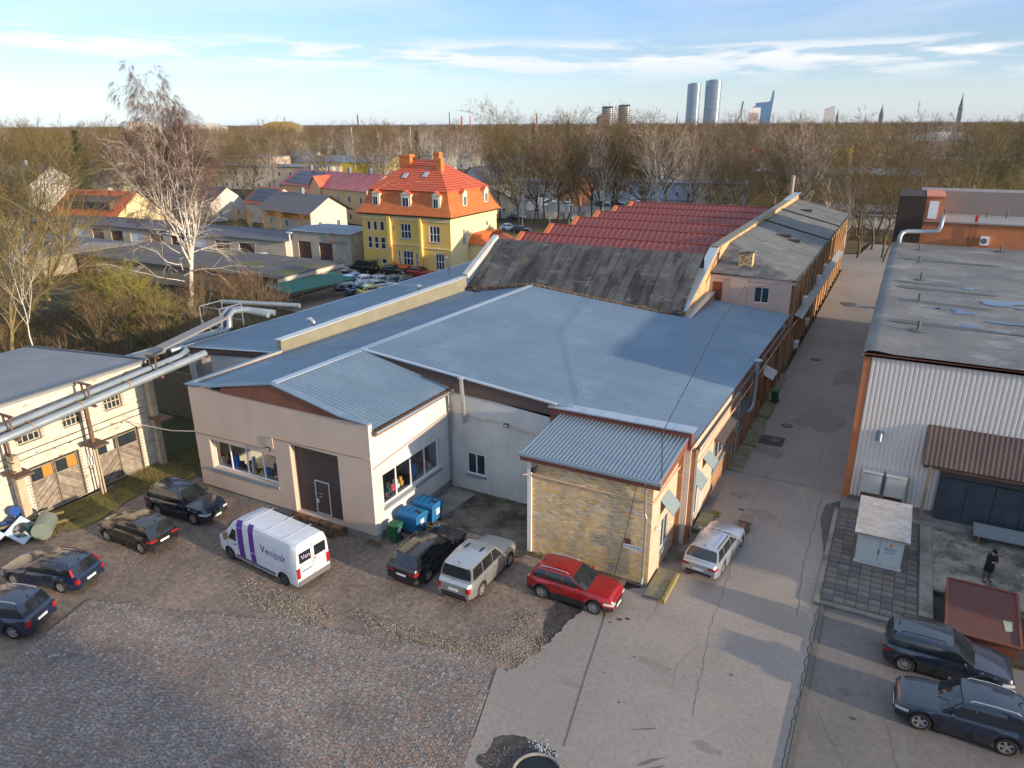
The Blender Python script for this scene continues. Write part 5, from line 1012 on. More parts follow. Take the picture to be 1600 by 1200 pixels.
def make_car(name, label, cat, body, S, x, y, head, group=None, lod=0, z=0.0):
    g_ = dict(L=4.6, W=1.85, H=1.65, wb=2.69, fo=0.9, r=0.35, belt=1.02, hz=1.0, fz=0.82, xw=0.62, xr=-0.1, xe=-1.75, xg=-2.05, tz=1.0, wr=0.66, sill=0.24, clad=True, rails=None, spokes=10, rim=RIM, pill=(-0.35, -1.25), tail='mid', roofmat=None, sunroof=False, seams=(0.55, -0.38, -1.25), bulge=0.03)
    g_.update(S); c = type('C', (), g_)
    t = lthing(name, label, cat, group)
    hw = c.W / 2; ax = c.wb / 2; xf = ax + c.fo; xb = xf - c.L; xw, xr, xe, xg = c.xw + 0.0, c.xr, c.xe, c.xg
    def wid(x_):
        k = 1.0; s = (x_ - (xf - 0.75)) / 0.75
        if s > 0: k -= 0.20 * s ** 2.2
        s = ((xb + 0.6) - x_) / 0.6
        if s > 0: k -= 0.12 * s ** 2.2
        return hw * k
    def topz(x_):
        if x_ > xw:
            s = (x_ - xw) / (xf - xw); z_ = _lerp(c.hz, c.fz, s ** 1.7)
            if x_ > xf - 0.16: z_ -= 0.14 * ((x_ - xf + 0.16) / 0.16) ** 1.5
            return z_
        if x_ < xg: 
            s = (xg - x_) / max(xg - xb, 0.01); return _lerp(c.belt, c.tz, min(1, s * 1.0)) - 0.10 * max(0, s - 0.6) / 0.4
        return _lerp(c.belt, c.hz, max(0, (x_ - xg) / (xw - xg)) ** 1.0)
    def bot(x_):
        z_ = c.sill + (0.10 * max(0, (x_ - xf + 0.5) / 0.5) + 0.12 * max(0, (xb + 0.5 - x_) / 0.5))
        for a in (ax, -ax):
            R_ = c.r + 0.065; d = abs(x_ - a)
            if d < R_: z_ = max(z_, c.r + math.sqrt(max(0, R_ * R_ - d * d)) * 1.0)
        return z_
    st = sorted({xb, xb + 0.03, xb + 0.12, xb + 0.3, xf, xf - 0.03, xf - 0.1, xf - 0.18, xf - 0.35, xw, xg, *[_lerp(xg, xw, k / 5) for k in range(6)], *[_lerp(xw, xf - 0.35, k / 3) for k in range(4)],
                 *[a + (c.r + 0.065) * math.cos(PI * k / (6 if lod else 10)) for a in (ax, -ax) for k in range((6 if lod else 10) + 1)]})
    st = [s for i, s in enumerate(st) if i == 0 or s - st[i - 1] > 0.008 or s == xf]
    def sec(x_):
        w_, T, b_ = wid(x_), topz(x_), bot(x_); sh = T - 0.16; cr = 0.035 if xw < x_ < xf - 0.1 else 0.0
        m = max(b_ + 0.02, c.sill + 0.30) if b_ < c.sill + 0.29 else b_ + 0.03
        m = min(m, sh - 0.02)
        return [(w_ - 0.12, b_), (w_ - 0.015, b_ + 0.001), (w_, m), (w_ + 0.012, (m + sh) / 2 + 0.06), (w_ - 0.02, sh + 0.03), (w_ - 0.07, T - 0.015), (w_ - 0.14, T), (w_ * 0.45, T + cr), (0, T + cr)]
    vs, fs, mi = [], [], []; K = 17
    for x_ in st:
        s = sec(x_); pts = [(x_, -a, b) for a, b in s] + [(x_, a, b) for a, b in reversed(s[:-1])]; vs += pts
    for i in range(len(st) - 1):
        mid = (st[i] + st[i + 1]) / 2; arch = bot(mid) > c.sill + 0.12 and abs(abs(mid) - ax) < c.r + 0.08
        for k in range(K - 1):
            fs.append((i * K + k, (i + 1) * K + k, (i + 1) * K + k + 1, i * K + k + 1)); kk = min(k, K - 2 - k)
            mi.append(1 if c.clad and (kk == 0 or kk == 1) else 0)
    fs.append(tuple(reversed(range(K)))); mi.append(0); fs.append(tuple((len(st) - 1) * K + k for k in range(K))); mi.append(0)
    b = MB(); b.v, b.f, b.mi = vs, fs, mi; bo = finish(b.build('body', [body, TRIM], t), 38)
    u = MB(); u.box(xb + 0.12, xf - 0.15, -hw + 0.3, hw - 0.3, 0.2, c.belt - 0.2); u.box(-ax + c.r + 0.1, ax - c.r - 0.1, -hw + 0.1, hw - 0.1, 0.2, 0.5); u.build('underbody', TRIM, t)
    # greenhouse
    wb_ = hw - 0.09; wt = hw * c.wr * 1.12; zr = c.H; zrf = c.H - 0.06; zre = c.H - 0.07; zb = c.belt - 0.01
    def SP(s, tt, side, off=0.0):      # side surface: s 0 front..1 rear, tt 0 belt..1 roof
        fx = _lerp(xw + 0.02, xr, tt); rx = _lerp(xg, xe, tt); X_ = _lerp(fx, rx, s)
        rt = zrf if s < 0.15 else (zre if s > 0.9 else zr - 0.025); rt = _lerp(zrf, zr - 0.02, min(1, s / 0.35)) if s < 0.5 else _lerp(zr - 0.02, zre, max(0, (s - 0.55) / 0.45))
        zbelt = topz(X_) - 0.005 if X_ < xw else c.hz
        wl = wid(X_) - 0.075
        Y_ = _lerp(wl, wt * (1 - 0.05 * max(0, s - 0.6) / 0.4), tt) + c.bulge * math.sin(PI * tt) + off
        return (X_, side * Y_, _lerp(zbelt, rt, tt))
    def SX(X_, tt, side, off=0.0):
        fx = _lerp(xw + 0.02, xr, tt); rx = _lerp(xg, xe, tt); return SP((X_ - fx) / (rx - fx), tt, side, off)
    ns, nt = 8, 4
    for side in (-1, 1):
        q = MB()
        P = [[SP(i / ns, j / nt, side) for i in range(ns + 1)] for j in range(nt + 1)]
        for j in range(nt):
            for i in range(ns):
                fq = [P[j][i], P[j][i + 1], P[j + 1][i + 1], P[j + 1][i]]
                q.quad(*(fq if side < 0 else fq[::-1]))
        finish(q.build('cabin_side', body, t))
    rf = MB(); nr = 6
    def RP(s, v):    # roof
        a = SP(s, 1, 1); yy = a[1] * v; return (a[0] - 0.0 + (0.05 * (1 - v * v) * (1 - 2 * s) if s in (0, 1) else 0), yy, a[2] + 0.055 * (1 - v * v) * (0.5 + math.sin(PI * min(max(s, 0.0), 1)) * 0.6))
    for i in range(ns):
        for j in range(nr):
            a, b2 = -1 + 2 * j / nr, -1 + 2 * (j + 1) / nr; rf.quad(RP(i / ns, a), RP((i + 1) / ns, a), RP((i + 1) / ns, b2), RP(i / ns, b2))
    finish(rf.build('roof', c.roofmat or body, t), 40)
    def END(s, tt, v, off=0.0):
        a = SP(s, tt, 1); bl = 0.10 * (1 - v * v) * (1 - tt) if s == 0 else -0.05 * (1 - v * v) * (1 - tt); rp = RP(s, v)
        z_ = a[2] if tt < 1 else rp[2]; z_ = a[2] + (rp[2] - SP(s, 1, 1)[2]) * tt
        X_ = a[0] + bl + (rp[0] - SP(s, 1, 1)[0]) * tt
        return (X_ + (off if s == 0 else -off), a[1] * v, z_ + off * 0.6)
    for s, nm in ((0, 'windscreen'), (1, 'rear_window')):
        e = MB()
        for j in range(4):
            for i in range(6):
                v0, v1 = -1 + 2 * i / 6, -1 + 2 * (i + 1) / 6; fq = [END(s, j / 4, v0), END(s, j / 4, v1), END(s, (j + 1) / 4, v1), END(s, (j + 1) / 4, v0)]; e.quad(*(fq[::-1] if s else fq))
        finish(e.build('pillar_frame', TRIM if s == 0 else body, t)); e = MB(); lo, hi = (0.02, 0.95) if s == 0 else (0.12, 0.88)
        for j in range(4):
            for i in range(6):
                v0, v1 = -0.93 + 1.86 * i / 6, -0.93 + 1.86 * (i + 1) / 6; t0, t1 = _lerp(lo, hi, j / 4), _lerp(lo, hi, (j + 1) / 4)
                fq = [END(s, t0, v0, 0.008), END(s, t0, v1, 0.008), END(s, t1, v1, 0.008), END(s, t1, v0, 0.008)]; e.quad(*(fq[::-1] if s else fq))
        finish(e.build(nm, CGLASS, t))
    bnds = [xw - 0.22, *c.pill, xg + 0.14]
    for side in (-1, 1):
        for k in range(len(bnds) - 1):
            xa, xc = bnds[k] - (0.03 if k else 0), bnds[k + 1] + 0.03; e = MB(); lo, hi = 0.08, 0.88; rows = 4
            for j in range(rows):
                t0, t1 = _lerp(lo, hi, j / rows), _lerp(lo, hi, (j + 1) / rows)
                def xs(tt):
                    f_, r_ = _lerp(xw + 0.02, xr, tt) - 0.13, _lerp(xg, xe, tt) + 0.10
                    return min(xa, f_), max(xc, r_)
                (a0, b0_), (a1, b1_) = xs(t0), xs(t1)
                if a0 <= b0_: a0 = b0_
                if a1 <= b1_: a1 = b1_
                fq = [SX(a0, t0, side, 0.008), SX(b0_, t0, side, 0.008), SX(b1_, t1, side, 0.008), SX(a1, t1, side, 0.008)]; e.quad(*(fq if side < 0 else fq[::-1]))
            finish(e.build('side_window', CGLASS, t))
    def wrap(end, xfrom, yto, z1, z2, m, nm, off=0.008, side=1, parent=None, dz=0.0):
        e = MB(); E_ = xf if end == 'front' else xb; pl = []
        n_ = 5
        for k in range(n_ + 1): X_ = _lerp(xfrom, E_, k / n_); pl.append((X_, wid(X_) + off * 1.6))
        sg = 1 if end == 'front' else -1; pl[-1] = (E_ + sg * off, wid(E_) + off); pl.append((E_ + sg * off, yto))
        for k in range(len(pl) - 1):
            (xa, ya), (xc, yc) = pl[k], pl[k + 1]; f1, f2 = k / (len(pl) - 1), (k + 1) / (len(pl) - 1)
            e.quad((xa, side * ya, z1 + dz * (1 - f1)), (xc, side * yc, z1 + dz * (1 - f2)), (xc, side * yc, z2 + dz * (1 - f2)), (xa, side * ya, z2 + dz * (1 - f1)))
        return e.build(nm, m, parent or t)
    zt_f = topz(xf)
    for side in (-1, 1):
        wrap('front', xf - 0.42, wid(xf) * 0.62, zt_f - 0.16, zt_f - 0.03, HEADL, 'headlight', side=side, dz=0.05)
        if c.tail == 'tall': wrap('rear', xb + 0.12, wid(xb) * 0.80, c.tz - 0.42, c.tz - 0.14, TAILL, 'tail_light', side=side)
        elif c.tail == 'column':
            wrap('rear', xb + 0.12, wid(xb) * 0.84, c.tz - 0.35, c.tz - 0.12, TAILL, 'tail_light', side=side)
            e = MB(); p0, p1 = SP(0.985, 0.05, side, 0.012), SP(0.985, 0.75, side, 0.012); e.beam(p0, p1, 0.10, 0.09); e.build('tail_light', TAILL, t)
        else: wrap('rear', xb + 0.26, wid(xb) * 0.55, c.tz - 0.27, c.tz - 0.15, TAILL, 'tail_light', side=side, dz=0.02)
    gr = MB(); gw = wid(xf) * 0.55
    for k in range(4): gr.box(xf + 0.002, xf + 0.014, -gw, gw, zt_f - 0.30 + k * 0.06, zt_f - 0.26 + k * 0.06)
    gr.box(xf, xf + 0.01, -gw * 1.25, gw * 1.25, c.sill + 0.16, c.sill + 0.27); gr.build('grille', TRIM, t)
    e = MB(); e.box(xf + 0.004, xf + 0.02, -0.26, 0.26, zt_f - 0.44, zt_f - 0.33); e.build('number_plate', PLATE, t)
    e = MB(); e.box(xb - 0.02, xb - 0.004, -0.26, 0.26, c.tz - 0.42, c.tz - 0.31); npl = e.build('number_plate', PLATE, t)
    e = MB(); e.box(xb - 0.012, xb - 0.003, -wid(xb) * 0.8, wid(xb) * 0.8, c.sill + 0.14, c.sill + 0.26); e.build('rear_bumper_trim', TRIM, t)
    for side in (-1, 1):
        for a in (ax, -ax): wheel_parts(c.r, 0.22, c.spokes, t, a, side * (hw - 0.125), side, c.rim, lod)
        e = MB(); mx = xw - 0.30; my = wid(mx) + 0.10; e.obox((mx, side * my, c.belt + 0.06), (0.05, 0, 0), (0, 0.10, 0), (0, 0, 0.065)); e.beam((mx, side * (my - 0.1), c.belt), (mx, side * my, c.belt + 0.03), 0.05); e.build('mirror', body, t, bevel=0.02 if not lod else 0)
        if not lod:
            for X_ in c.seams:
                e = MB()
                for (z1, z2) in ((max(bot(X_), c.sill) + 0.06, 0.62), (0.62, topz(X_) - 0.12)):
                    if z2 > z1: e.box(X_ - 0.006, X_ + 0.006, side * (wid(X_) - 0.01), side * (wid(X_) + 0.0145), z1, z2)
                e.build('door_seam', TRIM, t)
            for X_ in c.seams[1:]: e = MB(); e.box(X_ + 0.12, X_ + 0.32, side * (wid(X_) + 0.008), side * (wid(X_) + 0.035), topz(X_) - 0.22, topz(X_) - 0.19); e.build('door_handle', body, t)
        if c.rails is not None:
            P = [SP(s, 1, side) for s in (0.10, 0.14, 0.5, 0.86, 0.92)]; e = MB(); e.tube([(p[0], p[1] * 0.94, p[2] + (0.02 if i in (0, 4) else 0.085)) for i, p in enumerate(P)], 0.022, 6); e.build('roof_rail', c.rails, t)
    if not lod:
        e = MB(); e.beam(END(0, 0.04, -0.6, 0.02), END(0, 0.42, -0.15, 0.02), 0.02); e.beam(END(0, 0.04, 0.1, 0.02), END(0, 0.42, 0.55, 0.02), 0.02); e.build('wiper', TRIM, t)
        e = MB(); e.beam(END(1, 0.14, 0.0, 0.02), END(1, 0.3, 0.5, 0.02), 0.018); e.build('rear_wiper', TRIM, t)
        p = RP(0.92, 0); e = MB(); e.beam(p, (p[0] - 0.12, 0, p[2] + 0.10), 0.03); e.build('antenna', TRIM, t)
        a, b2 = RP(1, 0), RP(0.9, 0.9); e = MB(); e.poly([(xe + 0.02, -wt * 0.85, zre + 0.03), (xe - 0.10, -wt * 0.8, zre - 0.005), (xe - 0.12, wt * 0.8, zre - 0.005), (xe + 0.02, wt * 0.85, zre + 0.03)]); e.build('roof_spoiler', body, t)
        if c.sunroof:
            e = MB()
            for i in range(4):
                s0, s1 = 0.18 + 0.06 * i, 0.18 + 0.06 * (i + 1); e.quad(*[(p_[0], p_[1], p_[2] + 0.006) for p_ in (RP(s0, -0.6), RP(s1, -0.6), RP(s1, 0.6), RP(s0, 0.6))])
            e.build('sunroof', CGLASS, t)
        e = MB(); e.box(xb - 0.02, xb - 0.0035, -0.32, 0.32, c.tz - 0.29, c.tz - 0.27); e.build('tailgate_trim', CHROME if not c.clad else TRIM, t)
    place(t, x, y, z, rad(head)); return t
DB = paint('dark_blue', (0.012, 0.022, 0.045)); BK = paint('black', (0.012, 0.012, 0.014)); NV = paint('navy', (0.012, 0.022, 0.055)); SV = paint('silver', (0.40, 0.41, 0.42), 0.7, 0.32)
RD = paint('red', (0.32, 0.008, 0.012)); GY = paint('slate', (0.035, 0.045, 0.07), 0.5); LS = paint('light_silver', (0.42, 0.46, 0.52), 0.6, 0.3); DG = paint('charcoal', (0.022, 0.022, 0.022), 0.4)
SUV = dict(L=4.6, W=1.86, H=1.68, wb=2.69, fo=0.92, r=0.36, belt=1.07, hz=1.05, fz=0.90, xw=0.82, xr=0.12, xe=-1.85, xg=-2.12, tz=1.05, pill=(-0.28, -1.18), seams=(0.72, -0.28, -1.1))
make_car('suv', 'dark blue SUV parked nose to the workshop wall, nearest the cream building corner', 'car', DB, dict(SUV, rails=TRIM), -33.86, 23.66, 5)
make_car('crossover', 'small dark brown-black crossover with blue sky on its roof behind the dark blue SUV', 'car', DG, dict(SUV, L=4.38, W=1.8, H=1.6, fo=0.88, xe=-1.7, xg=-2.0), -33.74, 20.43, 181)
make_car('estate_car', 'navy estate car with tall red tail lamps and roof rails beside the fans', 'car', NV, dict(L=4.7, W=1.80, H=1.46, wb=2.76, fo=0.92, r=0.32, belt=0.93, hz=0.93, fz=0.74, xw=0.72, xr=-0.05, xe=-1.95, xg=-2.22, tz=0.95, clad=False, rails=TRIM, tail='column', spokes=5, pill=(-0.35, -1.25), sill=0.2), -34.33, 16.12, 194)
make_car('compact_suv', 'dark teal-blue SUV with silver roof rails cut by the left picture edge', 'car', NV, dict(SUV, L=4.43, W=1.8, H=1.68, rails=CHROME, tail='tall', spokes=5, clad=False, xg=-2.0, xe=-1.75), -32.95, 13.0, 200)
make_car('suv', 'black SUV parked tail out beside the blue waste containers', 'car', BK, dict(SUV, sunroof=False, rails=TRIM), -18.65, 25.9, 88)
make_car('suv', 'silver off-road car with sunroof and tail out between the black SUV and the red car', 'car', SV, dict(SUV, L=4.75, W=1.88, H=1.88, wb=2.79, fo=0.88, r=0.38, belt=1.17, hz=1.14, fz=0.98, xe=-2.0, xg=-2.2, tz=1.15, sunroof=True, clad=False, tail='tall', spokes=6, sill=0.34, xw=0.78, xr=0.15, wr=0.72), -15.82, 26.1, 90)
make_car('crossover', 'red crossover standing along the yellow brick wall', 'car', RD, dict(SUV, L=4.3, W=1.78, H=1.58, wb=2.6, fo=0.88, xe=-1.62, xg=-1.92, rails=CHROME, pill=(-0.3, -1.12)), -11.07, 26.73, 0)
make_car('estate_car', 'light silver estate car parked beside the side wall of the brick annex', 'car', LS, dict(L=4.85, W=1.85, H=1.49, wb=2.89, fo=0.85, r=0.33, belt=0.93, hz=0.94, fz=0.72, xw=0.72, xr=-0.1, xe=-1.85, xg=-2.3, tz=0.93, clad=False, rails=TRIM, spokes=10, pill=(-0.35, -1.3), sill=0.18), -6.05, 33.3, 84)
make_car('suv', 'slate grey SUV with rounded nose parked by the rust red lid', 'car', GY, dict(SUV, L=4.5, W=1.86, H=1.67, wb=2.73, fo=0.97, xw=0.9, xr=0.1, fz=0.84, rails=TRIM, spokes=9, pill=(-0.2, -1.15)), 4.05, 29.25, 1)
make_car('suv', 'black SUV with silver roof rails in the bottom right corner', 'car', DB, dict(SUV, L=4.34, W=1.82, H=1.66, wb=2.67, fo=0.84, rails=CHROME, spokes=5, xg=-2.0, xe=-1.7, xw=0.72, xr=0.12, r=0.37), 4.55, 26.15, 182)
# cars and vans in the far lot
lotS = dict(L=4.3, W=1.76, H=1.46, wb=2.6, fo=0.82, r=0.31, belt=0.92, hz=0.93, fz=0.74, xw=0.65, xr=-0.1, xe=-1.3, xg=-1.85, tz=0.95, clad=False, spokes=6, sill=0.2)
SW = paint('white', (0.62, 0.64, 0.66), 0.0, 0.35); GR = paint('dark_green', (0.02, 0.045, 0.035)); TE = paint('teal', (0.02, 0.12, 0.16)); YE = paint('yellow', (0.6, 0.5, 0.03), 0); BL = paint('mid_blue', (0.03, 0.08, 0.22))
lot = [('red-marked white hatchback', SW, -90.0, 80.2, 20, 'car'), ('dark pickup-like car', BK, -86.4, 80.9, 15, 'car'), ('blue hatchback', NV, -83.4, 80.6, 15, 'car'), ('dark green hatchback', GR, -80.2, 80.3, 15, 'car'),
       ('dark grey saloon', DG, -77.0, 80.2, 12, 'car'), ('dark blue hatchback', NV, -74.2, 80.2, 12, 'car'), ('silver hatchback', LS, -71.2, 81.2, 10, 'car'), ('grey estate', GY, -68.8, 79.4, 20, 'car'),
       ('blue saloon', BL, -66.4, 78.9, 60, 'car'), ('white saloon', SW, -64.3, 78.4, 60, 'car'), ('silver saloon', LS, -62.4, 79.2, 62, 'car'), ('teal hatchback', TE, -60.6, 79.9, 60, 'car'), ('black saloon', BK, -59.0, 80.6, 65, 'car'), ('silver-grey hatchback', SV, -61.0, 76.6, 62, 'car'),
       ('teal blue hatchback', TE, -61.6, 73.4, 60, 'car'), ('yellow hatchback', YE, -59.5, 73.3, 60, 'car'), ('red hatchback', RD, -61.0, 86.2, 0, 'car'), ('dark hatchback', BK, -65.4, 85.6, 3, 'car')]
for nm, m_, x, y, h, ct in lot: make_car('parked_car', nm + ' parked in the far lot by the yellow house', ct, m_, lotS, x, y, h, 'cars in the lot behind the warehouse', lod=1)
VANS = dict(L=4.9, W=1.9, H=1.92, wb=3.1, fo=0.9, r=0.33, belt=1.15, hz=1.12, fz=0.88, xw=1.1, xr=0.45, xe=-2.0, xg=-2.2, tz=1.15, clad=False, spokes=6, wr=0.78, pill=(0.0, -1.1))
make_car('minivan', 'large black minivan standing before the yellow house', 'van', BK, VANS, -70.8, 85.0, 180, lod=1)
make_car('delivery_van', 'small white van at the far left of the parking row', 'van', SW, dict(VANS, L=4.4, H=1.85, wb=2.7, xw=0.95, xe=-1.9, xg=-2.05, pill=(0.0,)), -89.6, 83.0, 100, lod=1)
make_car('delivery_van', 'pale blue-white van behind the green roof', 'van', paint('pale_blue', (0.45, 0.52, 0.6), 0), dict(VANS, L=4.4, wb=2.7, xw=0.95, xe=-1.9, xg=-2.05), -65.0, 75.0, 60, lod=1)
for i, (lab, m_, x, y, h) in enumerate([('white car parked on the grass right of the yellow house', SW, -72.0, 134.0, 20), ('grey car behind the lindens near the white lorry', DG, -78.5, 149.5, 10), ('teal car in the far lorry yard', TE, -72, 186, 5), ('white car at the far end of the lorry yard', SW, -66, 194.0, 5), ('dark car beside the teal one in the lorry yard', BK, -68.5, 188, 5),
        ('silver car under the trees beyond the red roofs', LS, -41, 196, 0), ('white car under the trees beyond the red roofs', SW, -36, 197, 0), ('grey car standing behind the yellow house', GY, -68.5, 132, 20), ('dark car in shade in the lorry yard', DG, -76, 172, 5)]):
    make_car('parked_car', lab, 'car', m_, lotS, x, y, h, lod=1)
# lorry with white box
def lorry(x, y, h, lab):
    t = lthing('box_lorry', lab, 'lorry'); q = MB(); q.box(-3.8, 2.0, -1.25, 1.25, 0.9, 3.4); q.build('cargo_box', mat('lorry_white', (0.62, 0.64, 0.66), 0.6, fine=0.08), t, bevel=0.05)
    q = MB(); q.prism([(2.1, 0.5), (4.0, 0.5), (4.0, 1.6), (3.6, 2.6), (2.1, 2.7)], 'y', -1.15, 1.15); q.build('cab', SW, t, bevel=0.08)
    q = MB(); q.poly([(4.01, -1.0, 1.65), (4.01, 1.0, 1.65), (3.66, 1.0, 2.5), (3.66, -1.0, 2.5)]); q.build('windscreen', CGLASS, t)
    q = MB(); q.box(-3.7, 3.8, -0.9, 0.9, 0.5, 0.88); q.build('chassis', TRIM, t)
    for a in (-2.6, 3.0):
        for s in (-1, 1): wheel_parts(0.48, 0.3, 6, t, a, s * 1.0, s, RIM, 1)
    place(t, x, y, 0, rad(h))
lorry(-80.0, 166, 200, 'white box lorry parked beyond the row of linden trees'); lorry(-73.5, 160, 200, 'second white lorry facing left, in front of the first beyond the lindens')
# delivery van, white with purple bands
t = lthing('delivery_van', 'white high-roof courier van with two purple bands and dark lettering in the yard', 'van')
VW_ = mat('van_white', (0.60, 0.62, 0.66), 0.35, fine=0.04, coat=0.4, stains=[(1.1, 0.5, 0.75, (0.42, 0.38, 0.33), 0.35)])
hw = 1.0; xf, xb = 3.05, -3.12; wb2 = 2.12; r = 0.36
def vtop(x): 
    for (a, za), (b, zb) in zip(VT, VT[1:]):
        if a <= x <= b: return za + (zb - za) * (x - a) / (b - a)
    return VT[-1][1]
VT = [(xb, 2.42), (xb + 0.08, 2.50), (xb + 0.5, 2.53), (0.9, 2.53), (1.35, 2.46), (1.75, 2.25), (2.35, 1.58), (2.5, 1.42), (2.95, 1.16), (3.05, 1.0)]
def vwid(x): return hw * (1 - 0.17 * max(0, (x - 2.1) / 0.95) ** 2) * (1 - 0.02 * max(0, xb + 0.1 - x) / 0.1)
def vbot(x):
    z_ = 0.34
    for a in (wb2 - 0.05, -wb2 + 0.05):
        R_ = 0.45; d = abs(x - a)
        if d < R_: z_ = max(z_, 0.34 + math.sqrt(R_ * R_ - d * d))
    return z_
def vsec(x):
    w_, T, b_ = vwid(x), vtop(x), vbot(x); full = min(1, max(0, (T - 1.3) / 1.1)); tp = 0.11 * full
    lo = max(b_ + 0.03, 0.6)
    return [(w_ - 0.1, b_), (w_, b_ + 0.001), (w_ + 0.01, lo), (w_ + 0.005, max(lo + 0.01, min(1.25, T - 0.16))), (w_ - tp * 0.6, max(lo + 0.02, T - 0.30 * full - 0.05)), (w_ - tp - 0.04, T - 0.10), (w_ - tp - 0.14, T - 0.015), (w_ * 0.4, T + 0.02), (0, T + 0.025)]
st = sorted({xb, xb + 0.02, xb + 0.08, xb + 0.5, *[a for a, _ in VT], *[k * 0.4 - 1.4 for k in range(7)], 2.8, 2.98, *[a + 0.45 * math.cos(PI * k / 10) for a in (wb2 - 0.05, -wb2 + 0.05) for k in range(11)]})
b = MB(); K = 17
for x in st:
    s = vsec(x); b.v += [(x, -p, q_) for p, q_ in s] + [(x, p, q_) for p, q_ in reversed(s[:-1])]
for i in range(len(st) - 1):
    for k in range(K - 1): b.f.append((i * K + k, (i + 1) * K + k, (i + 1) * K + k + 1, i * K + k + 1)); b.mi.append(1 if min(k, K - 2 - k) == 0 else 0)
b.f.append(tuple(reversed(range(K)))); b.mi.append(0); b.f.append(tuple((len(st) - 1) * K + k for k in range(K))); b.mi.append(0)
finish(b.build('body', [VW_, TRIM], t), 30)
q = MB(); q.box(xb + 0.2, 2.8, -0.72, 0.72, 0.25, 1.2); q.build('underbody', TRIM, t)
def vside(x, z_, side, off=0.006):
    s = vsec(x)
    for (ya, za), (yb, zb) in zip(s[1:], s[2:]):
        if za <= z_ <= zb + 1e-6 and zb > za: return (x, side * (_lerp(ya, yb, (z_ - za) / (zb - za)) + off), z_)
    return (x, side * (s[1][0] + off), z_)
PUR = mat('purple_band', (0.105, 0.03, 0.26), 0.4, fine=0.05)
for side in (-1, 1):
    for (x0, x1, lean, zt_) in ((1.28, 0.82, -0.22, 2.36), (0.36, -0.02, -0.3, 2.36)):
        q = MB(); nz = 12; zs = [0.5 + (zt_ - 0.5) * k / nz for k in range(nz + 1)]
        def bx(x, z_): return x + lean * 0.0 - 0.10 + 0.16 * ((z_ - 0.5) / 1.9)
        for k in range(nz):
            for j in range(2):
                xa, xc = _lerp(x0, x1, j / 2), _lerp(x0, x1, (j + 1) / 2)
                q.quad(vside(bx(xa, zs[k]), zs[k], side), vside(bx(xc, zs[k]), zs[k], side), vside(bx(xc, zs[k + 1]), zs[k + 1], side), vside(bx(xa, zs[k + 1]), zs[k + 1], side))
        # wrap over the roof shoulder
        for (h1, h2) in ((4, 5), (5, 6)):
            xa, xc = bx(x0, 2.36), bx(x1, 2.36); s1, s2 = vsec(xa), vsec(xc)
            q.quad((xa, side * (s1[h1][0] + 0.006), s1[h1][1] + 0.004), (xc, side * (s2[h1][0] + 0.006), s2[h1][1] + 0.004), (xc, side * (s2[h2][0] + 0.006), s2[h2][1] + 0.006), (xa, side * (s1[h2][0] + 0.006), s1[h2][1] + 0.006))
        q.build('purple_stripe', PUR, t)
    q = MB(); q.quad(vside(2.02, 1.30, side, 0.008), vside(1.38, 1.30, side, 0.008), vside(1.38, 1.92, side, 0.008), vside(1.66, 1.92, side, 0.008)); q.build('side_window', CGLASS, t)
    for X_ in (1.3, 2.15): q = MB(); q.box(X_ - 0.007, X_ + 0.007, side * 0.985, side * 1.016, 0.82, 1.25); q.build('door_seam', TRIM, t)
    for z0_ in (0.42,): q = MB(); q.box(-1.5, 1.5, side * 0.98, side * 1.03, 0.42, 0.56); q.build('rub_strip', mat('grey_plastic', (0.12, 0.12, 0.125), 0.7), t)
    q = MB(); q.box(-2.9, 0.6, side * 0.99, side * 1.02, 1.06, 1.085); q.build('slide_rail', VW_, t)
    q = MB(); q.box(1.42, 1.62, side * 1.0, side * 1.035, 1.08, 1.12); q.build('door_handle', TRIM, t)
    q = MB(); q.obox((2.0, side * 1.16, 1.5), (0.05, 0, 0), (0, 0.1, 0), (0, 0, 0.19)); q.build('mirror', TRIM, t, bevel=0.02)
    for a in (wb2 - 0.05, -wb2 + 0.05): wheel_parts(0.36, 0.24, 6, t, a, side * 0.87, side, mat('steel_rim', (0.09, 0.09, 0.09), 0.6, metal=0.4))
    q = MB(); q.box(xb - 0.02, xb + 0.05, side * 0.8, side * 0.99, 0.75, 1.3); q.build('tail_light', TAILL, t)
    q = MB(); q.box(2.85, 3.04, side * 0.55, side * 0.86, 0.85, 1.08); q.build('headlight', HEADL, t, bevel=0.02)
q = MB(); q.quad((1.83, -0.76, 2.20), (2.36, -0.84, 1.60), (2.36, 0.84, 1.60), (1.83, 0.76, 2.20)); q.v = [(a, b_, c_ + 0.035) for a, b_, c_ in q.v]; q.build('windscreen', CGLASS, t)
for ya, yb in ((-0.86, -0.05), (0.05, 0.86)):
    q = MB(); q.box(xb - 0.022, xb - 0.012, ya + 0.06, yb - 0.06, 1.5, 2.05); q.build('rear_window', CGLASS, t)
q = MB(); q.box(xb - 0.015, xb - 0.003, -0.008, 0.008, 0.5, 2.35); q.box(xb - 0.015, xb - 0.003, -0.9, 0.9, 1.28, 1.295); q.build('door_seam', TRIM, t)
q = MB(); q.box(xb - 0.06, xb + 0.1, -0.98, 0.98, 0.34, 0.6); q.build('rear_bumper', mat('grey_plastic', (0.12, 0.12, 0.125), 0.7), t, bevel=0.03)
q = MB(); q.box(xb - 0.02, xb - 0.01, 0.12, 0.64, 0.86, 0.97); q.build('number_plate', PLATE, t); q = MB(); q.box(xb - 0.03, xb - 0.01, 0.08, 0.68, 1.02, 1.06); q.build('plate_light_bar', TRIM, t)
q = MB(); q.box(xb - 0.03, xb - 0.01, -0.2, -0.06, 1.36, 1.42); q.build('door_emblem', mat('emblem_red', (0.5, 0.03, 0.02), 0.4), t)
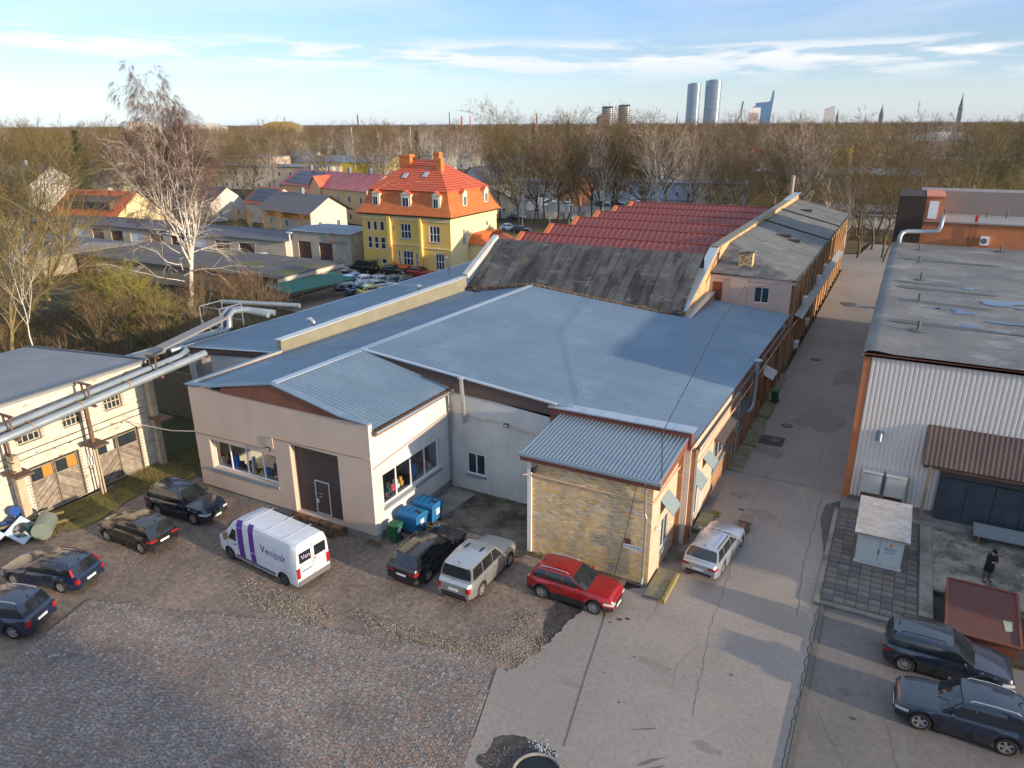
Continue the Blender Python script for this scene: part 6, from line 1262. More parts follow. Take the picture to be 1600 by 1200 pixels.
for x in (0.6, -0.9, -2.2): q = MB(); q.box(x, x + 0.03, -0.86, 0.86, 2.552, 2.565); q.build('roof_seam', mat('seam_grey', (0.5, 0.5, 0.5), 0.6), t)
INK = mat('ink_black', (0.03, 0.03, 0.03), 0.5, fine=0); INKP = mat('ink_purple', (0.13, 0.05, 0.28), 0.5, fine=0)
# the left side (positive y) is seen: text runs from front to rear seen from that side
yv = 1.0
def side_text(s, size, m, x, z_): return text_mesh('lettering', s, size, m, t, (x, 0.995, z_), (rad(88), 0, PI), 0.003)
side_text('Ve', 0.58, INK, -0.50, 1.38); side_text('nipak', 0.58, INKP, -1.13, 1.38); side_text('Every parcel', 0.13, INK, -0.62, 1.20)
text_mesh('lettering', 'Ven', 0.34, mat('ink_lilac', (0.5, 0.35, 0.62), 0.5), t, (xb - 0.027, 0.70, 1.68), (PI / 2, 0, -PI / 2), 0.003)
place(t, -25.71, 22.18, 0, rad(174))

# ------------------------------------------------------------ waste containers, barrels, fans, man
def big_bin(x, y, lab):
    t = lthing('waste_container', lab, 'container', 'blue four-wheeled waste containers'); B = mat('bin_blue', (0.015, 0.12, 0.30), 0.5, col2=(0.02, 0.15, 0.33), fine=0.08)
    q = MB(); prof = [(-0.42, 0.22), (0.42, 0.22), (0.50, 1.1), (-0.50, 1.1)]; q.add([(-0.55, -0.42, 0.22), (0.55, -0.42, 0.22), (0.55, 0.42, 0.22), (-0.55, 0.42, 0.22), (-0.66, -0.52, 1.1), (0.66, -0.52, 1.1), (0.66, 0.52, 1.1), (-0.66, 0.52, 1.1)], [(0, 3, 2, 1), (0, 1, 5, 4), (1, 2, 6, 5), (2, 3, 7, 6), (3, 0, 4, 7), (4, 5, 6, 7)]); q.build('body', B, t, bevel=0.03)
    q = MB(); q.box(-0.7, 0.7, -0.56, 0.56, 1.1, 1.17); q.build('rim', B, t, bevel=0.02)
    q = MB(); q.prism([(-0.54, 1.175), (0.54, 1.175), (0.5, 1.27), (0.2, 1.33), (-0.3, 1.33), (-0.5, 1.27)], 'x', -0.67, 0.67); q.build('lid', B, t, bevel=0.02)
    for k in range(3): q = MB(); q.box(-0.45 + k * 0.35, -0.3 + k * 0.35, -0.3, 0.3, 1.335, 1.352); q.build('lid_rib', B, t)
    q = MB(); q.box(0.25, 0.62, -0.1, 0.05, 1.34, 1.37); q.beam((0.62, -0.35, 1.25), (0.62, 0.35, 1.25), 0.05); q.build('handle', TRIM, t)
    q = MB(); q.box(0.640, 0.655, -0.15, 0.15, 0.62, 0.98); q.build('sticker', mat('sticker_white', (0.6, 0.62, 0.62), 0.6), t)
    for a in (-0.45, 0.45):
        for b_ in (-0.35, 0.35): q = MB(); q.tube([(a, b_ - 0.03, 0.1), (a, b_ + 0.03, 0.1)], 0.1, 12); q.beam((a, b_, 0.1), (a, b_, 0.23), 0.05); q.build('wheel', TRIM, t)
    place(t, x, y, 0, rad(-2))
big_bin(-21.15, 27.95, 'nearer blue waste container, beside the small green wheelie bin'); big_bin(-21.05, 29.3, 'farther blue waste container, nearer the inner wall corner')
def wheelie(x, y, lab, rz_=0):
    t = lthing('wheelie_bin', lab, 'bin', 'green wheelie bins'); G = mat('bin_green', (0.02, 0.10, 0.045), 0.55, fine=0.1)
    q = MB(); q.add([(-0.2, -0.24, 0.05), (0.2, -0.24, 0.05), (0.2, 0.24, 0.05), (-0.2, 0.24, 0.05), (-0.29, -0.32, 1.0), (0.29, -0.32, 1.0), (0.29, 0.32, 1.0), (-0.29, 0.32, 1.0)], [(0, 3, 2, 1), (0, 1, 5, 4), (1, 2, 6, 5), (2, 3, 7, 6), (3, 0, 4, 7), (4, 5, 6, 7)]); q.build('body', G, t, bevel=0.02)
    q = MB(); q.prism([(-0.35, 1.003), (0.36, 1.003), (0.34, 1.06), (0.0, 1.10), (-0.33, 1.06)], 'x', -0.31, 0.31); q.build('lid', G, t, bevel=0.015)
    q = MB(); q.beam((-0.25, 0.40, 0.98), (0.25, 0.40, 0.98), 0.04); q.build('handle', G, t); q = MB(); q.box(0.22, 0.30, -0.12, 0.1, 0.62, 0.84); q.build('sticker', MATS['sticker_white'], t)
    for s in (-1, 1): q = MB(); q.tube([(s * 0.22, 0.25, 0.12), (s * 0.27, 0.25, 0.12)], 0.12, 12); q.build('wheel', TRIM, t)
    place(t, x, y, 0, rz_)
wheelie(-21.45, 26.75, 'small green wheelie bin at the corner of the cream workshop beside the blue containers'); wheelie(-7.0, 57.0, 'green wheelie bin at the alley wall by the pale awning')
wheelie(3.2, 141, 'green bin by the far gate at the end of the alley')
FB = mat('fan_blue_white', (0.42, 0.50, 0.60), 0.5, fine=0.08)
def axial_fan(c, up, lab):
    t = thing('axial_fan', lab, 'fan', c, 0, 'dismounted square fans'); N = Vector(up).normalized(); A = N.cross(Vector((0.35, -0.94, 0))).normalized(); B = N.cross(A); C = Vector(c); s = 0.6; q = MB(); n = 24
    O = [C + A * (r_ * math.cos(2 * PI * k / n)) + B * (r_ * math.sin(2 * PI * k / n)) for r_ in (0.43,) for k in range(n)]
    sq = []
    for k in range(n): a = 2 * PI * k / n; m_ = max(abs(math.cos(a)), abs(math.sin(a))); sq.append(C + (A * math.cos(a) + B * math.sin(a)) * (s / m_))
    q.add(O + sq, [(k, (k + 1) % n, n + (k + 1) % n, n + k) for k in range(n)]); q.add(sq + [p - N * 0.08 for p in sq], [(k, (k + 1) % n, n + (k + 1) % n, n + k) for k in range(n)]); q.build('housing', FB, t)
    q = MB(); q.add(O + [p - N * 0.3 for p in O], [(k, (k + 1) % n, n + (k + 1) % n, n + k) for k in range(n)]); q.build('shroud', GALV, t)
    q = MB(); q.poly([p - N * 0.29 for p in O]); q.build('back', DARK, t)
    for k in range(6):
        a = 2 * PI * k / 6; d = A * math.cos(a) + B * math.sin(a); e = B * math.cos(a) - A * math.sin(a); q = MB(); q.add([C + d * 0.12 - e * 0.05 - N * 0.08, C + d * 0.12 + e * 0.08 - N * 0.2, C + d * 0.40 + e * 0.16 - N * 0.18, C + d * 0.40 - e * 0.08 - N * 0.05], [(0, 1, 2, 3)]); q.build('blade', mat('fan_blade', (0.22, 0.26, 0.25), 0.5, metal=0.3), t)
    q = MB(); q.tube([C - N * 0.25, C + N * 0.01], 0.13, 12); q.build('hub', DARK, t)
    q = MB()
    for rr_ in (0.18, 0.26, 0.34, 0.42): q.tube([C + (A * math.cos(2 * PI * k / 20) + B * math.sin(2 * PI * k / 20)) * rr_ + N * 0.03 for k in range(21)], 0.006, 4)
    q.build('grille', GALV, t)
axial_fan((-39.35, 17.6, 0.55), (0.55, -0.35, 0.75), 'square blue-white axial fan lying tilted by the shed, nearer the grey tank'); axial_fan((-40.1, 16.2, 0.55), (0.5, -0.4, 0.75), 'square blue-white axial fan at the left picture edge by the shed')
t = thing('metal_tank', 'grey-green metal tank end lying on the grass beside the fans', 'tank', (-38.5, 18.3, 0)); q = MB(); q.tube([(-39.2, 18.9, 0.55), (-38.3, 18.0, 0.5)], 0.5, 20); q.build('shell', mat('tank_grey', (0.20, 0.24, 0.21), 0.5, fine=0.12, metal=0.2), t)
q = MB(); q.box(-39.5, -38.9, 17.7, 18.1, 0.1, 0.8); q.build('panel', mat('dark_teal_panel', (0.03, 0.08, 0.09), 0.5), t)
t = thing('timber_beam', 'old grey timber beams lying along the shed behind the fans', 'beam', (-39.8, 17.9, 0)); q = MB(); q.beam((-40.6, 16.2, 0.75), (-39.4, 19.9, 0.5), 0.12); q.build('beam', mat('old_stick', (0.16, 0.13, 0.06), 0.9), t); q = MB(); q.beam((-40.3, 16.4, 0.3), (-38.9, 20.2, 0.12), 0.14); q.build('beam', MATS['old_stick'], t)
for i, (x, y, z0, tilt, lab) in enumerate(((-41.0, 18.55, 0.25, 0, 'upright blue plastic barrel by the concrete pole'), (-41.05, 17.7, 0.3, 1, 'blue barrel lying on its side in front of the upright barrel'), (-40.95, 18.3, 1.0, 1, 'blue barrel lying on top behind the upright barrel'), (-41.0, 17.0, 0.5, 1, 'small blue canister at the far left of the barrels'))):
    t = thing('barrel', lab, 'barrel', (x, y, z0), 0); q = MB(); a, b_ = Vector((x, y, z0)), Vector((x, y, z0 + 0.75)) if not tilt else Vector((x + 0.5, y - 0.35, z0 + 0.2))
    q.tube([a, a.lerp(b_, 0.08), a.lerp(b_, 0.5), a.lerp(b_, 0.92), b_], [0.22, 0.26, 0.27, 0.26, 0.22], 16); q.build('shell', mat('barrel_blue', (0.02, 0.10, 0.42), 0.4, fine=0.08), t, smooth=False); q = MB(); q.tube([a.lerp(b_, 0.97), a.lerp(b_, 1.02)], 0.2, 14); q.build('lid', mat('barrel_blue_dark', (0.015, 0.06, 0.26), 0.5), t)
q = MB(); q.add([(-41.1, 16.9, 0.35), (-39.9, 18.3, 0.3), (-39.7, 17.7, 0.1), (-40.6, 16.4, 0.15)], [(0, 1, 2, 3)]); tag(q.build('tarpaulin', mat('pale_tarp', (0.55, 0.52, 0.42), 0.7, fine=0.15)), 'crumpled pale tarpaulin under the blue barrels', 'tarpaulin')

# man looking at his phone
t = thing('person', 'man in a long black coat and cap looking down at his phone', 'person', (6.0, 36.6, 0.26))
def skin_body(name, joints, edges, m, parent, sub=2, mats=None):
    me = bpy.data.meshes.new(name); ks = list(joints); off = OFF[parent.name]
    me.from_pydata([(joints[k][0], joints[k][1], joints[k][2]) for k in ks], [(ks.index(a), ks.index(b)) for a, b in edges], [])
    o = bpy.data.objects.new(name, me); COL.objects.link(o); o.parent = parent; me.materials.append(m)
    sk = o.modifiers.new('skin', 'SKIN'); me.skin_vertices or None
    for i, k in enumerate(ks): v = me.skin_vertices[0].data[i]; v.radius = joints[k][3:5]; v.use_root = (i == 0)
    sk.use_smooth_shade = True; s = o.modifiers.new('sub', 'SUBSURF'); s.levels = sub; s.render_levels = sub
    return o
def add_skin(name, joints, edges, m, parent, sub=2):
    bm_me = bpy.data.meshes.new(name); ks = list(joints)
    import bmesh
    bm = bmesh.new(); lay = bm.verts.layers.skin.verify(); V = {}
    for k in ks: v = bm.verts.new(joints[k][:3]); V[k] = v; v[lay].radius = joints[k][3:5]; v[lay].use_root = (k == ks[0])
    for a, b_ in edges: bm.edges.new((V[a], V[b_]))
    bm.to_mesh(bm_me); bm.free(); bm_me.materials.append(m)
    o = bpy.data.objects.new(name, bm_me); COL.objects.link(o); o.parent = parent; OFF[o.name] = OFF[parent.name]
    sk = o.modifiers.new('skin', 'SKIN'); sk.use_smooth_shade = True; s = o.modifiers.new('sub', 'SUBSURF'); s.levels = sub; s.render_levels = sub
    return o
# figure faces -y and a little +x (towards the camera), weight on both feet
J = dict(pelvis=(0, 0, 0.98, 0.15, 0.12), waist=(0, 0, 1.12, 0.15, 0.115), chest=(0, -0.01, 1.31, 0.15, 0.11), neck=(0, -0.04, 1.50, 0.065, 0.065), head0=(0.0, -0.075, 1.58, 0.085, 0.09), head1=(0.0, -0.10, 1.68, 0.088, 0.10),
         shL=(0.15, -0.01, 1.41, 0.05, 0.05), elL=(0.235, -0.08, 1.16, 0.06, 0.06), wrL=(0.10, -0.27, 1.20, 0.036, 0.036), haL=(0.055, -0.33, 1.22, 0.035, 0.022), shR=(-0.15, -0.01, 1.41, 0.05, 0.05), elR=(-0.235, -0.08, 1.16, 0.06, 0.06), wrR=(-0.10, -0.27, 1.20, 0.036, 0.036), haR=(-0.055, -0.33, 1.22, 0.035, 0.022),
         hipL=(0.09, 0, 0.92, 0.10, 0.10), knL=(0.105, -0.02, 0.50, 0.068, 0.07), anL=(0.11, 0.01, 0.10, 0.045, 0.05), toL=(0.13, -0.15, 0.04, 0.045, 0.035), hipR=(-0.09, 0, 0.92, 0.10, 0.10), knR=(-0.115, 0.02, 0.50, 0.068, 0.07), anR=(-0.13, 0.05, 0.10, 0.045, 0.05), toR=(-0.16, -0.11, 0.04, 0.045, 0.035))
ED = [('pelvis', 'waist'), ('waist', 'chest'), ('chest', 'neck'), ('neck', 'head0'), ('head0', 'head1'), ('chest', 'shL'), ('shL', 'elL'), ('elL', 'wrL'), ('wrL', 'haL'), ('chest', 'shR'), ('shR', 'elR'), ('elR', 'wrR'), ('wrR', 'haR'), ('pelvis', 'hipL'), ('hipL', 'knL'), ('knL', 'anL'), ('anL', 'toL'), ('pelvis', 'hipR'), ('hipR', 'knR'), ('knR', 'anR'), ('anR', 'toR')]
SKINM = mat('skin', (0.42, 0.24, 0.17), 0.6, fine=0.05); body = add_skin('body', J, ED, SKINM, t)
for s in (-1, 1):
    for k in range(4): x0 = s * (0.03 + 0.018 * k); add_skin('finger', dict(a=(s * 0.06 + s * 0.006 * k, -0.34, 1.23 + 0.014 * k, 0.011, 0.011), b=(s * 0.04, -0.372, 1.232 + 0.015 * k, 0.009, 0.009), c=(s * 0.015, -0.368, 1.236 + 0.015 * k, 0.008, 0.008)), [('a', 'b'), ('b', 'c')], SKINM, body, 1)
    add_skin('thumb', dict(a=(s * 0.06, -0.31, 1.25, 0.012, 0.012), b=(s * 0.03, -0.325, 1.275, 0.01, 0.01)), [('a', 'b')], SKINM, body, 1)
COAT = mat('black_coat', (0.012, 0.012, 0.014), 0.85, fine=0.15)
q = MB(); prof = [(0.235, 0.62), (0.225, 0.8), (0.195, 1.0), (0.19, 1.15), (0.215, 1.32), (0.20, 1.42), (0.12, 1.50), (0.08, 1.53)]
q.lathe((6.0, 36.6, 0.26), prof, 24, 0, 1.05, 0.80); o = q.build('coat', COAT, t, smooth=True)
for s in (-1, 1):
    add_skin('coat_sleeve', dict(d=(s * 0.05, -0.005, 1.44, 0.10, 0.10), a=(s * 0.16, -0.005, 1.42, 0.095, 0.095), b=(s * 0.24, -0.08, 1.16, 0.078, 0.078), c=(s * 0.115, -0.25, 1.20, 0.058, 0.055)), [('d', 'a'), ('a', 'b'), ('b', 'c')], COAT, t)
    x0 = 0.09 * s; add_skin('trouser_leg', dict(a=(x0, 0, 0.9, 0.12, 0.12), b=((0.105 if s > 0 else -0.115), (-0.02 if s > 0 else 0.02), 0.5, 0.09, 0.09), c=((0.11 if s > 0 else -0.13), (0.01 if s > 0 else 0.05), 0.07, 0.075, 0.08)), [('a', 'b'), ('b', 'c')], mat('grey_trousers', (0.09, 0.09, 0.095), 0.9, fine=0.1), t)
    add_skin('shoe', dict(a=((0.11 if s > 0 else -0.13), (0.03 if s > 0 else 0.07), 0.06, 0.06, 0.055), b=((0.135 if s > 0 else -0.165), (-0.19 if s > 0 else -0.15), 0.045, 0.055, 0.04)), [('a', 'b')], COAT, t)
q = MB(); q.lathe((6.0, 36.50, 0.26 + 1.66), [(0.105, 0), (0.108, 0.05), (0.09, 0.11), (0.04, 0.14)], 18); q.obox((6.0, 36.38, 0.26 + 1.665), (0.075, 0, 0), (0, 0.05, -0.015), (0, 0, 0.008)); q.build('cap', COAT, t, smooth=True)
q = MB(); q.obox((6.19, 36.6 - 0.31, 0.26 + 1.25), (0.037, 0, 0), (0, -0.03, 0.065), (0, 0.004, 0.002)); tag(q.build('phone', mat('phone_black', (0.02, 0.02, 0.025), 0.2)), 'dark mobile phone held in both hands by the man in the black coat', 'phone')
t.rotation_euler = (0, 0, rad(32))
def BD(tg, D): a = rad(90 + 28.2) - math.atan(tg); return (D * math.cos(a), D * math.sin(a))
# ------------------------------------------------------------ white brick shed on the left
SD = thing('brick_shed', 'two-storey white silicate brick shed with weathered diagonal-plank gates and flat roof', 'shed', (-45, 20, 0))
Wd = Wall((-41.2, 3.0), (0, 1), (1, 0))       # u = y - 3
og = [(6.5, 9.7, 0.05, 2.95), (16.5, 19.4, 0.05, 2.95), (20.4, 23.3, 0.05, 2.95)]
ow = [(12.9, 14.1, 4.35, 5.25), (16.35, 17.6, 4.4, 5.3), (18.9, 20.0, 4.45, 5.35), (21.5, 22.6, 4.6, 5.5), (8, 9.2, 4.2, 5.1)]
q = MB(); facade(q, Wd, 24.4, 0, [(0, 7.0), (24.4, 7.0)], og + ow, depth=0.25); q.build('front_wall', SHEDM, SD)
WP = [(0.62, 0.57, 0.48), (0.58, 0.53, 0.45), (0.66, 0.62, 0.53), (0.52, 0.47, 0.39), (0.64, 0.58, 0.47)]
brickskin(SD, Wd, 24.4, 0.05, 6.9, og + ow, SHED_BRICK, 0.27, 0.1, 0.012, WP, 11, wild=0.12)
q = MB(); W2 = Wall((-54, 27.4), (1, 0), (0, 1)); facade(q, W2, 12.8, 0, [(0, 6.1), (12.8, 7.0)]); q.build('end_wall', SHEDM, SD)
q = MB(); q.add([(-54.2, 3, 6.1), (-41.0, 3, 7.05), (-41.0, 27.6, 7.05), (-54.2, 27.6, 6.1), (-54.2, 3, 5.9), (-41.0, 3, 6.85), (-41.0, 27.6, 6.85), (-54.2, 27.6, 5.9)], [(0, 1, 2, 3), (7, 6, 5, 4), (0, 4, 5, 1), (1, 5, 6, 2), (2, 6, 7, 3), (3, 7, 4, 0)])
q.build('roof', mat('shed_felt', (0.21, 0.22, 0.235), 0.8, col2=(0.25, 0.25, 0.255), scale=0.3, fine=0.12, bump=0.2), SD)
q = MB(); q.beam((-41.0, 3, 7.09), (-41.0, 27.7, 7.09), 0.22, 0.09); q.beam((-41, 27.6, 7.09), (-54.2, 27.6, 6.14), 0.22, 0.09); q.build('roof_edge', mat('dark_flash', (0.10, 0.115, 0.13), 0.6), SD)
for (a, b, c, d) in ow:
    window(SD, Wd, a, b, c, d, 4, 2, 0.2, fm=mat('peeling_frame', (0.40, 0.36, 0.27), 0.8, fine=0.2), fw=0.06)
    q = MB(); Wd.box(q, a - 0.3, b + 0.3, d + 0.05, d + 0.16, 0.02, 0.09); q.build('rusty_lintel', STEEL, SD)
    q = MB(); Wd.box(q, a - 0.15, b + 0.15, d + 0.35, d + 0.72, 0.02, 0.05); q.build('lintel_beam', mat('pale_lintel', (0.56, 0.50, 0.38), 0.9, fine=0.12), SD)
def clip(poly, nx_, nz_, c):
    out = []
    for i, p in enumerate(poly):
        r_ = poly[(i + 1) % len(poly)]; dp, dr_ = nx_ * p[0] + nz_ * p[1] - c, nx_ * r_[0] + nz_ * r_[1] - c
        if dp >= 0: out.append(p)
        if dp * dr_ < 0: t_ = dp / (dp - dr_); out.append((p[0] + (r_[0] - p[0]) * t_, p[1] + (r_[1] - p[1]) * t_))
    return out
PLM = [mat('grey_plank_%s' % n_, c, 0.9, col2=c2, scale=3, fine=0.25, fscale=12) for n_, c, c2 in (('a', (0.27, 0.235, 0.19), (0.17, 0.14, 0.115)), ('b', (0.22, 0.185, 0.15), (0.14, 0.115, 0.09)), ('c', (0.33, 0.30, 0.25), (0.22, 0.18, 0.14)))]
rr = random.Random(9)
for gi, (a, b, c, d) in enumerate(og):
    q = MB(); Wd.box(q, a, b, c, d, -0.26, -0.2); q.build('gate_backing', mat('gate_back', (0.04, 0.035, 0.03), 0.9), SD)
    mid = (a + b) / 2
    for s, (l0, l1) in enumerate(((a + 0.05, mid - 0.02), (mid + 0.02, b - 0.05))):
        leaf = MB(); Wd.box(leaf, l0, l0 + 0.07, c, d - 0.05, -0.19, -0.12); Wd.box(leaf, l1 - 0.07, l1, c, d - 0.05, -0.19, -0.12); lo = leaf.build('gate_leaf', PLM[1], SD)
        rect = [(l0 + 0.07, c), (l1 - 0.07, c), (l1 - 0.07, 1.95), (l0 + 0.07, 1.95)]; sg = 1 if s == 0 else -1; st_ = 0.13
        n1, n2 = (-0.62 * sg, 0.785); vals = [n1 * p[0] + n2 * p[1] for p in rect]; k = min(vals)
        while k < max(vals):
            pl = clip(clip(rect, n1, n2, k + 0.006), -n1, -n2, -(k + st_ - 0.006)); k += st_
            if len(pl) >= 3:
                o_ = -0.15 + rr.uniform(0, 0.02); m_ = MB(); n_ = len(pl)
                m_.add([Wd(u, z_, o_) for u, z_ in pl] + [Wd(u, z_, o_ - 0.03) for u, z_ in pl], [tuple(range(n_)), *[(i, (i + 1) % n_, n_ + (i + 1) % n_, n_ + i) for i in range(n_)]]); m_.build('plank', PLM[rr.randrange(3)], lo)
        wc = [(0.07, 0.50, GLASS), (0.53, 0.98, mat('orange_board', (0.40, 0.19, 0.04), 0.7, fine=0.1))] if gi == 1 else [(0.1, 0.5, GLASS), (0.54, 0.9, mat('pale_board', (0.45, 0.5, 0.45), 0.7) if s == 0 else GLASS)]
        for (p0, p1, gm) in wc: m_ = MB(); Wd.box(m_, _lerp(l0 + 0.07, l1 - 0.07, p0), _lerp(l0 + 0.07, l1 - 0.07, p1), 2.02, 2.72, -0.17, -0.14); m_.build('gate_pane', gm, lo)
        for zz in (1.97, 2.75): m_ = MB(); Wd.box(m_, l0 + 0.07, l1 - 0.07, zz - 0.03, zz + 0.03, -0.16, -0.11); m_.build('rail', PLM[2], lo)
q = MB(); [q.tube([(-41.1, 5, z_), (-41.1, 27, z_ + 0.35)], 0.018, 5) for z_ in (3.35, 3.75)]; q.build('wall_cable', TRIM, SD)
for y in (21.1, 22.0, 25.3): q = MB(); q.beam((-41.18, y, 3.55), (-41.05, y, 3.6), 0.06); q.build('cable_bracket', STEEL, SD)
q = MB(); q.box(-41.19, -41.0, 22.75, 23.15, 1.75, 2.25); q.build('meter_box', WFRAME, SD); q = MB(); q.box(-41.19, -41.05, 26.75, 27.2, 2.0, 2.6); q.build('fuse_box', mat('old_white_box', (0.5, 0.48, 0.42), 0.7), SD)
q = MB(); q.box(-41.18, -41.13, 26.85, 27.05, 2.15, 2.45); q = MB(); q.tube([(-46.4, 20.5, 6.6), (-46.4, 20.5, 7.4)], 0.09, 8); q.build('roof_vent', MATS['dark_stub'], SD)
# wires: white cable from shed to workshop
q = MB(); q.tube([(-41.0, 25.6, 3.6), (-39.5, 25.9, 3.45), (-37.5, 26.0, 3.5), (-35.4, 26.05, 3.85)], 0.03, 5); tag(q.build('overhead_cable', mat('peach_cable', (0.55, 0.45, 0.36), 0.7)), 'pale cable strung from the shed wall to the corner of the cream workshop', 'cable')
q = MB(); q.tube([(-7.9 + 0.0, 28.9, 7.2 - 1.3), (-8.6, 31, 7.2), (-9.4, 45, 9.0), (-10.4, 65.5, 9.6)], 0.022, 4); tag(q.build('overhead_wire', TRIM), 'thin black wire crossing the blue roof from the annex towards the pink end wall', 'wire')
q = MB(); q.tube([(-9.05, 28.95, 5.3), (-9.4, 28.9, 3.0), (-9.9, 28.85, 0.1)], 0.016, 4); tag(q.build('hanging_wire', TRIM), 'thin black wire hanging in front of the yellow brick wall', 'wire')
# district heating pipes on posts
def pz(y): return 5.75 + (y - 17.9) * 0.085
t = thing('heating_pipe', 'large light blue-grey heating pipe, lower of the pair in front of the shed', 'pipe', (-39.6, 20, 5.8)); q = MB(); q.tube([(-39.6, 2, pz(2)), (-39.6, 30.9, 6.75)], 0.24, 18); finish(q.build('pipe_run', PIPEC, t), 60)
for y in (13, 16.3, 19.4, 22.2, 25.2, 28.3): q = MB(); q.tube([(-39.6, y, pz(y) - 0.0), (-39.6, y + 0.05, pz(y))], 0.25, 18); q.build('pipe_band', mat('rust_band', (0.38, 0.20, 0.10), 0.8) if y < 28 else PIPEC, t)
t = thing('heating_pipe', 'large light blue-grey heating pipe, upper one nearer the shed wall', 'pipe', (-40.3, 20, 6.2)); q = MB(); q.tube([(-40.3, 2, pz(2) + 0.32), (-40.3, 29.5, pz(29.5) + 0.1), (-40.6, 30.3, 6.95), (-41.2, 30.6, 7.0), (-41.5, 29.8, 6.95)], 0.19, 16); finish(q.build('pipe_run', PIPEC, t), 60)
t = thing('heating_pipe', 'pair of heating pipes running behind the shed to the bend by the lean-to roof', 'pipe', (-48.5, 35, 5))
for dx, dz in ((0, 0), (0.75, 0.05)): q = MB(); q.tube([(-48.6 + dx, 30.5, 5.0 + dz), (-48.4 + dx, 39.4, 5.0 + dz), (-48.4 + dx, 39.9, 5.3 + dz), (-48.4 + dx, 40.0, 6.2 + dz), (-48.2 + dx, 40.4, 6.6 + dz), (-47.6 + dx, 41.2 + dz, 6.6), (-44.9, 41.6 + dx, 6.3)], 0.25, 14); finish(q.build('pipe_run', PIPEC, t), 60)
q = MB(); q.tube([(-52.5, 43.5, 6.2), (-45.2, 45.5, 6.2)], 0.2, 12); finish(q.build('pipe_run', PIPEC, t), 60)
q = MB()
for x in (-49.3, -47.0):
    for y in (38.6, 40.8): q.beam((x, y, 4.4), (x, y, 7.2), 0.07)
for y in (38.6, 40.8): q.beam((-49.3, y, 7.2), (-47.0, y, 7.2), 0.06); q.beam((-49.3, y, 5.8), (-47, y, 5.8), 0.06)
q.beam((-49.3, 38.6, 7.2), (-49.3, 40.8, 7.2), 0.06); q.beam((-47.0, 38.6, 7.2), (-47.0, 40.8, 7.2), 0.06); q.beam((-47, 38.6, 4.4), (-47, 36.8, 6.8), 0.05); q.build('steel_frame', GALV, t)
q = MB(); q.beam((-43.4, 27.8, 6.3), (-46.6, 38.6, 6.6), 0.9, 0.15); q.build('walkway', mat('old_walkway', (0.22, 0.21, 0.2), 0.8, fine=0.2), t)
PC = mat('post_concrete', (0.46, 0.38, 0.27), 0.9, col2=(0.34, 0.28, 0.2), fine=0.15, scale=2)
for i, (y, x, w, kind, lab) in enumerate(((18.5, -40.35, 0.42, 'c', 'square concrete post beside the blue barrels carrying the pipes'), (22.85, -40.3, 0.14, 's', 'thin steel twin post between the two shed gates carrying the pipes'), (27.3, -40.75, 0.4, 'c', 'tall concrete post at the far shed corner carrying the pipes'), (30.9, -39.9, 0.7, 'c', 'stout concrete pier where the pipes meet the white hall wall'))):
    t = thing('pipe_post', lab, 'post', (x, y, 0), 0, 'posts carrying the heating pipes'); top = pz(y) - 0.35
    if kind == 'c':
        q = MB(); q.box(x - w / 2, x + w / 2, y - w / 2, y + w / 2, -0.05, top - (1.1 if i == 0 else 0)); q.build('shaft', PC if i < 3 else CONC, t, bevel=0.02)
    else:
        for dy in (-0.09, 0.09): q = MB(); q.box(x - 0.06, x + 0.06, y + dy - 0.04, y + dy + 0.04, 0, 3.4); q.build('shaft', PC, t)
        q = MB(); q.box(x - 0.08, x + 0.08, y - 0.1, y + 0.1, 3.4, top); q.build('steel_shaft', STEEL, t)
    q = MB(); q.box(-40.8, -39.2, y - 0.08, y + 0.08, top, top + 0.12)
    if i in (0, 1, 2):
        for dx in (-0.28, 0.28): q.box(-39.95 + dx - 0.04, -39.95 + dx + 0.04, y - 0.05, y + 0.05, top + 0.1, pz(y) + 0.95)
        q.box(-40.5, -39.3, y - 0.06, y + 0.06, pz(y) + 0.9, pz(y) + 1.0); q.box(-40.75, -39.45, y - 0.45, y + 0.45, 3.3, 3.42)
    if i == 0:
        for k in range(3): q.box(-40.6, -40.0, y - 0.22, y - 0.14, 3.5 + k * 0.5, 3.56 + k * 0.5)
        q.box(-40.55, -40.47, y - 0.2, y - 0.1, top - 1.3, top + 0.1); q.box(-40.2, -40.12, y - 0.2, y - 0.1, top - 1.3, top + 0.1)
    q.build('steel_bracket', STEEL, t)
q = MB(); q.box(-49.6, -44.95, 33.42, 33.6, 0, 3.6); tag(q.build('brick_wall', mat('old_ochre_wall', (0.32, 0.24, 0.15), 0.9, brick=(0.26, 0.09, (0.15, 0.12, 0.08), (0.24, 0.17, 0.1)), fine=0.2)), 'old ochre brick garden wall between the shed and the white hall', 'wall')

# ------------------------------------------------------------ low felt-roofed sheds, green roof
t = thing('low_shed', 'wide low shed with dark mossy felt roof behind the birch tree', 'shed', (-90, 70, 0))
q = MB(); q.box(-109, -68.4, 65.6, 77.6, 0, 2.7); q.build('wall', mat('beige_rendered_wall', (0.36, 0.31, 0.24), 0.9, col2=(0.24, 0.21, 0.17), scale=0.6, fine=0.2, var=0.8), t)
DF = mat('mossy_felt', (0.085, 0.08, 0.085), 0.85, col2=(0.12, 0.11, 0.10), scale=0.3, fine=0.2, stains=[(0.16, 0.56, 0.64, (0.11, 0.12, 0.02), 0.85), (0.8, 0.58, 0.66, (0.2, 0.19, 0.17), 0.5, (1, 0.3, 1))])
for i in range(14): q = MB(); q.box(-109.4 + i * 2.95, -109.4 + (i + 1) * 2.95 - 0.03, 65.2, 78, 2.72 + 0.02 * (i % 2), 2.86 + 0.02 * (i % 2)); q.build('felt_strip', DF, t)
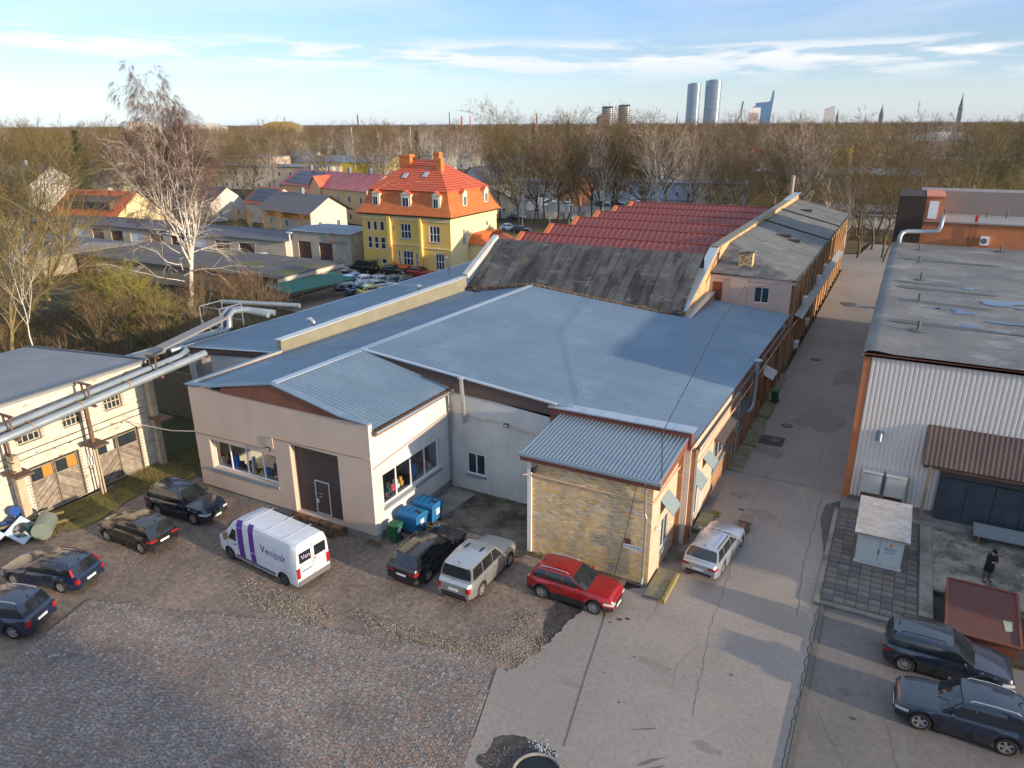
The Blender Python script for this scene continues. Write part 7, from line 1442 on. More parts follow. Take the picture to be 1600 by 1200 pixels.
q = MB(); q.box(-68.3, -68.2, 65.4, 77.8, 2.2, 2.75); q.build('eaves_board', mat('white_flaking', (0.5, 0.46, 0.38), 0.9, fine=0.25), t)
t = thing('long_shed', 'long dark-roofed shed running left behind the olive trees', 'shed', (-130, 72, 0))
q = MB(); q.box(-165, -110, 60, 76, 0, 2.9); q.build('wall', MATS['beige_rendered_wall'], t); q = MB(); q.prism([(59.5, 2.9), (68, 4.2), (76.5, 2.9)], 'x', -166, -109.6); q.build('roof', mat('blue_slate', (0.085, 0.095, 0.12), 0.75, col2=(0.11, 0.12, 0.14), fine=0.15), t)
t = thing('green_roof_shed', 'small open shed with sloping dark green corrugated roof', 'shed', (-63, 68, 0)); q = MB(); corrugated(q, (-67.9, 63.0, 2.35), (1.5, 10.5, 0), (4.6, -0.8, -0.3), 0.3, 0.04); q.build('roof', mat('green_sheet', (0.012, 0.12, 0.085), 0.5, fine=0.1), t)
q = MB(); [q.beam((x, y, 0), (x, y, 2.1), 0.12) for x, y in ((-63.6, 62.6), (-62.2, 72.6), (-66.8, 63.4), (-65.6, 73.2))]; q.build('posts', STEEL, t)
sheet('lot_ground', [(-110, 78.2), (-68, 78.2), (-68, 62), (-50, 62), (-46, 86.8), (-72, 86.8), (-75, 87.3), (-110, 85.8)], -0.02, mat('lot_dirt', (0.25, 0.20, 0.16), 0.95, col2=(0.19, 0.155, 0.13), scale=0.4, fine=0.2))
# garages
t = thing('garage_block', 'grey-beige garage block with two wide brown gates left of the yellow house', 'garage', (-81, 91, 0))
Wg = Wall((-87, 87.5), (1, 0), (0, -1)); og2 = [(1.2, 3.9, 0, 3.35), (5.6, 8.3, 0, 3.35)]
q = MB(); facade(q, Wg, 12, 0, 4.9, og2, depth=0.3); q.quad((-75, 87.5, 0), (-75, 96, 0), (-75, 96, 4.9), (-75, 87.5, 4.9)); q.build('wall', mat('garage_plaster', (0.42, 0.38, 0.31), 0.9, col2=(0.33, 0.30, 0.25), scale=0.7, fine=0.15, stains=[(1.1, 0.56, 0.68, (0.2, 0.17, 0.14), 0.6)]), t)
for (a, b, c, d) in og2:
    for k in range(2): q = MB(); Wg.box(q, a + k * (b - a) / 2 + 0.02, a + (k + 1) * (b - a) / 2 - 0.02, c, d, -0.25, -0.15); q.build('gate', mat('maroon_gate', (0.095, 0.05, 0.045), 0.7, fine=0.12), t)
q = MB(); q.prism([(87.2, 4.95), (90.5, 5.25), (96.2, 4.95)], 'x', -87.3, -74.8); q.build('roof', mat('blue_felt', (0.15, 0.19, 0.23), 0.6, fine=0.12), t)
q = MB(); q.beam((-78.4, 87.35, 5.4), (-78.4, 87.35, 3.4), 0.15); q.beam((-79.2, 87.35, 3.7), (-75.6, 87.35, 3.65), 0.06); q.build('wall_lamp_pole', STEEL, t)
t = thing('garage_row', 'long row of low cream garages with dark roof behind the parked cars', 'garage', (-110, 89, 0))
Wg = Wall((-150, 86), (1, 0), (0, -1)); ops = [(2 + k * 5.6, 5.4 + k * 5.6, 0, 2.5) for k in range(10)]
q = MB(); facade(q, Wg, 62.9, 0, 3.3, ops, depth=0.25); q.quad((-87.1, 86, 0), (-87.1, 92, 0), (-87.1, 92, 3.3), (-87.1, 86, 3.3)); q.build('wall', mat('cream_row_wall', (0.55, 0.48, 0.39), 0.9, col2=(0.45, 0.38, 0.31), fine=0.1), t)
for k, (a, b, c, d) in enumerate(ops): q = MB(); Wg.box(q, a, b, c, d, -0.2, -0.12); q.build('gate', [MATS['maroon_gate'], WFRAME, mat('brown_planks', (0.20, 0.13, 0.09), 0.8, fine=0.2)][k % 3], t)
q = MB(); q.prism([(85.6, 3.35), (92.5, 3.9), (92.5, 3.6), (85.6, 3.2)], 'x', -150.3, -87.0); q.build('roof', mat('dark_row_roof', (0.10, 0.10, 0.115), 0.8, fine=0.15), t)

# ------------------------------------------------------------ yellow house with orange mansard roof
YH = thing('yellow_house', 'tall yellow house with orange tiled mansard roof, dormers and tall brick chimneys', 'house', (-64, 94, 0))
YW = mat('yellow_plaster', (0.72, 0.50, 0.17), 0.85, col2=(0.70, 0.46, 0.11), scale=0.5, fine=0.05)
YP_ = mat('pale_yellow_plaster', (0.76, 0.62, 0.33), 0.85, fine=0.05)
TILE = mat('orange_tile', (0.52, 0.135, 0.035), 0.55, col2=(0.44, 0.10, 0.03), scale=2.5, fine=0.18, fscale=4)
x0, x1, y0, y1, ze = -72.0, -56.3, 87.0, 100.2, 8.5
Wy = Wall((x0, y0), (1, 0), (0, -1)); Wx = Wall((x1, y0), (0, 1), (1, 0))
of = [(0.9, 1.6, 6.0, 7.4), (2.1, 2.8, 6.0, 7.4), (3.3, 4.1, 6.0, 7.4), (0.9, 1.7, 3.3, 5.1), (2.1, 2.9, 3.3, 5.1), (3.3, 4.2, 3.3, 5.1), (2.3, 2.7, 1.1, 2.1), (3.3, 4.2, 1.1, 1.9), (5.6, 6.0, 6.0, 7.0), (7.1, 8.9, 5.1, 7.3), (7.3, 9.1, 1.2, 3.4), (6.4, 6.8, 1.3, 3.4), (9.5, 9.9, 1.3, 3.2), (12.1, 13.9, 4.9, 7.2), (13.0, 14.5, 1.0, 3.4)]
q = MB(); facade(q, Wy, 15.7, 0, ze, of, depth=0.15); q.build('wall', YW, YH)
oxs = [(3.3, 4.1, 4.2, 6.6), (10.0, 10.7, 6.2, 7.0)]
q = MB(); facade(q, Wx, 13.2, 0, ze, oxs, depth=0.15); q.quad((x0, y0, 0), (x0, y1, 0), (x0, y1, ze), (x0, y0, ze)); q.quad((x0, y1, 0), (x1, y1, 0), (x1, y1, ze), (x0, y1, ze)); q.build('side_wall', YP_, YH)
for (a, b, c, d) in of: window(YH, Wy, a, b, c, d, 3 if b - a > 1.3 else (2 if b - a > 1.0 else 1), 2 if d - c > 1.6 else 1, 0.1, fw=0.09, panes=False, sill=True if b - a > 1.3 else None)
for (a, b, c, d) in oxs: window(YH, Wx, a, b, c, d, 2 if b - a > 0.75 else 1, 2 if d - c > 1 else 1, 0.1, fw=0.1, panes=False)
for u0, u1 in ((5.0, 5.5), (10.6, 11.0)): q = MB(); Wy.box(q, u0, u1, 0, 8.3, 0.004, 0.5); q.build('pilaster', YW, YH)
q = MB(); Wy.box(q, 5.5, 10.6, 4.2, 4.35, 0.004, 0.12); Wy.box(q, 11.0, 15.7, 3.95, 4.1, 0.004, 0.12); q.build('string_course', YP_, YH)
q = MB(); q.box(x0 - 0.1, x1 + 0.1, y0 - 0.12, y1 + 0.1, 7.75, 8.35); q.build('frieze', YP_, YH); q = MB(); q.box(x0 - 0.5, x1 + 0.5, y0 - 0.5, y1 + 0.5, 8.36, 8.58); q.build('eaves', mat('dark_brown_eaves', (0.06, 0.035, 0.02), 0.7), YH)
# mansard: flared lower slopes, hipped upper roof; tiles built as rows
rings = [(0.55, 8.6), (0.15, 9.15), (-0.35, 10.0), (-0.75, 11.0), (-0.95, 11.9)]
q = MB(); R_ = []
for k in range(len(rings) - 1):
    (e0, z0_), (e1, z1_) = rings[k], rings[k + 1]; n_ = 3
    for j in range(n_): R_.append((_lerp(e0, e1, j / n_), _lerp(z0_, z1_, j / n_)))
R_.append(rings[-1])
for (e0, za), (e1, zb_) in zip(R_, R_[1:]):
    P0 = [(x0 - e0, y0 - e0), (x1 + e0, y0 - e0), (x1 + e0, y1 + e0), (x0 - e0, y1 + e0)]; P1 = [(x0 - e1, y0 - e1), (x1 + e1, y0 - e1), (x1 + e1, y1 + e1), (x0 - e1, y1 + e1)]
    for i in range(4):
        j = (i + 1) % 4; l = 0.05; q.quad((*P0[i], za), (*P0[j], za), (*P1[j], zb_), (*P1[i], zb_))
q.build('mansard_slope', mat('orange_row_tile', (0.51, 0.145, 0.04), 0.6, col2=(0.86, 0.8, 0.8), scale=1.2, fine=0.2, brick=(0.3, 0.3, (0.46, 0.125, 0.035), (0.51, 0.145, 0.04))), YH)
ax0, ax1, ay0, ay1 = x0 + 0.95, x1 - 0.95, y0 + 0.95, y1 - 0.95; q = MB(); rx0, rx1, ry = -66.5, -62.5, 93.6; n_ = 14
def ring_at(t_): return [(_lerp(ax0 - 0.25, rx0, t_), _lerp(ay0 - 0.25, ry, t_)), (_lerp(ax1 + 0.25, rx1, t_), _lerp(ay0 - 0.25, ry, t_)), (_lerp(ax1 + 0.25, rx1, t_), _lerp(ay1 + 0.25, ry, t_)), (_lerp(ax0 - 0.25, rx0, t_), _lerp(ay1 + 0.25, ry, t_))]
for k in range(n_):
    A, B = ring_at(k / n_), ring_at((k + 1) / n_); za, zb_ = _lerp(11.85, 15.9, k / n_) + 0.05, _lerp(11.85, 15.9, (k + 1) / n_)
    for i in range(4): j = (i + 1) % 4; q.quad((*A[i], za), (*A[j], za), (*B[j], zb_), (*B[i], zb_)); 
q.build('upper_roof', mat('red_orange_tile', (0.55, 0.10, 0.04), 0.5, col2=(0.47, 0.085, 0.035), scale=2, fine=0.14), YH)
for (cx, cy, w, d, top) in ((-67.6, 93.2, 1.9, 1.3, 16.6), (-60.9, 91.9, 0.9, 0.9, 16.2), (-62.2, 93.4, 1.0, 0.9, 17.0)): q = MB(); q.box(cx - w / 2, cx + w / 2, cy - d / 2, cy + d / 2, 12.5, top); q.box(cx - w / 2 - 0.08, cx + w / 2 + 0.08, cy - d / 2 - 0.08, cy + d / 2 + 0.08, top - 0.35, top - 0.2); q.build('chimney', mat('orange_chimney', (0.55, 0.17, 0.04), 0.8, brick=(0.28, 0.1, (0.4, 0.2, 0.1), (0.5, 0.14, 0.03))), YH)
def dormer(W, u, w=1.25, zc=9.3, parent=YH):
    h = 2.1; o0 = -0.25
    f = MB(); W.box(f, u - w / 2, u + w / 2, zc, zc + h, -1.4, 0.05 + o0); d_ = f.build('dormer', mat('dormer_cream', (0.62, 0.55, 0.40), 0.8, fine=0.06), parent)
    g2 = MB(); pr_ = [(u - w / 2 - 0.15, zc + h), (u, zc + h + 0.6), (u + w / 2 + 0.15, zc + h)]; P = [W(a, b, 0.12 + o0) for a, b in pr_] + [W(a, b, -2.6) for a, b in pr_]; g2.add(P, [(0, 1, 2), (0, 3, 4, 1), (1, 4, 5, 2), (3, 5, 4)]); ro = g2.build('dormer_roof', MATS['red_orange_tile'], d_)
    g3 = MB(); P = [W(a, b, 0.14 + o0) for a, b in ((u - w / 2 - 0.05, zc + h), (u, zc + h + 0.5), (u + w / 2 + 0.05, zc + h))]; g3.poly(P); g3.build('gablet', MATS['dormer_cream'], d_)
    w2 = w * 0.62; f = MB(); W.box(f, u - w2 / 2, u + w2 / 2, zc + 0.35, zc + 1.7, 0.055 + o0, 0.09 + o0); f.build('window', WFRAME, d_); f = MB()
    for s in (-1, 1): W.box(f, u + s * w2 * 0.24 - w2 * 0.19, u + s * w2 * 0.24 + w2 * 0.19, zc + 0.43, zc + 1.62, 0.095 + o0, 0.105 + o0)
    f.build('pane', GLASS, d_)
for u, w in ((2.7, 1.3), (8.1, 1.7), (13.3, 1.3)): dormer(Wy, u, w)
for u in (4.4, 10.5): dormer(Wx, u, 1.15, 9.4)
for (x, y) in ((-66.0, 90.3), (-62.6, 90.6)): z_ = 11.9 + (y - 87.7) / 5.9 * 4.05; q = MB(); q.obox((x, y, z_ + 0.08), (0.36, 0, 0), (0, 0.45, 0.31), (0, -0.03, 0.045)); q.build('skylight', mat('skylight_glass', (0.3, 0.36, 0.42), 0.1), YH)
q = MB(); q.box(-56.25, -53.2, 92.0, 99.6, 0, 4.2); q.build('porch', YP_, YH); q = MB(); q.prism([(91.6, 4.25), (100.0, 4.25), (98.6, 5.6), (93.0, 5.6)], 'x', -56.3, -54.6); q.add([(-56.3, 91.6, 4.25), (-52.8, 91.6, 4.25), (-52.8, 100, 4.25), (-56.3, 100, 4.25), (-56.3, 93, 5.7), (-56.3, 98.6, 5.7)], [(0, 1, 4), (1, 2, 5, 4), (2, 3, 5)]); q.build('porch_roof', TILE, YH)
q = MB(); q.box(-53.19, -53.1, 94.9, 95.8, 0.3, 2.6); q.build('porch_door', MATS['brown_door'], YH); q = MB(); q.box(-53.18, -52.2, 94.4, 96.4, 3.0, 3.1); q.build('door_canopy', CONC, YH)
for k in range(3): q = MB(); q.box(-53.19, -53.14, 97.0 + k * 0.8, 97.35 + k * 0.8, 2.6, 3.5); q.build('porch_window', GLASS, YH)
q = MB(); q.prism([(86.9, 1.4), (85.8, 1.05), (85.8, 0.98), (86.9, 1.28)], 'x', -66.7, -63.4); q.build('cellar_canopy', TILE, YH)
sheet('house_lawn', [(-55, 87), (-36, 108), (-36, 126), (-86, 146), (-78, 101), (-74, 101), (-56, 101)], -0.03, GRASS, 5, 0.3)

# ------------------------------------------------------------ other houses
def house(name, label, cx, cy, w, d, h, rh_, wall, roof, ridge='x', rot=0.0, wins=(4, 2), chim=0, hip=0.0, solar=None, cat='house', over=0.4, win_side=2, roofcol=None):
    t = lthing(name, label, cat); q = MB(); q.box(-w / 2, w / 2, -d / 2, d / 2, 0, h)
    if ridge == 'x' and not hip: q.add([(s * w / 2, -d / 2, h) for s in (-1, 1)] + [(s * w / 2, d / 2, h) for s in (-1, 1)] + [(s * w / 2, 0, h + rh_) for s in (-1, 1)], [(1, 3, 5), (0, 4, 2)])
    if ridge == 'y' and not hip: q.add([(-w / 2, s * d / 2, h) for s in (-1, 1)] + [(w / 2, s * d / 2, h) for s in (-1, 1)] + [(0, s * d / 2, h + rh_) for s in (-1, 1)], [(0, 2, 4), (1, 5, 3)])
    q.build('wall', wall, t); q = MB(); a, b, o_ = w / 2 + over, d / 2 + over, 0.1
    if rh_ < 0.5: q.box(-a, a, -b, b, h + 0.003, h + 0.25)
    elif ridge == 'x':
        k = w / 2 + over - hip; z0_ = h - rh_ * over / (d / 2) + 0.05; P = [(-a, -b, z0_), (a, -b, z0_), (a, b, z0_), (-a, b, z0_), (-k, 0, h + rh_ + 0.08), (k, 0, h + rh_ + 0.08)]; q.add(P, [(0, 1, 5, 4), (2, 3, 4, 5), (1, 2, 5), (3, 0, 4)] if hip else [(0, 1, 5, 4), (2, 3, 4, 5)])
    else:
        k = d / 2 + over - hip; z0_ = h - rh_ * over / (w / 2) + 0.05; P = [(-a, -b, z0_), (a, -b, z0_), (a, b, z0_), (-a, b, z0_), (0, -k, h + rh_ + 0.08), (0, k, h + rh_ + 0.08)]; q.add(P, [(1, 2, 5, 4), (3, 0, 4, 5), (0, 1, 4), (2, 3, 5)] if hip else [(1, 2, 5, 4), (3, 0, 4, 5)])
    q.build('roof', roof, t)
    W = Wall((-w / 2, -d / 2), (1, 0), (0, -1)); W_s = Wall((w / 2, -d / 2), (0, 1), (1, 0)); nx_, nz_ = wins
    for WW, LL, nn in ((W, w, nx_), (W_s, d, win_side)):
        for k in range(nn):
            for j in range(nz_):
                u = LL * (k + 0.5) / nn; z_ = 0.9 + j * (h / nz_); q = MB(); WW.box(q, u - 0.45, u + 0.45, z_, z_ + 1.35, 0.003, 0.05); f = q.build('window', WFRAME, t); q = MB(); WW.box(q, u - 0.37, u - 0.03, z_ + 0.08, z_ + 1.27, 0.053, 0.06); WW.box(q, u + 0.03, u + 0.37, z_ + 0.08, z_ + 1.27, 0.053, 0.06); q.build('pane', GLASS, f)
    for k in range(chim): x = -w / 2 + w * (k + 0.7) / (chim + 0.4); q = MB(); q.box(x - 0.35, x + 0.35, -0.35, 0.35, h + rh_ * 0.6, h + rh_ + 1.2); q.build('chimney', mat('chimney_grey', (0.22, 0.24, 0.27), 0.8), t)
    if solar:
        sx0, sx1, rows = solar; n_ = int((sx1 - sx0) / 1.05)
        for i in range(n_):
            for j in range(rows):
                t0, t1 = 0.12 + j * 0.8 / rows, 0.12 + (j + 1) * 0.8 / rows - 0.02; xa = sx0 + i * 1.05
                ya, yb = _lerp(-b, 0, t0), _lerp(-b, 0, t1); za, zb_ = _lerp(z0_, h + rh_ + 0.08, t0) + 0.1, _lerp(z0_, h + rh_ + 0.08, t1) + 0.1; q = MB(); q.quad((xa, ya, za), (xa + 1.0, ya, za), (xa + 1.0, yb, zb_), (xa, yb, zb_)); q.build('solar_panel', mat('solar_dark', (0.015, 0.025, 0.05), 0.2, fine=0.05), t)
    place(t, cx, cy, 0, rad(rot)); return t
def pm(n_, c, c2=None, rough=0.85): return mat(n_, c, rough, col2=c2, fine=0.1)
REDM = pm('red_metal_roof', (0.36, 0.07, 0.07), (0.42, 0.13, 0.12), 0.5); PEA = pm('peach_house_wall', (0.62, 0.42, 0.22)); CRM = pm('cream_house_wall', (0.62, 0.54, 0.42)); WHT = pm('white_house_wall', (0.50, 0.47, 0.43)); SLT = pm('slate_roof', (0.13, 0.125, 0.13)); BRN = pm('brown_roof', (0.12, 0.085, 0.075)); ORR = pm('orange_house_roof', (0.48, 0.12, 0.05)); OCH = pm('ochre_wall', (0.27, 0.19, 0.07)); BRK = pm('far_red_brick', (0.30, 0.11, 0.07)); GRR = pm('far_grey_roof', (0.22, 0.23, 0.25)); YEL = pm('bright_yellow_wall', (0.72, 0.50, 0.06))
house('terraced_house', 'long peach house with dull red metal roof, grey chimneys and blue solar panels', -118, 136, 34, 11, 7.4, 3.0, PEA, REDM, 'x', -14, (8, 2), 4, solar=(-15.5, -4.5, 3))
q = thing('gable_bay', 'small orange gabled bay on the front of the long peach house', 'bay', (-121, 131, 0), rad(-14)); m_ = MB(); m_.v = []; OFF[q.name] = Vector((0, 0, 0)); m_.box(-2.0, 2.0, -0.4, 3, 0, 7.6); m_.add([(-2, -0.4, 7.6), (2, -0.4, 7.6), (0, -0.4, 9.6)], [(0, 1, 2)]); m_.build('wall', PEA, q); m_ = MB(); m_.add([(-2.3, -0.7, 7.4), (2.3, -0.7, 7.4), (0, -0.7, 9.8), (-2.3, 4.5, 7.4), (2.3, 4.5, 7.4), (0, 4.5, 9.8)], [(0, 2, 5, 3), (2, 1, 4, 5)]); m_.build('roof', pm('orange_red_metal', (0.55, 0.13, 0.07)), q)
house('pink_gable_house', 'pinkish white gabled house at the right end of the long peach house', -102.5, 138.5, 5, 13, 7.6, 3.2, pm('pinkish_white_wall', (0.62, 0.52, 0.48)), REDM, 'x', -14, (1, 1), 0, win_side=1)
# chalet with orange timber wall
CH = house('chalet', 'low chalet with dark roof, orange timber upper wall and white base', -113, 118, 17, 9, 4.6, 2.6, WHT, SLT, 'x', -12, (3, 1), 1, over=1.2)
q = MB(); q.box(-7.0, 7.6, -4.62, -4.55, 2.6, 4.5); q.build('timber_wall', pm('orange_timber', (0.60, 0.24, 0.03)), CH)
house('solar_house', 'white house with brown roof carrying two rows of solar panels behind the birch', -146, 122, 15, 9, 4.2, 3.2, WHT, BRN, 'x', -10, (3, 1), 0, solar=(-2.5, 6.0, 3))
house('solar_house', 'small house with many dark solar panels in front of the red metal roof', -128, 124, 10, 8, 4.5, 3.0, WHT, ORR, 'x', -12, (2, 1), 0, solar=(-4.5, 4.5, 3))
OH = house('orange_roof_house', 'yellow house with wide orange roof and long dormer window left of the birch', -148, 97, 19, 12, 3.6, 4.6, pm('pale_yellow_wall', (0.66, 0.56, 0.30)), ORR, 'x', 5, (3, 1), 0)
q = MB(); q.add([(-5.5, -4.6, 4.9), (7, -4.6, 4.9), (7, -4.6, 6.5), (-5.5, -4.6, 6.5), (-5.5, -1.0, 7.4), (7, -1.0, 7.4)], [(0, 1, 2, 3), (3, 2, 5, 4), (0, 3, 4), (1, 5, 2)]); q.build('dormer', BRN, OH); q = MB(); q.box(-5.0, 6.5, -4.68, -4.61, 5.2, 6.3); q.build('dormer_window', GLASS, OH)
house('white_villa', 'cream-white villa seen through the olive trees at far left', -186, 104, 17, 12, 8.5, 3.6, WHT, SLT, 'x', 5, (4, 2), 1)
house('white_outbuilding', 'low white outbuilding below the villa at the left edge', -160, 78, 16, 7, 3.2, 1.2, WHT, GRR, 'x', 5, (3, 1))
house('dark_cottage', 'dark house roof among trees left of the orange roof', -178, 118, 12, 9, 7, 3.5, CRM, SLT, 'y', 5, (2, 2))
house('brown_house', 'brown-roofed cottage between the orange roof and the solar house', -158, 125, 12, 9, 4.0, 3.6, CRM, BRN, 'x', 10, (2, 1))
house('long_cream_block', 'long cream block with flat roof behind the solar houses', -203, 190, 62, 14, 7.5, 0.3, CRM, GRR, 'x', 8, (14, 2), cat='building')
house('yellow_block', 'yellow-walled hall with grey roof behind the long cream block', -196, 232, 40, 14, 7, 2.2, YEL, GRR, 'x', 12, (6, 1), cat='building')
house('pink_block', 'pinkish three-storey block among trees left of centre', -228, 205, 40, 12, 9.5, 0.3, pm('pink_block_wall', (0.56, 0.44, 0.34)), GRR, 'x', 8, (9, 3), cat='building')
house('far_hall', 'long low grey-roofed hall beyond the trees behind the yellow house', -205, 318, 90, 20, 6, 0.4, WHT, GRR, 'x', 6, (12, 1), cat='building')
house('white_gable_house', 'white gabled house half hidden right of the yellow house', -98, 168, 10, 10, 6.5, 4, WHT, SLT, 'y', -10, (2, 2))
house('grey_shed', 'grey-roofed sheds behind the yellow house', -92, 152, 16, 12, 4, 2.6, CRM, GRR, 'x', -20, (3, 1), cat='shed')
house('brick_chapel', 'small orange brick building with arched window behind the linden trees', -81, 188, 7, 9, 7.5, 3.5, pm('orange_far_brick', (0.52, 0.22, 0.10)), SLT, 'y', 0, (1, 2))
house('white_office', 'white low office behind the lorries', -96, 196, 18, 10, 5, 0.3, WHT, GRR, 'x', 0, (5, 1), cat='building')
house('blue_office', 'pale blue site building behind the lorry yard', -62, 214, 24, 10, 4.5, 0.3, pm('blue_white_wall', (0.40, 0.46, 0.58)), GRR, 'x', 0, (7, 1), cat='building')
house('cream_kiosk', 'cream and orange low building right of the linden trees', -46, 206, 10, 8, 5.2, 0.3, CRM, GRR, 'x', 0, (2, 1), cat='building')
house('red_hall', 'long low dark red hall beyond the trees', -70, 334, 36, 12, 5.5, 2, pm('far_red_wall', (0.2, 0.06, 0.05)), BRN, 'x', 0, (10, 1), cat='building')
house('orange_house', 'small house with orange roof beyond the red hall', -59, 345, 10, 10, 7, 3, CRM, ORR, 'x', 0, (2, 1))
house('ochre_hall', 'large windowless ochre hall with dark roof edge beyond the alley', -16.5, 198, 36, 26, 9.5, 0.4, OCH, GRR, 'x', 0, (0, 0), cat='hall', win_side=0)
house('ochre_hall', 'low grey annexe in front of the windowless ochre hall', -13, 172, 24, 12, 3.6, 0.4, pm('grey_annexe_wall', (0.25, 0.24, 0.23)), SLT, 'x', 0, (5, 1), cat='hall')
house('yellow_tower_block', 'taller bright yellow gabled block behind the ochre hall', -21, 240, 8, 12, 14, 0.4, YEL, SLT, 'x', 0, (0, 0), cat='building', win_side=0)
house('ochre_hall', 'second ochre hall with small windows behind the brown brick tower', 14, 262, 44, 14, 10, 0.4, OCH, GRR, 'x', 0, (10, 2), cat='hall')
house('blue_roof_shed', 'shed with bright blue roof beside the brown brick tower', 1.5, 186, 8, 12, 5, 1.8, WHT, pm('bright_blue_roof', (0.08, 0.24, 0.55), (0.3, 0.42, 0.6), 0.5), 'y', 12, (2, 1), cat='shed')
house('apartment_block', 'tall ochre apartment block cut by the right picture edge', 52, 205, 34, 16, 21, 0.4, OCH, GRR, 'x', 0, (8, 6), cat='building')
house('school', 'long red brick and white banded three-storey school on the far right', 5, 400, 90, 16, 12, 2.2, BRK, GRR, 'x', 12, (18, 3), cat='building')
house('pale_hall', 'pale-roofed hall beyond the school', 10, 520, 22, 16, 10, 4, CRM, pm('white_metal_roof', (0.6, 0.65, 0.7), None, 0.5), 'x', 12, (6, 2), cat='building')
house('brick_hall', 'orange brick hall left of the pale-roofed one', -24, 500, 30, 16, 9.5, 3, BRK, GRR, 'x', 12, (6, 2), cat='building')
house('gate_shed', 'white-posted shed beyond the fence at the alley end', -6, 166, 9, 6, 3, 0.4, WHT, SLT, 'x', 0, (0, 0), cat='shed', win_side=0)
for k in range(7): q = MB(); q.box(-11 + k * 1.4, -10.8 + k * 1.4, 160.3, 160.5, 0, 3.2); tag(q.build('white_post', WFRAME), 'white square post of the open shed beyond the alley fence', 'post', 'white posts at the alley end')
struct(MB().poly([(-20, 131, 0.3), (-7, 134, 0.1), (-5.2, 147.5, 0.1), (6, 147.5, 0.1), (8, 151.9, 0.9), (-20, 151.9, 0.9)]).build('leafy_bank', mat('bank_leaves', (0.13, 0.075, 0.035), 1.0, col2=(0.08, 0.055, 0.03), scale=1.0, fine=0.35)))
# far fence at alley end
t = thing('board_fence', 'dark fence of upright boards closing the alley, with a leafy bank before it', 'fence', (-8, 152, 0))
m_me = MB(); m_me.box(-0.07, 0.07, -0.02, 0.02, 0, 2.1); me = bpy.data.meshes.new('board'); me.from_pydata(m_me.v, [], m_me.f); me.materials.append(mat('fence_dark', (0.07, 0.055, 0.045), 0.9, fine=0.2))
for k in range(150): o = bpy.data.objects.new('board', me); COL.objects.link(o); o.parent = t; o.location = (-12 + k * 0.19, 0, 0.0)
q = MB(); q.box(-20, 8.4, 152.05, 152.1, 0.5, 0.6); q.box(-20, 8.4, 152.05, 152.1, 1.6, 1.7); q.build('rail', MATS['fence_dark'], t)
t = thing('concrete_fence', 'low pale concrete panel fence behind the linden trunks', 'fence', (-66, 150, 0))
for k in range(14): q = MB(); a_, b_ = (-84 + k * 2.4, 150.5 + k * 0.9), (-84 + (k + 1) * 2.4 - 0.1, 150.5 + (k + 1) * 0.9 - 0.04); q.beam((*a_, 0.8), (*b_, 0.8), 0.12, 1.6); q.build('panel', mat('pale_panel', (0.42, 0.43, 0.41), 0.8), t)
sheet('lorry_yard', [(-110, 160), (-30, 158), (-20, 230), (-90, 230)], -0.04, mat('yard_grey', (0.16, 0.155, 0.16), 0.9, col2=(0.13, 0.125, 0.125), fine=0.15))
sheet('far_road', [(-160, 262), (20, 262), (30, 290), (-160, 292)], -0.04, MATS['yard_grey'])
sheet('forecourt', [(-30, 160.2), (12, 160.2), (12, 190), (-30, 190)], -0.035, MATS['yard_grey'])
for (x, y, lab) in ((-84.5, 84.5, 'white lamp post in front of the garage row'), (-61.5, 140, 'thin white lamp post by the lindens'), (-238, 285, 'tall floodlight mast over the trees left of centre'), (-215, 300, 'second tall floodlight mast over the far trees')):
    t = thing('lamp_post', lab, 'lamp', (x, y, 0)); h = 5 if y < 200 else 19; q = MB(); q.tube([(x, y, 0), (x, y, h)], 0.1, 8); q.build('pole', WFRAME, t); q = MB(); q.box(x - 0.5, x + 0.5, y - 0.15, y + 0.15, h, h + 0.15); q.build('lamp_head', WFRAME, t)

rr = random.Random(17)
for i, (tg, D, w) in enumerate(((-0.60, 330, 14), (-0.52, 420, 20), (-0.44, 300, 12), (-0.36, 460, 26), (-0.27, 380, 18), (-0.17, 520, 30), (-0.02, 450, 16), (0.05, 300, 12), (0.13, 380, 22), (0.24, 300, 14), (0.30, 480, 30), (0.40, 330, 14), (0.46, 560, 26), (0.56, 450, 18), (0.62, 330, 12))):
    x, y = BD(tg, D); cn = ('white', 'cream', 'brick red', 'ochre')[i % 4]
    house('far_house', '%s-walled house showing through the far woodland' % cn, x, y, w, 9, rr.uniform(6, 11), 2.5 if i % 3 else 0.4, (WHT, CRM, BRK, OCH)[i % 4], (GRR, ORR, SLT, REDM)[(i * 3) % 4], 'x', rr.uniform(-20, 30), (4, 2), 0)['group'] = 'houses among the far trees'
# ------------------------------------------------------------ buildings off to the right that shade the yard
house('side_workshop', 'plain grey workshop east of the yard beyond the picture edge', 34, 35.5, 18, 10, 6.0, 0.4, MATS['grey_render'], GRR, 'x', 0, (5, 1), cat='building')
house('office_block', 'grey four-storey office block south-east of the yard beyond the picture edge', 29, -8, 18, 33, 10.5, 0.4, MATS['grey_render'], GRR, 'x', 0, (6, 3), cat='building')

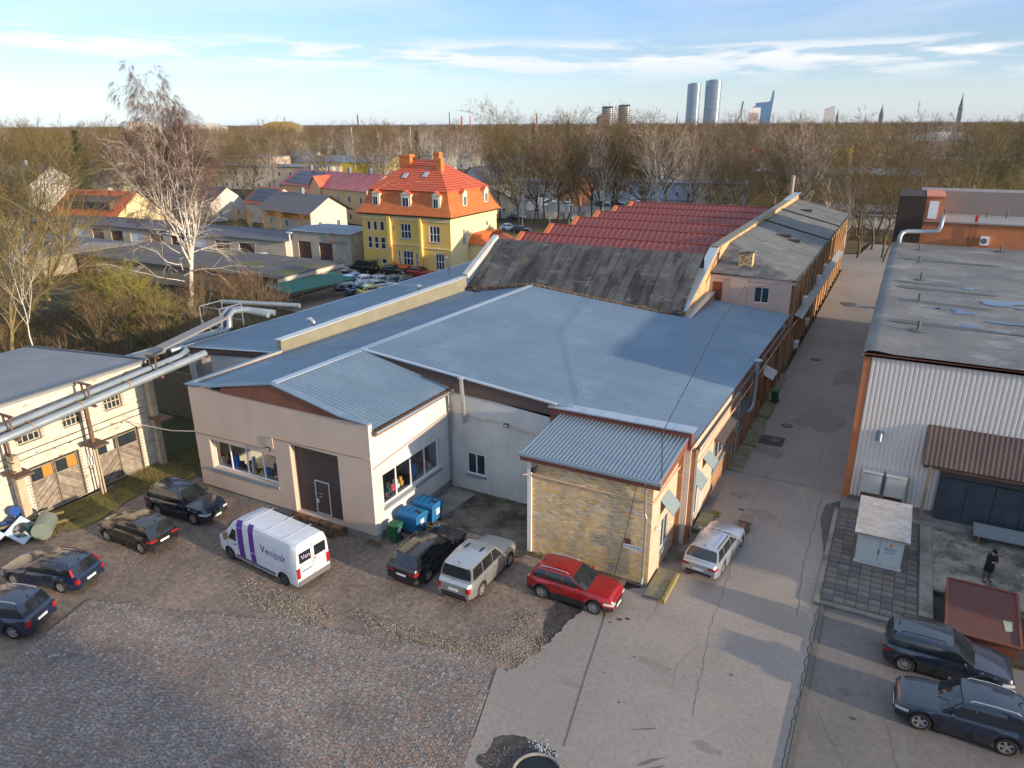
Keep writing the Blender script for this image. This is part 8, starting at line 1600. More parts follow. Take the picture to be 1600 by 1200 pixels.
# ------------------------------------------------------------ city skyline (bearing: tangent right of the camera heading, distance)
HAZEG = mat('tower_glass', (0.16, 0.24, 0.33), 0.25, fine=0.05, metal=0.6); FLO = mat('tower_floor_band', (0.38, 0.40, 0.42), 0.4, metal=0.4)
def round_tower(tg, D, w, h, lab, stripes=False):
    x, y = BD(tg, D); t = thing('tower', lab, 'tower', (x, y, 0)); q = MB(); n_ = 28
    a = [(x + w / 2 * math.cos(2 * PI * k / n_), y + w * 0.36 * math.sin(2 * PI * k / n_)) for k in range(n_)]
    q.add([(*p, 0) for p in a] + [(*p, h) for p in a], [(k, (k + 1) % n_, n_ + (k + 1) % n_, n_ + k) for k in range(n_)] + [tuple(range(n_, 2 * n_))]); finish(q.build('curtain_wall', HAZEG if not stripes else mat('tower_dark', (0.05, 0.055, 0.07), 0.5), t), 60)
    nb = int(h / (4.0 if not stripes else 3.2))
    for k in range(nb):
        z_ = (k + 0.5) * h / nb; q = MB(); b = [(x + (px_ - x) * 1.004, y + (py_ - y) * 1.004) for px_, py_ in a]; hh = 0.5 if not stripes else 0.75
        q.add([(*p, z_ - hh) for p in b] + [(*p, z_ + hh) for p in b], [(i, (i + 1) % n_, n_ + (i + 1) % n_, n_ + i) for i in range(n_)]); finish(q.build('floor_band', FLO, t), 60)
    if stripes:
        for k in range(8): q = MB(); q.box(x - w * 0.45 + k * w * 0.12, x - w * 0.39 + k * w * 0.12, y - 3, y + 3, h, h + 2.5 + (k % 2)); q.build('roof_fin', MATS['tower_dark'], t)
    else: q = MB(); q.box(x - w * 0.25, x + w * 0.2, y - 5, y + 5, h, h + 3); q.build('plant_room', MATS['tower_glass'], t)
round_tower(0.2347, 2900, 47, 148, 'left one of two tall silvery glass towers on the skyline'); round_tower(0.2595, 2900, 57, 158, 'taller right one of two silvery glass towers on the skyline')
round_tower(0.1252, 1500, 22, 46, 'left one of two dark striped apartment towers on the skyline', True); round_tower(0.1468, 1500, 23, 48.5, 'right one of two dark striped apartment towers on the skyline', True)
x, y = BD(0.3275, 3400); t = thing('glass_tower', 'blue glass tower with blade-like spire on the skyline', 'tower', (x, y, 0)); q = MB(); cx, sx = math.cos(rad(28.2)), math.sin(rad(28.2))
def SK(u, z_, d=0.0): return (x + u * cx - d * sx, y + u * sx + d * cx, z_)
P = [(-34, 0), (26, 0), (35, 128), (33, 140), (27, 102), (18, 96), (-34, 92)]; n_ = len(P); q.add([SK(a, b) for a, b in P] + [SK(a, b, 18) for a, b in P], [tuple(range(n_)), *[(i, (i + 1) % n_, n_ + (i + 1) % n_, n_ + i) for i in range(n_)]]); q.build('body', mat('deep_blue_glass', (0.05, 0.13, 0.26), 0.2, metal=0.4), t)
x, y = BD(0.3151, 3000); t = thing('billboard_block', 'pale block with a printed facade left of the blue glass tower', 'building', (x, y, 0)); q = MB(); P = [(-22, 0), (22, 0), (22, 68), (-22, 66)]; q.add([SK(a, b) for a, b in P] + [SK(a, b, 15) for a, b in P], [(0, 1, 2, 3), (1, 5, 6, 2), (2, 6, 7, 3)]); q.build('wall', pm('pale_block', (0.5, 0.5, 0.52)), t)
q = MB(); q.quad(SK(-20, 22, -1), SK(15, 22, -1), SK(15, 50, -1), SK(-20, 50, -1)); q.build('printed_facade', pm('print_dark', (0.22, 0.17, 0.2), (0.35, 0.3, 0.32)), t); q = MB(); q.add([SK(-8, 66.5), SK(8, 67.5), SK(8, 72), SK(-8, 72), SK(-8, 66.5, 10), SK(8, 67.5, 10), SK(8, 72, 10), SK(-8, 72, 10)], [(0, 1, 2, 3), (1, 5, 6, 2), (3, 2, 6, 7)]); q.build('plant_room', SLT, t)
x, y = BD(0.2985, 3200); t = thing('bridge_pylon', 'inverted-Y pylon of a cable-stayed bridge on the skyline', 'bridge', (x, y, 0)); q = MB(); q.beam(SK(-22, 0), SK(-2, 48), 6, 5); q.beam(SK(9, 0), SK(-2, 48), 6, 5); q.beam(SK(-2, 46), SK(2, 95), 7, 6); q.build('pylon', pm('pylon_grey', (0.22, 0.23, 0.25)), t)
q = MB(); [q.beam(SK(1, 90 - k * 7), SK(-60 + k * 8, 12), 0.5) for k in range(5)]; q.build('stay_cable', pm('cable_grey', (0.4, 0.4, 0.42)), t)
x, y = BD(0.277, 2700); t = thing('tower_crane', 'pale tower crane right of the two silvery towers', 'crane', (x, y, 0)); q = MB(); q.beam(SK(0, 0), SK(0, 62), 1.5); q.build('mast', pm('crane_pale', (0.55, 0.58, 0.62)), t); q = MB(); q.beam(SK(-14, 60), SK(34, 65), 1.5); q.beam(SK(0, 68), SK(0, 60), 1.2); q.build('jib', MATS['crane_pale'], t)
def spire(tg, D, w, h, lab, col=(0.06, 0.08, 0.09)):
    x, y = BD(tg, D); t = thing('church_spire', lab, 'spire', (x, y, 0)); q = MB(); q.box(x - w / 2, x + w / 2, y - w / 2, y + w / 2, 0, h * 0.5); q.build('tower', SLT, t)
    q = MB(); q.lathe((x, y, h * 0.5), [(w * 0.62, 0), (w * 0.4, h * 0.10), (w * 0.45, h * 0.14), (w * 0.28, h * 0.20), (w * 0.3, h * 0.25), (w * 0.16, h * 0.32), (0.3, h * 0.5)], 10); q.build('spire', mat('spire_%d' % int(h), col, 0.6), t)
spire(0.5804, 3300, 14, 116, 'tall slender dark church spire at right on the skyline'); spire(0.4793, 3100, 14, 76, 'dark tiered church spire right of centre on the skyline'); spire(0.4229, 3300, 9, 66, 'thin green church spire beside the far pale block', (0.06, 0.14, 0.10)); spire(0.2156 - 0.11 * 0.0 - 0.0, 1400, 3, 38, 'thin dark spire left of the silvery towers'); 
for tg, D, h, w, lab in ((-0.1973, 1200, 33, 3.0, 'brick chimney stack on the skyline left of centre'), (-0.0788, 1500, 40, 2.5, 'striped thin chimney on the skyline above the yellow house'), (-0.063, 1500, 33, 4, 'red chimney pair member right of the striped one'), (0.034, 900, 30, 2.6, 'red-white chimney behind the linden tops'), (-0.052, 1600, 34, 3, 'short red chimney on the skyline')):
    x, y = BD(tg, D); t = thing('chimney_stack', lab, 'chimney', (x, y, 0)); q = MB(); q.lathe((x, y, 0), [(w / 2, 0), (w / 2 * 0.7, h), (w / 2 * 0.75, h + 0.5)], 10); q.build('stack', pm('stack_%s' % ('r' if 'red' in lab else 'd'), (0.35, 0.12, 0.09) if 'red' in lab else (0.12, 0.10, 0.09)), t)
x, y = BD(0.4113, 2800); t = thing('dark_block', 'dark slanted office block low on the right skyline', 'building', (x, y, 0)); q = MB(); P = [(-16, 0), (18, 0), (18, 66), (-16, 56)]; q.add([SK(a, b) for a, b in P] + [SK(a, b, 15) for a, b in P], [(0, 1, 2, 3), (1, 5, 6, 2), (2, 6, 7, 3)]); q.build('wall', pm('far_block_grey', (0.28, 0.29, 0.32)), t)
for tg, D, w, h, lab, m_ in ((-0.2985, 900, 42, 23.5, 'flat ochre building breaking the treeline left of centre', OCH), (-0.48, 800, 30, 23.5, 'pale building above the treeline at far left', CRM), (-0.40, 850, 44, 22, 'long white building above the treeline behind the spruce', WHT), (0.1202, 1100, 16, 31, 'domed brown roof left of the striped towers', BRN)):
    x, y = BD(tg, D); t = thing('far_building', lab, 'building', (x, y, 0)); q = MB(); P = [(-w / 2, 0), (w / 2, 0), (w / 2, h - 4), (w * 0.2, h), (-w * 0.2, h), (-w / 2, h - 4)]; n_ = 6; q.add([SK(a, b) for a, b in P] + [SK(a, b, 14) for a, b in P], [tuple(range(n_)), *[(i, (i + 1) % n_, n_ + (i + 1) % n_, n_ + i) for i in range(n_)]]); q.build('wall', m_, t)
# ------------------------------------------------------------ trees
class TreeGen:
    def __init__(s, seed): s.r = random.Random(seed); s.v = []; s.f = []; s.tv = []; s.tf = []
    def seg_tube(s, pts, rads, n):
        base = len(s.v); prev = None
        for i, p in enumerate(pts):
            d = (pts[min(i + 1, len(pts) - 1)] - pts[max(i - 1, 0)]).normalized(); a = prev or (Vector((0, 0, 1)) if abs(d.z) < 0.9 else Vector((1, 0, 0)))
            x = (a - d * a.dot(d)); x = x.normalized() if x.length > 1e-4 else d.orthogonal().normalized(); prev = x; y = d.cross(x)
            for k in range(n): an = 2 * PI * k / n; s.v.append(p + (x * math.cos(an) + y * math.sin(an)) * rads[i])
        for i in range(len(pts) - 1):
            for k in range(n): k2 = (k + 1) % n; s.f.append((base + i * n + k, base + i * n + k2, base + (i + 1) * n + k2, base + (i + 1) * n + k))
    def twig(s, p, d, L, w, droop):
        """thin bent strip of two triangles pairs"""
        side = d.cross(Vector((s.r.uniform(-1, 1), s.r.uniform(-1, 1), s.r.uniform(-1, 1)))); side = side.normalized() * w if side.length > 1e-4 else Vector((w, 0, 0))
        m = p + d * L * 0.5; e = m + (d + Vector((0, 0, -droop))).normalized() * L * 0.5; b = len(s.tv)
        s.tv += [p - side, p + side, m + side * 0.7, m - side * 0.7, e]; s.tf += [(b, b + 1, b + 2), (b, b + 2, b + 3), (b + 3, b + 2, b + 4)]
        return e
    def branch(s, p, d, L, r, depth, cfg):
        R_ = s.r; n = max(3, int(3 + L * 0.45)) if depth < 2 else 3; pts = [p]; rads = [r]; dd = d.copy()
        for i in range(n):
            dd = (dd + Vector((R_.gauss(0, 1), R_.gauss(0, 1), R_.gauss(0, 1))) * cfg['wob'] + Vector((0, 0, cfg['up'] if depth < 3 else -cfg['droop']))).normalized()
            pts.append(pts[-1] + dd * (L / n)); rads.append(r * (1 - 0.75 * (i + 1) / n) + 0.004)
        if depth < 3: s.seg_tube(pts, rads, cfg['sides'][depth])
        else: s.seg_tube(pts, rads, 3)
        if depth >= cfg['depth']:
            for k in range(cfg['twigs']):
                t = R_.uniform(0.25, 1.0); i = min(int(t * n), n - 1); q = pts[i].lerp(pts[i + 1], t * n - i); td = (dd + Vector((R_.gauss(0, 1), R_.gauss(0, 1), R_.gauss(0, 1))) * cfg['tspread'] + Vector((0, 0, cfg['tup']))).normalized()
                s.twig(q, td, cfg['tlen'] * R_.uniform(0.5, 1.3), cfg['tw'], cfg['tdroop'])
            return
        nc = cfg['kids'][depth]
        for k in range(nc):
            t = R_.uniform(cfg['start'][depth], 1.0) if k else 1.0; i = min(int(t * n), n - 1); q = pts[i].lerp(pts[i + 1], min(1, t * n - i)); an = R_.uniform(0, 2 * PI) if depth else 2 * PI * (k * 0.382)
            o = dd.orthogonal().normalized(); ax = Matrix.Rotation(an, 3, dd) @ o; ang = R_.uniform(*cfg['ang']) * (0.35 if k == 0 else 1)
            bd = (Matrix.Rotation(ang, 3, ax) @ dd).normalized(); s.branch(q, bd, L * R_.uniform(*cfg['ratio']) * (1.15 - 0.4 * (t - cfg['start'][depth])), max(0.012, rads[i] * R_.uniform(0.5, 0.78)), depth + 1, cfg)
    def objs(s, name, bark, twig, H):
        tk = bpy.data.meshes.new(name + '_trunk'); v = np.array([tuple(p) for p in s.v], np.float32); tv = np.array([tuple(p) for p in s.tv], np.float32) if s.tv else np.zeros((0, 3), np.float32)
        top = max(v[:, 2].max(), tv[:, 2].max() if len(tv) else 0); k = H / top; v *= k; tv *= k
        def mk(me, v, f, m):
            f = np.array(f, np.int32); me.vertices.add(len(v)); me.vertices.foreach_set('co', v.ravel()); me.loops.add(f.size); me.loops.foreach_set('vertex_index', f.ravel()); me.polygons.add(len(f)); me.polygons.foreach_set('loop_start', np.arange(0, f.size, f.shape[1], dtype=np.int32)); me.polygons.foreach_set('loop_total', np.full(len(f), f.shape[1], np.int32)); me.materials.append(m); me.update(calc_edges=True)
            me.polygons.foreach_set('use_smooth', np.ones(len(f), bool))
        mk(tk, v, s.f, bark); cr = None
        if len(tv): cr = bpy.data.meshes.new(name + '_crown'); mk(cr, tv, s.tf, twig)
        return tk, cr
BARKB = mat('birch_bark', (0.62, 0.56, 0.48), 0.8, fine=0.25, fscale=6, stains=[(2.2, 0.56, 0.62, (0.05, 0.045, 0.04), 0.85, (1, 1, 2.5))])
BARKL = mat('grey_bark', (0.085, 0.065, 0.045), 0.95, col2=(0.13, 0.105, 0.055), scale=1, fine=0.3)
BARKO = mat('olive_bark', (0.26, 0.20, 0.105), 0.95, col2=(0.19, 0.165, 0.07), scale=1, fine=0.3)
TWB = mat('birch_twigs', (0.12, 0.075, 0.06), 0.95, fine=0.2); TWR = mat('redbrown_twigs', (0.13, 0.07, 0.05), 0.95, fine=0.2); TWL = mat('brown_twigs', (0.12, 0.075, 0.045), 0.95, col2=(0.105, 0.075, 0.035), scale=0.2, fine=0.2)
TWO = mat('olive_twigs', (0.17, 0.12, 0.04), 0.95, col2=(0.115, 0.09, 0.03), scale=0.25, fine=0.2); TWG = mat('yellowgreen_twigs', (0.27, 0.235, 0.035), 0.95, col2=(0.17, 0.16, 0.03), scale=0.5, fine=0.2)
base = dict(wob=0.12, up=0.08, droop=0.0, sides=(7, 5, 4), depth=4, twigs=7, tspread=0.55, tup=0.25, tlen=1.1, tw=0.014, tdroop=0.0, kids=(9, 5, 4, 3), start=(0.28, 0.2, 0.15, 0.1), ang=(0.45, 0.95), ratio=(0.5, 0.72))
VAR = {}
def variant(kind, seed, cfg, H, r0, trunkL, bark, twig):
    tg = TreeGen(seed); tg.branch(Vector((0, 0, -0.2)), Vector((tg.r.uniform(-0.05, 0.05), tg.r.uniform(-0.05, 0.05), 1)).normalized(), trunkL, r0, 0, cfg)
    VAR.setdefault(kind, []).append((*tg.objs(kind, bark, twig, H), H))
LC = dict(base, kids=(11, 5, 4, 3), up=0.10, twigs=6, tlen=1.4, tw=0.02)
for s_ in (1, 2, 3, 4): variant('linden', s_, LC, 22.0, 0.34, 17, BARKL, TWL if s_ % 2 else TWO)
BC = dict(base, kids=(12, 5, 4, 3), ang=(0.35, 0.75), up=0.09, wob=0.09, tspread=0.5, tup=-0.3, tdroop=0.6, tlen=1.5, tw=0.013, start=(0.35, 0.25, 0.2, 0.1), ratio=(0.42, 0.62))
for s_ in (11, 12, 13): variant('birch_small', s_, BC, 20.0, 0.24, 18, BARKB, TWR)
OC = dict(base, kids=(8, 5, 5, 3), up=0.07, wob=0.16, ang=(0.35, 0.9), twigs=8, tlen=1.3, tw=0.015, start=(0.22, 0.2, 0.1, 0.1), ratio=(0.55, 0.8))
for s_ in (21, 22, 23): variant('olive', s_, OC, 21.0, 0.34, 13, BARKO, TWO)
SC = dict(base, kids=(9, 6, 5, 3), up=0.02, wob=0.2, ang=(0.5, 1.2), twigs=16, tlen=0.55, tw=0.014, tspread=1.0, tup=-0.1, tdroop=0.5, start=(0.12, 0.1, 0.1, 0.1), ratio=(0.6, 0.85), depth=3)
for s_ in (31, 32): variant('yellow_shrub', s_, dict(SC), 8.0, 0.22, 5, BARKO, TWG)
SB = dict(base, kids=(16, 6, 4), depth=2, up=0.12, wob=0.1, ang=(0.3, 0.9), twigs=6, tlen=1.0, tw=0.012, start=(0.02, 0.1, 0.1, 0.1), ratio=(0.5, 0.9))
for s_ in (41, 42): variant('sapling', s_, SB, 5.0, 0.05, 3.5, BARKO, TWR)
def put_tree(kind, x, y, h, label, group, cat='tree', lean=(0, 0), seed=0, name=None):
    rr = random.Random(seed * 7 + int(x * 13) + int(y * 3)); tk, cr, H = VAR[kind][rr.randrange(len(VAR[kind]))]; nm = name or {'linden': 'linden_tree', 'birch_small': 'birch_tree', 'olive': 'alder_tree', 'yellow_shrub': 'shrub', 'sapling': 'sapling'}[kind]
    t = thing(nm, label, cat, (x, y, 0), 0, group); k = h / H * rr.uniform(0.98, 1.02); t.rotation_euler = (lean[0], lean[1], rr.uniform(0, 6.28)); w = rr.uniform(0.9, 1.1); t.scale = (k * w, k * w, k)
    o = bpy.data.objects.new('trunk', tk); COL.objects.link(o); o.parent = t
    if cr: o = bpy.data.objects.new('crown', cr); COL.objects.link(o); o.parent = t
    return t
named = [('linden',-70.3,134.8,24.7), ('linden',-69.2,144.2,22.6), ('linden',-61.6,139.0,22.0), ('linden',-73.0,147.1,21.1), ('linden',-62.7,155.7,22.4), ('linden',-62.4,169.2,23.1), ('linden',-59.6,174.9,22.2), ('linden',-57.6,178.9,23.9), ('linden',-67.6,159.8,21.4), ('linden',-69.6,152.4,23.5), ('linden',-55.4,187.8,22.8), ('linden',-51.5,194.7,21.2), ('linden',-45.4,194.2,21.7), ('linden',-40.2,200.0,21.5), ('linden',-35.7,202.1,22.1), ('linden',-32.5,207.0,20.8), ('birch_small',-27.4,180.9,22.6), ('linden',-23.6,181.9,21.6), ('birch_small',-20.6,180.9,22.8), ('linden',-27.2,172.7,21.0), ('linden',-17.4,163.7,21.8), ('birch_small',-13.9,157.6,18.9), ('linden',-6.1,130.3,21.3), ('birch_small',-8.4,132.5,18.4), ('linden',-4.6,140.2,19.8), ('linden',-4.8,223.5,19.9), ('birch_small',5.9,239.7,16.9), ('birch_small',3.6,234.7,14.9), ('birch_small',0.5,231.4,20.6), ('birch_small',9.1,241.1,15.9), ('linden',12.4,246.6,20.2), ('linden',16.9,244.7,20.5), ('birch_small',15.4,244.0,19.7), ('linden',20.8,235.3,21.2), ('linden',24.9,233.7,22.0),
 ('birch_small',-150.6,195.1,19.6), ('birch_small',-145.9,224.9,21.8), ('birch_small',-125.5,206.4,20.4), ('linden',-100.1,178.6,21.2), ('linden',-90.2,166.6,24.8), ('birch_small',-171.8,246.5,21.6), ('linden',-150.9,186.3,19.6), ('linden',-160.6,177.8,18.7), ('linden',-182.8,170.1,18.5), ('linden',-212.6,221.6,20.7), ('linden',-155.4,210.7,19.4), ('linden',-169.2,214.5,18.4), ('linden',-80.3,144.5,19.9), ('birch_small',-140.3,221.6,18.3),
 ('olive',-84.6,43.5,22.1), ('olive',-95.5,52.5,22.3), ('olive',-104.4,58.5,20.9), ('olive',-112.3,58.6,20.2), ('olive',-98.1,44.5,22.2), ('olive',-74.9,36.8,17.2), ('olive',-70.7,31.3,18.9), ('olive',-118.0,58.9,17.1), ('olive',-82.0,33.7,22.9), ('linden',-177.9,130.4,19.5), ('linden',-190.7,135.8,21.0), ('linden',-162.6,146.6,20.0), ('linden',-190.0,167.2,19.8), ('linden',-162.6,135.8,19.3), ('linden',-205.8,109.3,23.5), ('linden',-216.0,121.8,22.8), ('linden',-198.4,118.1,21.1), ('linden',-213.1,143.2,21.1)]
for i, (k, x, y, h) in enumerate(named):
    if k == 'linden': h *= 1.09
    reg_ = 'behind the red saw-tooth roofs' if -80 < x < -30 and y < 215 else ('near the end of the alley' if x > -30 and y < 215 else ('beyond the brown tower at right' if x > -30 else ('in the thicket at far left' if k == 'olive' else 'among the houses at left')))
    kn = {'linden': 'bare brownish lime tree', 'birch_small': 'slender bare white-barked birch', 'olive': 'bare olive-barked leaning tree'}[k]
    put_tree(k, x, y, h, kn + ' ' + reg_, kn + 's ' + reg_, seed=i, lean=(0.0, 0.0) if k != 'olive' else (random.Random(i).uniform(-0.12, 0.12), random.Random(i + 50).uniform(-0.12, 0.12)))
for i, (x, y, h) in enumerate(((-66.2, 43.2, 8.2), (-70.5, 47.5, 8.8), (-75.5, 46.0, 7.5), (-63.2, 45.2, 6.6), (-80, 52, 7.8))):
    put_tree('yellow_shrub', x, y, h, 'broad yellow-green twiggy shrub on the leafy bank behind the shed', 'yellow-green shrubs on the leafy bank', 'shrub', seed=i)
rr = random.Random(77)
for i in range(26):
    x, y = rr.uniform(-84, -54), rr.uniform(30, 54)
    if x > -57 and y < 35: continue
    put_tree('sapling', x, y, rr.uniform(3, 8.5), 'thin bare sapling among brown undergrowth on the leafy bank', 'saplings on the leafy bank', 'sapling', seed=i)
for i in range(10): put_tree('sapling', rr.uniform(-76, -69), rr.uniform(59, 64.5), rr.uniform(3.5, 6), 'reddish twiggy bush in front of the low shed wall', 'reddish bushes by the low shed', 'bush', seed=i + 60, name='bush')
for i in range(9): put_tree('sapling', rr.uniform(-135, -92), rr.uniform(104, 113), rr.uniform(3.5, 7), 'brown twiggy bush in the gardens behind the garages', 'brown bushes behind the garages', 'bush', seed=i + 90, name='bush')
rr = random.Random(31)
for i in range(26):
    x = rr.uniform(-74, -2); y = rr.uniform(140, 156) if x < -62 else rr.uniform(150, 158) if x < -48 else rr.uniform(125, 159)
    if x > -44 and y < 128 + 0: continue
    put_tree('linden' if i % 4 else 'birch_small', x, y, rr.uniform(18.5, 25), ('bare brownish lime tree' if i % 4 else 'slender bare white-barked birch') + ' in the row beyond the saw-tooth roofs', 'trees in the row beyond the saw-tooth roofs', seed=i + 300)
for i in range(22): put_tree('sapling', rr.uniform(-15, 3) if i < 14 else rr.uniform(-15, -7), rr.uniform(148, 151) if i < 14 else rr.uniform(132, 145), rr.uniform(2.2, 4.5), 'low bare bush on the leafy bank before the board fence', 'bushes at the end of the alley', 'bush', seed=i + 400, name='bush')
# hero birch
hb = TreeGen(5); HC = dict(base, kids=(20, 7, 5, 3), wob=0.07, up=0.10, ang=(0.30, 0.70), ratio=(0.40, 0.56), start=(0.34, 0.3, 0.25, 0.15), twigs=12, tspread=0.3, tup=-1.2, tdroop=0.9, tlen=1.9, tw=0.013, sides=(9, 6, 4), droop=0.16)
hb.branch(Vector((0, 0, -0.3)), Vector((-0.02, 0.0, 1)).normalized(), 22, 0.40, 0, HC)
for k in range(8):
    a_ = k * 2.4; z_ = 5.5 + k * 0.9; hb.branch(Vector((0, 0, z_)), Vector((math.cos(a_), math.sin(a_), 0.45)).normalized(), 8.5, 0.085, 1, dict(HC, kids=(9, 5, 3, 2), twigs=3, up=0.03, tlen=1.0, tup=-0.3, tdroop=0.2, wob=0.16))
tk, cr = hb.objs('weeping_birch', BARKB, TWB, 27.5)
t = thing('birch_tree', 'large weeping birch with white trunk and drooping red-brown twigs rising above the skyline', 'tree', (-72.3, 55.4, 0)); o = bpy.data.objects.new('trunk', tk); COL.objects.link(o); o.parent = t; o = bpy.data.objects.new('crown', cr); COL.objects.link(o); o.parent = t; t.rotation_euler = (0, 0.03, 2.0 + 2.2)
# two pale leaning trunks at left
for i, (a, b, c) in enumerate((((-66.5, 34.5), (-74, 36, 15), 'long pale leaning trunk crossing the leafy bank'), ((-70.5, 33.0), (-80, 30, 16), 'second pale leaning trunk further left on the leafy bank'), ((-64, 30), (-69, 28, 13), 'pale slim trunk at the left edge above the shed roof'))):
    tg = TreeGen(60 + i); d = Vector((b[0] - a[0], b[1] - a[1], b[2])).normalized(); tg.branch(Vector((0, 0, -0.1)), d, 15, 0.16, 0, dict(BC, kids=(7, 4, 3, 2), up=0.02, tup=0.1, tdroop=0, twigs=6)); tk, cr = tg.objs('leaning_tree', BARKO if i else BARKB, TWO, 14)
    t = thing('leaning_tree', c, 'tree', (a[0], a[1], 0)); o = bpy.data.objects.new('trunk', tk); COL.objects.link(o); o.parent = t; o = bpy.data.objects.new('crown', cr); COL.objects.link(o); o.parent = t
# spruce
def spruce(x, y, h, label, seed):
    rr = random.Random(seed); t = thing('spruce_tree', label, 'tree', (x, y, 0)); q = MB(); q.tube([(x, y, 0), (x, y, h)], [0.3, 0.03], 7); q.build('trunk', BARKL, t); V = []; 
    n = 46
    for k in range(n):
        z_ = h * (0.08 + 0.9 * k / n); rad_ = (h - z_) * 0.24 + 0.25; nb = 9
        for j in range(nb):
            a = 2 * PI * j / nb + rr.uniform(0, 6); L = rad_ * rr.uniform(0.6, 1.15)
            for m_ in range(7):
                tt = (m_ + 0.5) / 7; c = Vector((x + L * tt * math.cos(a), y + L * tt * math.sin(a), z_ - L * tt * 0.35 + rr.uniform(-0.1, 0.1)))
                for u in range(2): s_ = rr.uniform(0.2, 0.42); V += [c + Vector((rr.uniform(-s_, s_), rr.uniform(-s_, s_), rr.uniform(-s_, s_) * 0.6)) for _ in range(3)]
    npmesh('crown', np.array([tuple(p) for p in V], np.float32), np.arange(len(V)).reshape(-1, 3), mat('spruce_needles', (0.035, 0.055, 0.022), 0.9, col2=(0.06, 0.08, 0.035), scale=0.8, fine=0.3), t)
spruce(-176, 111, 20.5, 'dark green spruce standing above the orange roof at left', 1); spruce(-183, 122, 16, 'smaller dark spruce behind the tall one at left', 2); spruce(-176, 250, 19, 'dark conifer among the bare trees left of centre', 3)
for i, tgx in enumerate((0.03, 0.06, 0.075)): x, y = BD(tgx, 330 + 10 * i); spruce(x, y, 21.5 + i * 0.5, 'dark conifer top behind the lindens left of the striped towers, number %s from left' % ('one', 'two', 'three')[i], 5 + i)
# low leaf litter and undergrowth on the bank
rs = np.random.RandomState(4); n = 26000; P = np.stack([-90 + 41 * rs.rand(n), 27 + 28 * rs.rand(n), rs.rand(n) * 0.05 - 0.12], -1); P = P[(P[:, 0] < -54.6) | (P[:, 1] > 34)]; n = len(P)
a = rs.rand(n, 3, 3) * 2 - 1; v = P[:, None, :] + a * np.array([0.14, 0.14, 0.07]); tt = np.array([(0.17, 0.085, 0.04), (0.10, 0.055, 0.03), (0.22, 0.13, 0.06), (0.07, 0.045, 0.025)])[rs.randint(0, 4, n)]
stuff(npmesh('fallen_leaves', v.reshape(-1, 3), np.arange(n * 3).reshape(-1, 3), mat('leaf_litter', (1, 1, 1), 0.95, attr=True, fine=0), tint=tt))
n = 9000; P = np.stack([-88 + 34 * rs.rand(n), 29 + 26 * rs.rand(n), np.full(n, -0.1)], -1); P = P[(P[:, 0] < -55)]; n = len(P); hh = 0.4 + 1.3 * rs.rand(n) ** 2; ln = rs.randn(n, 2) * 0.3; an = rs.rand(n) * 6.28; d = np.stack([np.cos(an), np.sin(an), np.zeros(n)], -1) * 0.016
v = np.stack([P - d, P + d, P + np.concatenate([ln, hh[:, None]], 1)], 1); tt = np.array([(0.22, 0.14, 0.06), (0.15, 0.09, 0.05), (0.27, 0.2, 0.08)])[rs.randint(0, 3, n)]
stuff(npmesh('undergrowth', v.reshape(-1, 3), np.arange(n * 3).reshape(-1, 3), MATS['leaf_litter'], tint=tt))
q = MB(); q.box(-61.6, -60.6, 36.2, 37.2, 0, 0.5); tag(q.build('dumped_box', mat('grey_green_box', (0.25, 0.3, 0.27), 0.8)), 'small grey-green box dumped on the leafy bank', 'box')
# mid-distance forest as single trees
bld = [(-135, -98, 115, 147), (-150, -100, 84, 122), (-160, -135, 110, 132), (-196, -172, 96, 114), (-240, -168, 180, 202), (-222, -172, 222, 243), (-255, -205, 198, 214), (-110, -28, 158, 232), (-36, 4, 158, 214), (-10, 40, 252, 270), (30, 72, 195, 214), (-105, -60, 322, 340), (-26, -16, 232, 248), (-160, -40, 60, 132)]
rr = random.Random(5); placed = 0; tries = 0
while placed < 180 and tries < 20000:
    tries += 1; u = rr.uniform(-0.74, 0.74); D = math.sqrt(rr.uniform(165 ** 2, 430 ** 2)); x, y = BD(u, D)
    if any(a < x < b and c < y < d for a, b, c, d in bld) or (y < 165 and x > -100): continue
    k = 'birch_small' if rr.random() < 0.3 else ('linden' if rr.random() < 0.7 else 'olive'); h = rr.uniform(17, 24.5) if D < 300 else rr.uniform(18, 24.5)
    put_tree(k, x, y, h, {'birch_small': 'bare birch among the woodland between yard and skyline', 'linden': 'bare brown tree among the woodland between yard and skyline', 'olive': 'bare olive-tinted tree in the woodland between yard and skyline'}[k], {'birch_small': 'woodland birches', 'linden': 'woodland trees', 'olive': 'woodland olive-tinted trees'}[k], seed=tries); placed += 1
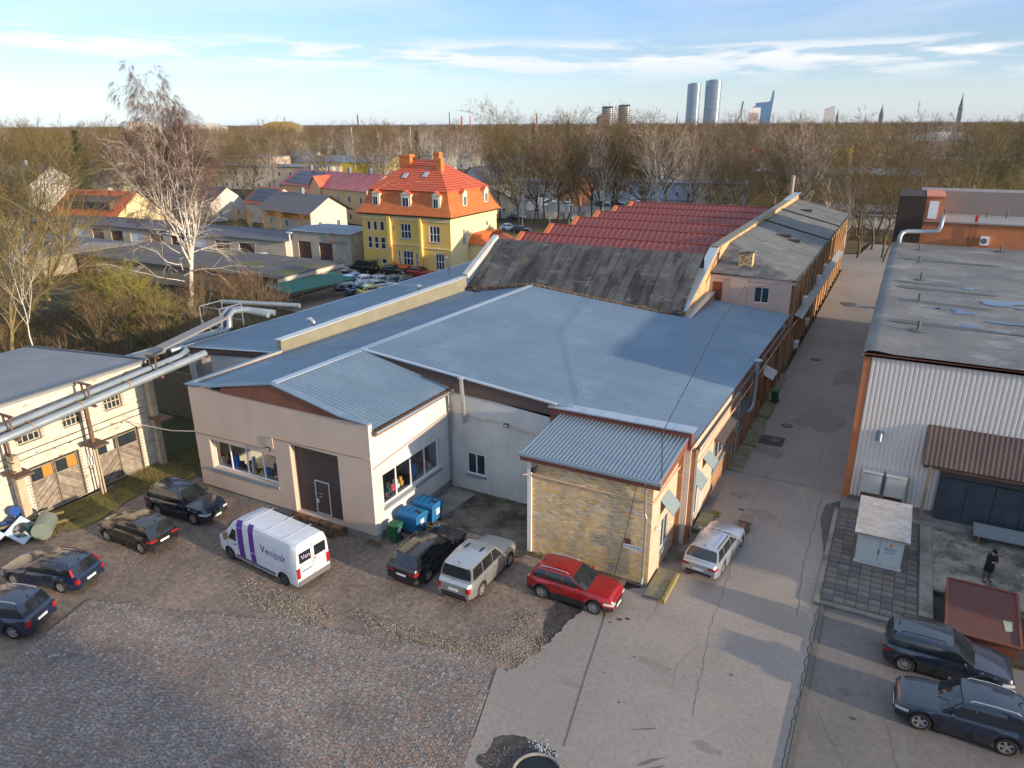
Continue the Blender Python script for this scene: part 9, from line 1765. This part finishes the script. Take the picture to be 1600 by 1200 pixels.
# far woodland: one mass per tint, instances on scattered points
def far_mass(name, kind, n, dmin, dmax, seed, twig):
    tg = TreeGen(seed); cfg = dict(base, kids=(9, 5, 3), depth=3, twigs=4, tlen=2.4, tw=0.05, tspread=0.6, sides=(3, 3, 3), start=(0.2, 0.2, 0.15, 0.1)); tg.branch(Vector((0, 0, 0)), Vector((0, 0, 1)), 15, 0.3, 0, cfg); tk, cr = tg.objs('far', twig if kind == 'birch' else BARKL, twig, 19.0)
    src = bpy.data.objects.new('woodland_edge_tree', tk if kind == 'birch' else cr); COL.objects.link(src); x, y = BD(0.1 * seed - 0.5, dmin); place(src, x, y); tag(src, 'bare brown tree at the near edge of the far woodland', 'tree', 'far woodland edge trees')
    src2 = src
    rs = np.random.RandomState(seed); D = np.sqrt(rs.uniform(dmin ** 2, dmax ** 2, n)); u = rs.uniform(-0.78, 0.80, n); u = np.where((D < 330) & (np.abs(u + 0.1) < 0.25), u + 0.45, u); a = rad(90 + 28.2) - np.arctan(u); P = np.stack([D * np.cos(a), D * np.sin(a), np.minimum(rs.uniform(-3.0, 2.2, n) + 3.0 * (rs.rand(n) < 0.06), 4.5)], -1).astype(np.float32)
    me = bpy.data.meshes.new(name); me.vertices.add(n); me.vertices.foreach_set('co', P.ravel()); me.update(); o = bpy.data.objects.new(name, me); COL.objects.link(o); o['kind'] = 'stuff'
    ng = bpy.data.node_groups.new(name, 'GeometryNodeTree'); ng.interface.new_socket('Geometry', in_out='INPUT', socket_type='NodeSocketGeometry'); ng.interface.new_socket('Geometry', in_out='OUTPUT', socket_type='NodeSocketGeometry')
    N, L = ng.nodes, ng.links; gi, go = N.new('NodeGroupInput'), N.new('NodeGroupOutput'); ip = N.new('GeometryNodeInstanceOnPoints'); oi = N.new('GeometryNodeObjectInfo'); oi.inputs[0].default_value = src; oi.transform_space = 'ORIGINAL'
    rot = N.new('FunctionNodeRandomValue'); rot.data_type = 'FLOAT_VECTOR'; rot.inputs[0].default_value = (0, 0, 0); rot.inputs[1].default_value = (0, 0, 6.28); sc = N.new('FunctionNodeRandomValue'); sc.data_type = 'FLOAT'; sc.inputs[2].default_value = 0.8; sc.inputs[3].default_value = 1.1
    L.new(gi.outputs[0], ip.inputs['Points']); L.new(oi.outputs['Geometry'], ip.inputs['Instance']); L.new(rot.outputs[0], ip.inputs['Rotation']); L.new(sc.outputs[1], ip.inputs['Scale']); L.new(ip.outputs[0], go.inputs[0]); md = o.modifiers.new('scatter', 'NODES'); md.node_group = ng
far_mass('far_birches', 'birch', 900, 240, 900, 7, BARKB); far_mass('far_woodland', 'a', 1900, 380, 1500, 3, TWR); far_mass('far_woodland', 'b', 1900, 360, 1500, 4, TWL); far_mass('far_woodland', 'c', 800, 400, 1300, 6, mat('far_olive_twigs', (0.12, 0.085, 0.04), 0.95, fine=0.2))
# ------------------------------------------------------------ air
hz = MB(); hz.box(-5200, 5200, -60, 6200, -1.2, 175); ho = stuff(hz.build('haze', mat('haze_air', (0.8, 0.8, 0.8))))
hm = bpy.data.materials.new('haze_volume'); hm.use_nodes = True; hm.node_tree.nodes.clear(); pv_ = hm.node_tree.nodes.new('ShaderNodeVolumePrincipled'); pv_.inputs['Color'].default_value = (0.82, 0.9, 1.0, 1); pv_.inputs['Density'].default_value = 0.00003; pv_.inputs['Anisotropy'].default_value = 0.2
mo = hm.node_tree.nodes.new('ShaderNodeOutputMaterial'); hm.node_tree.links.new(pv_.outputs[0], mo.inputs['Volume']); ho.data.materials.clear(); ho.data.materials.append(hm)
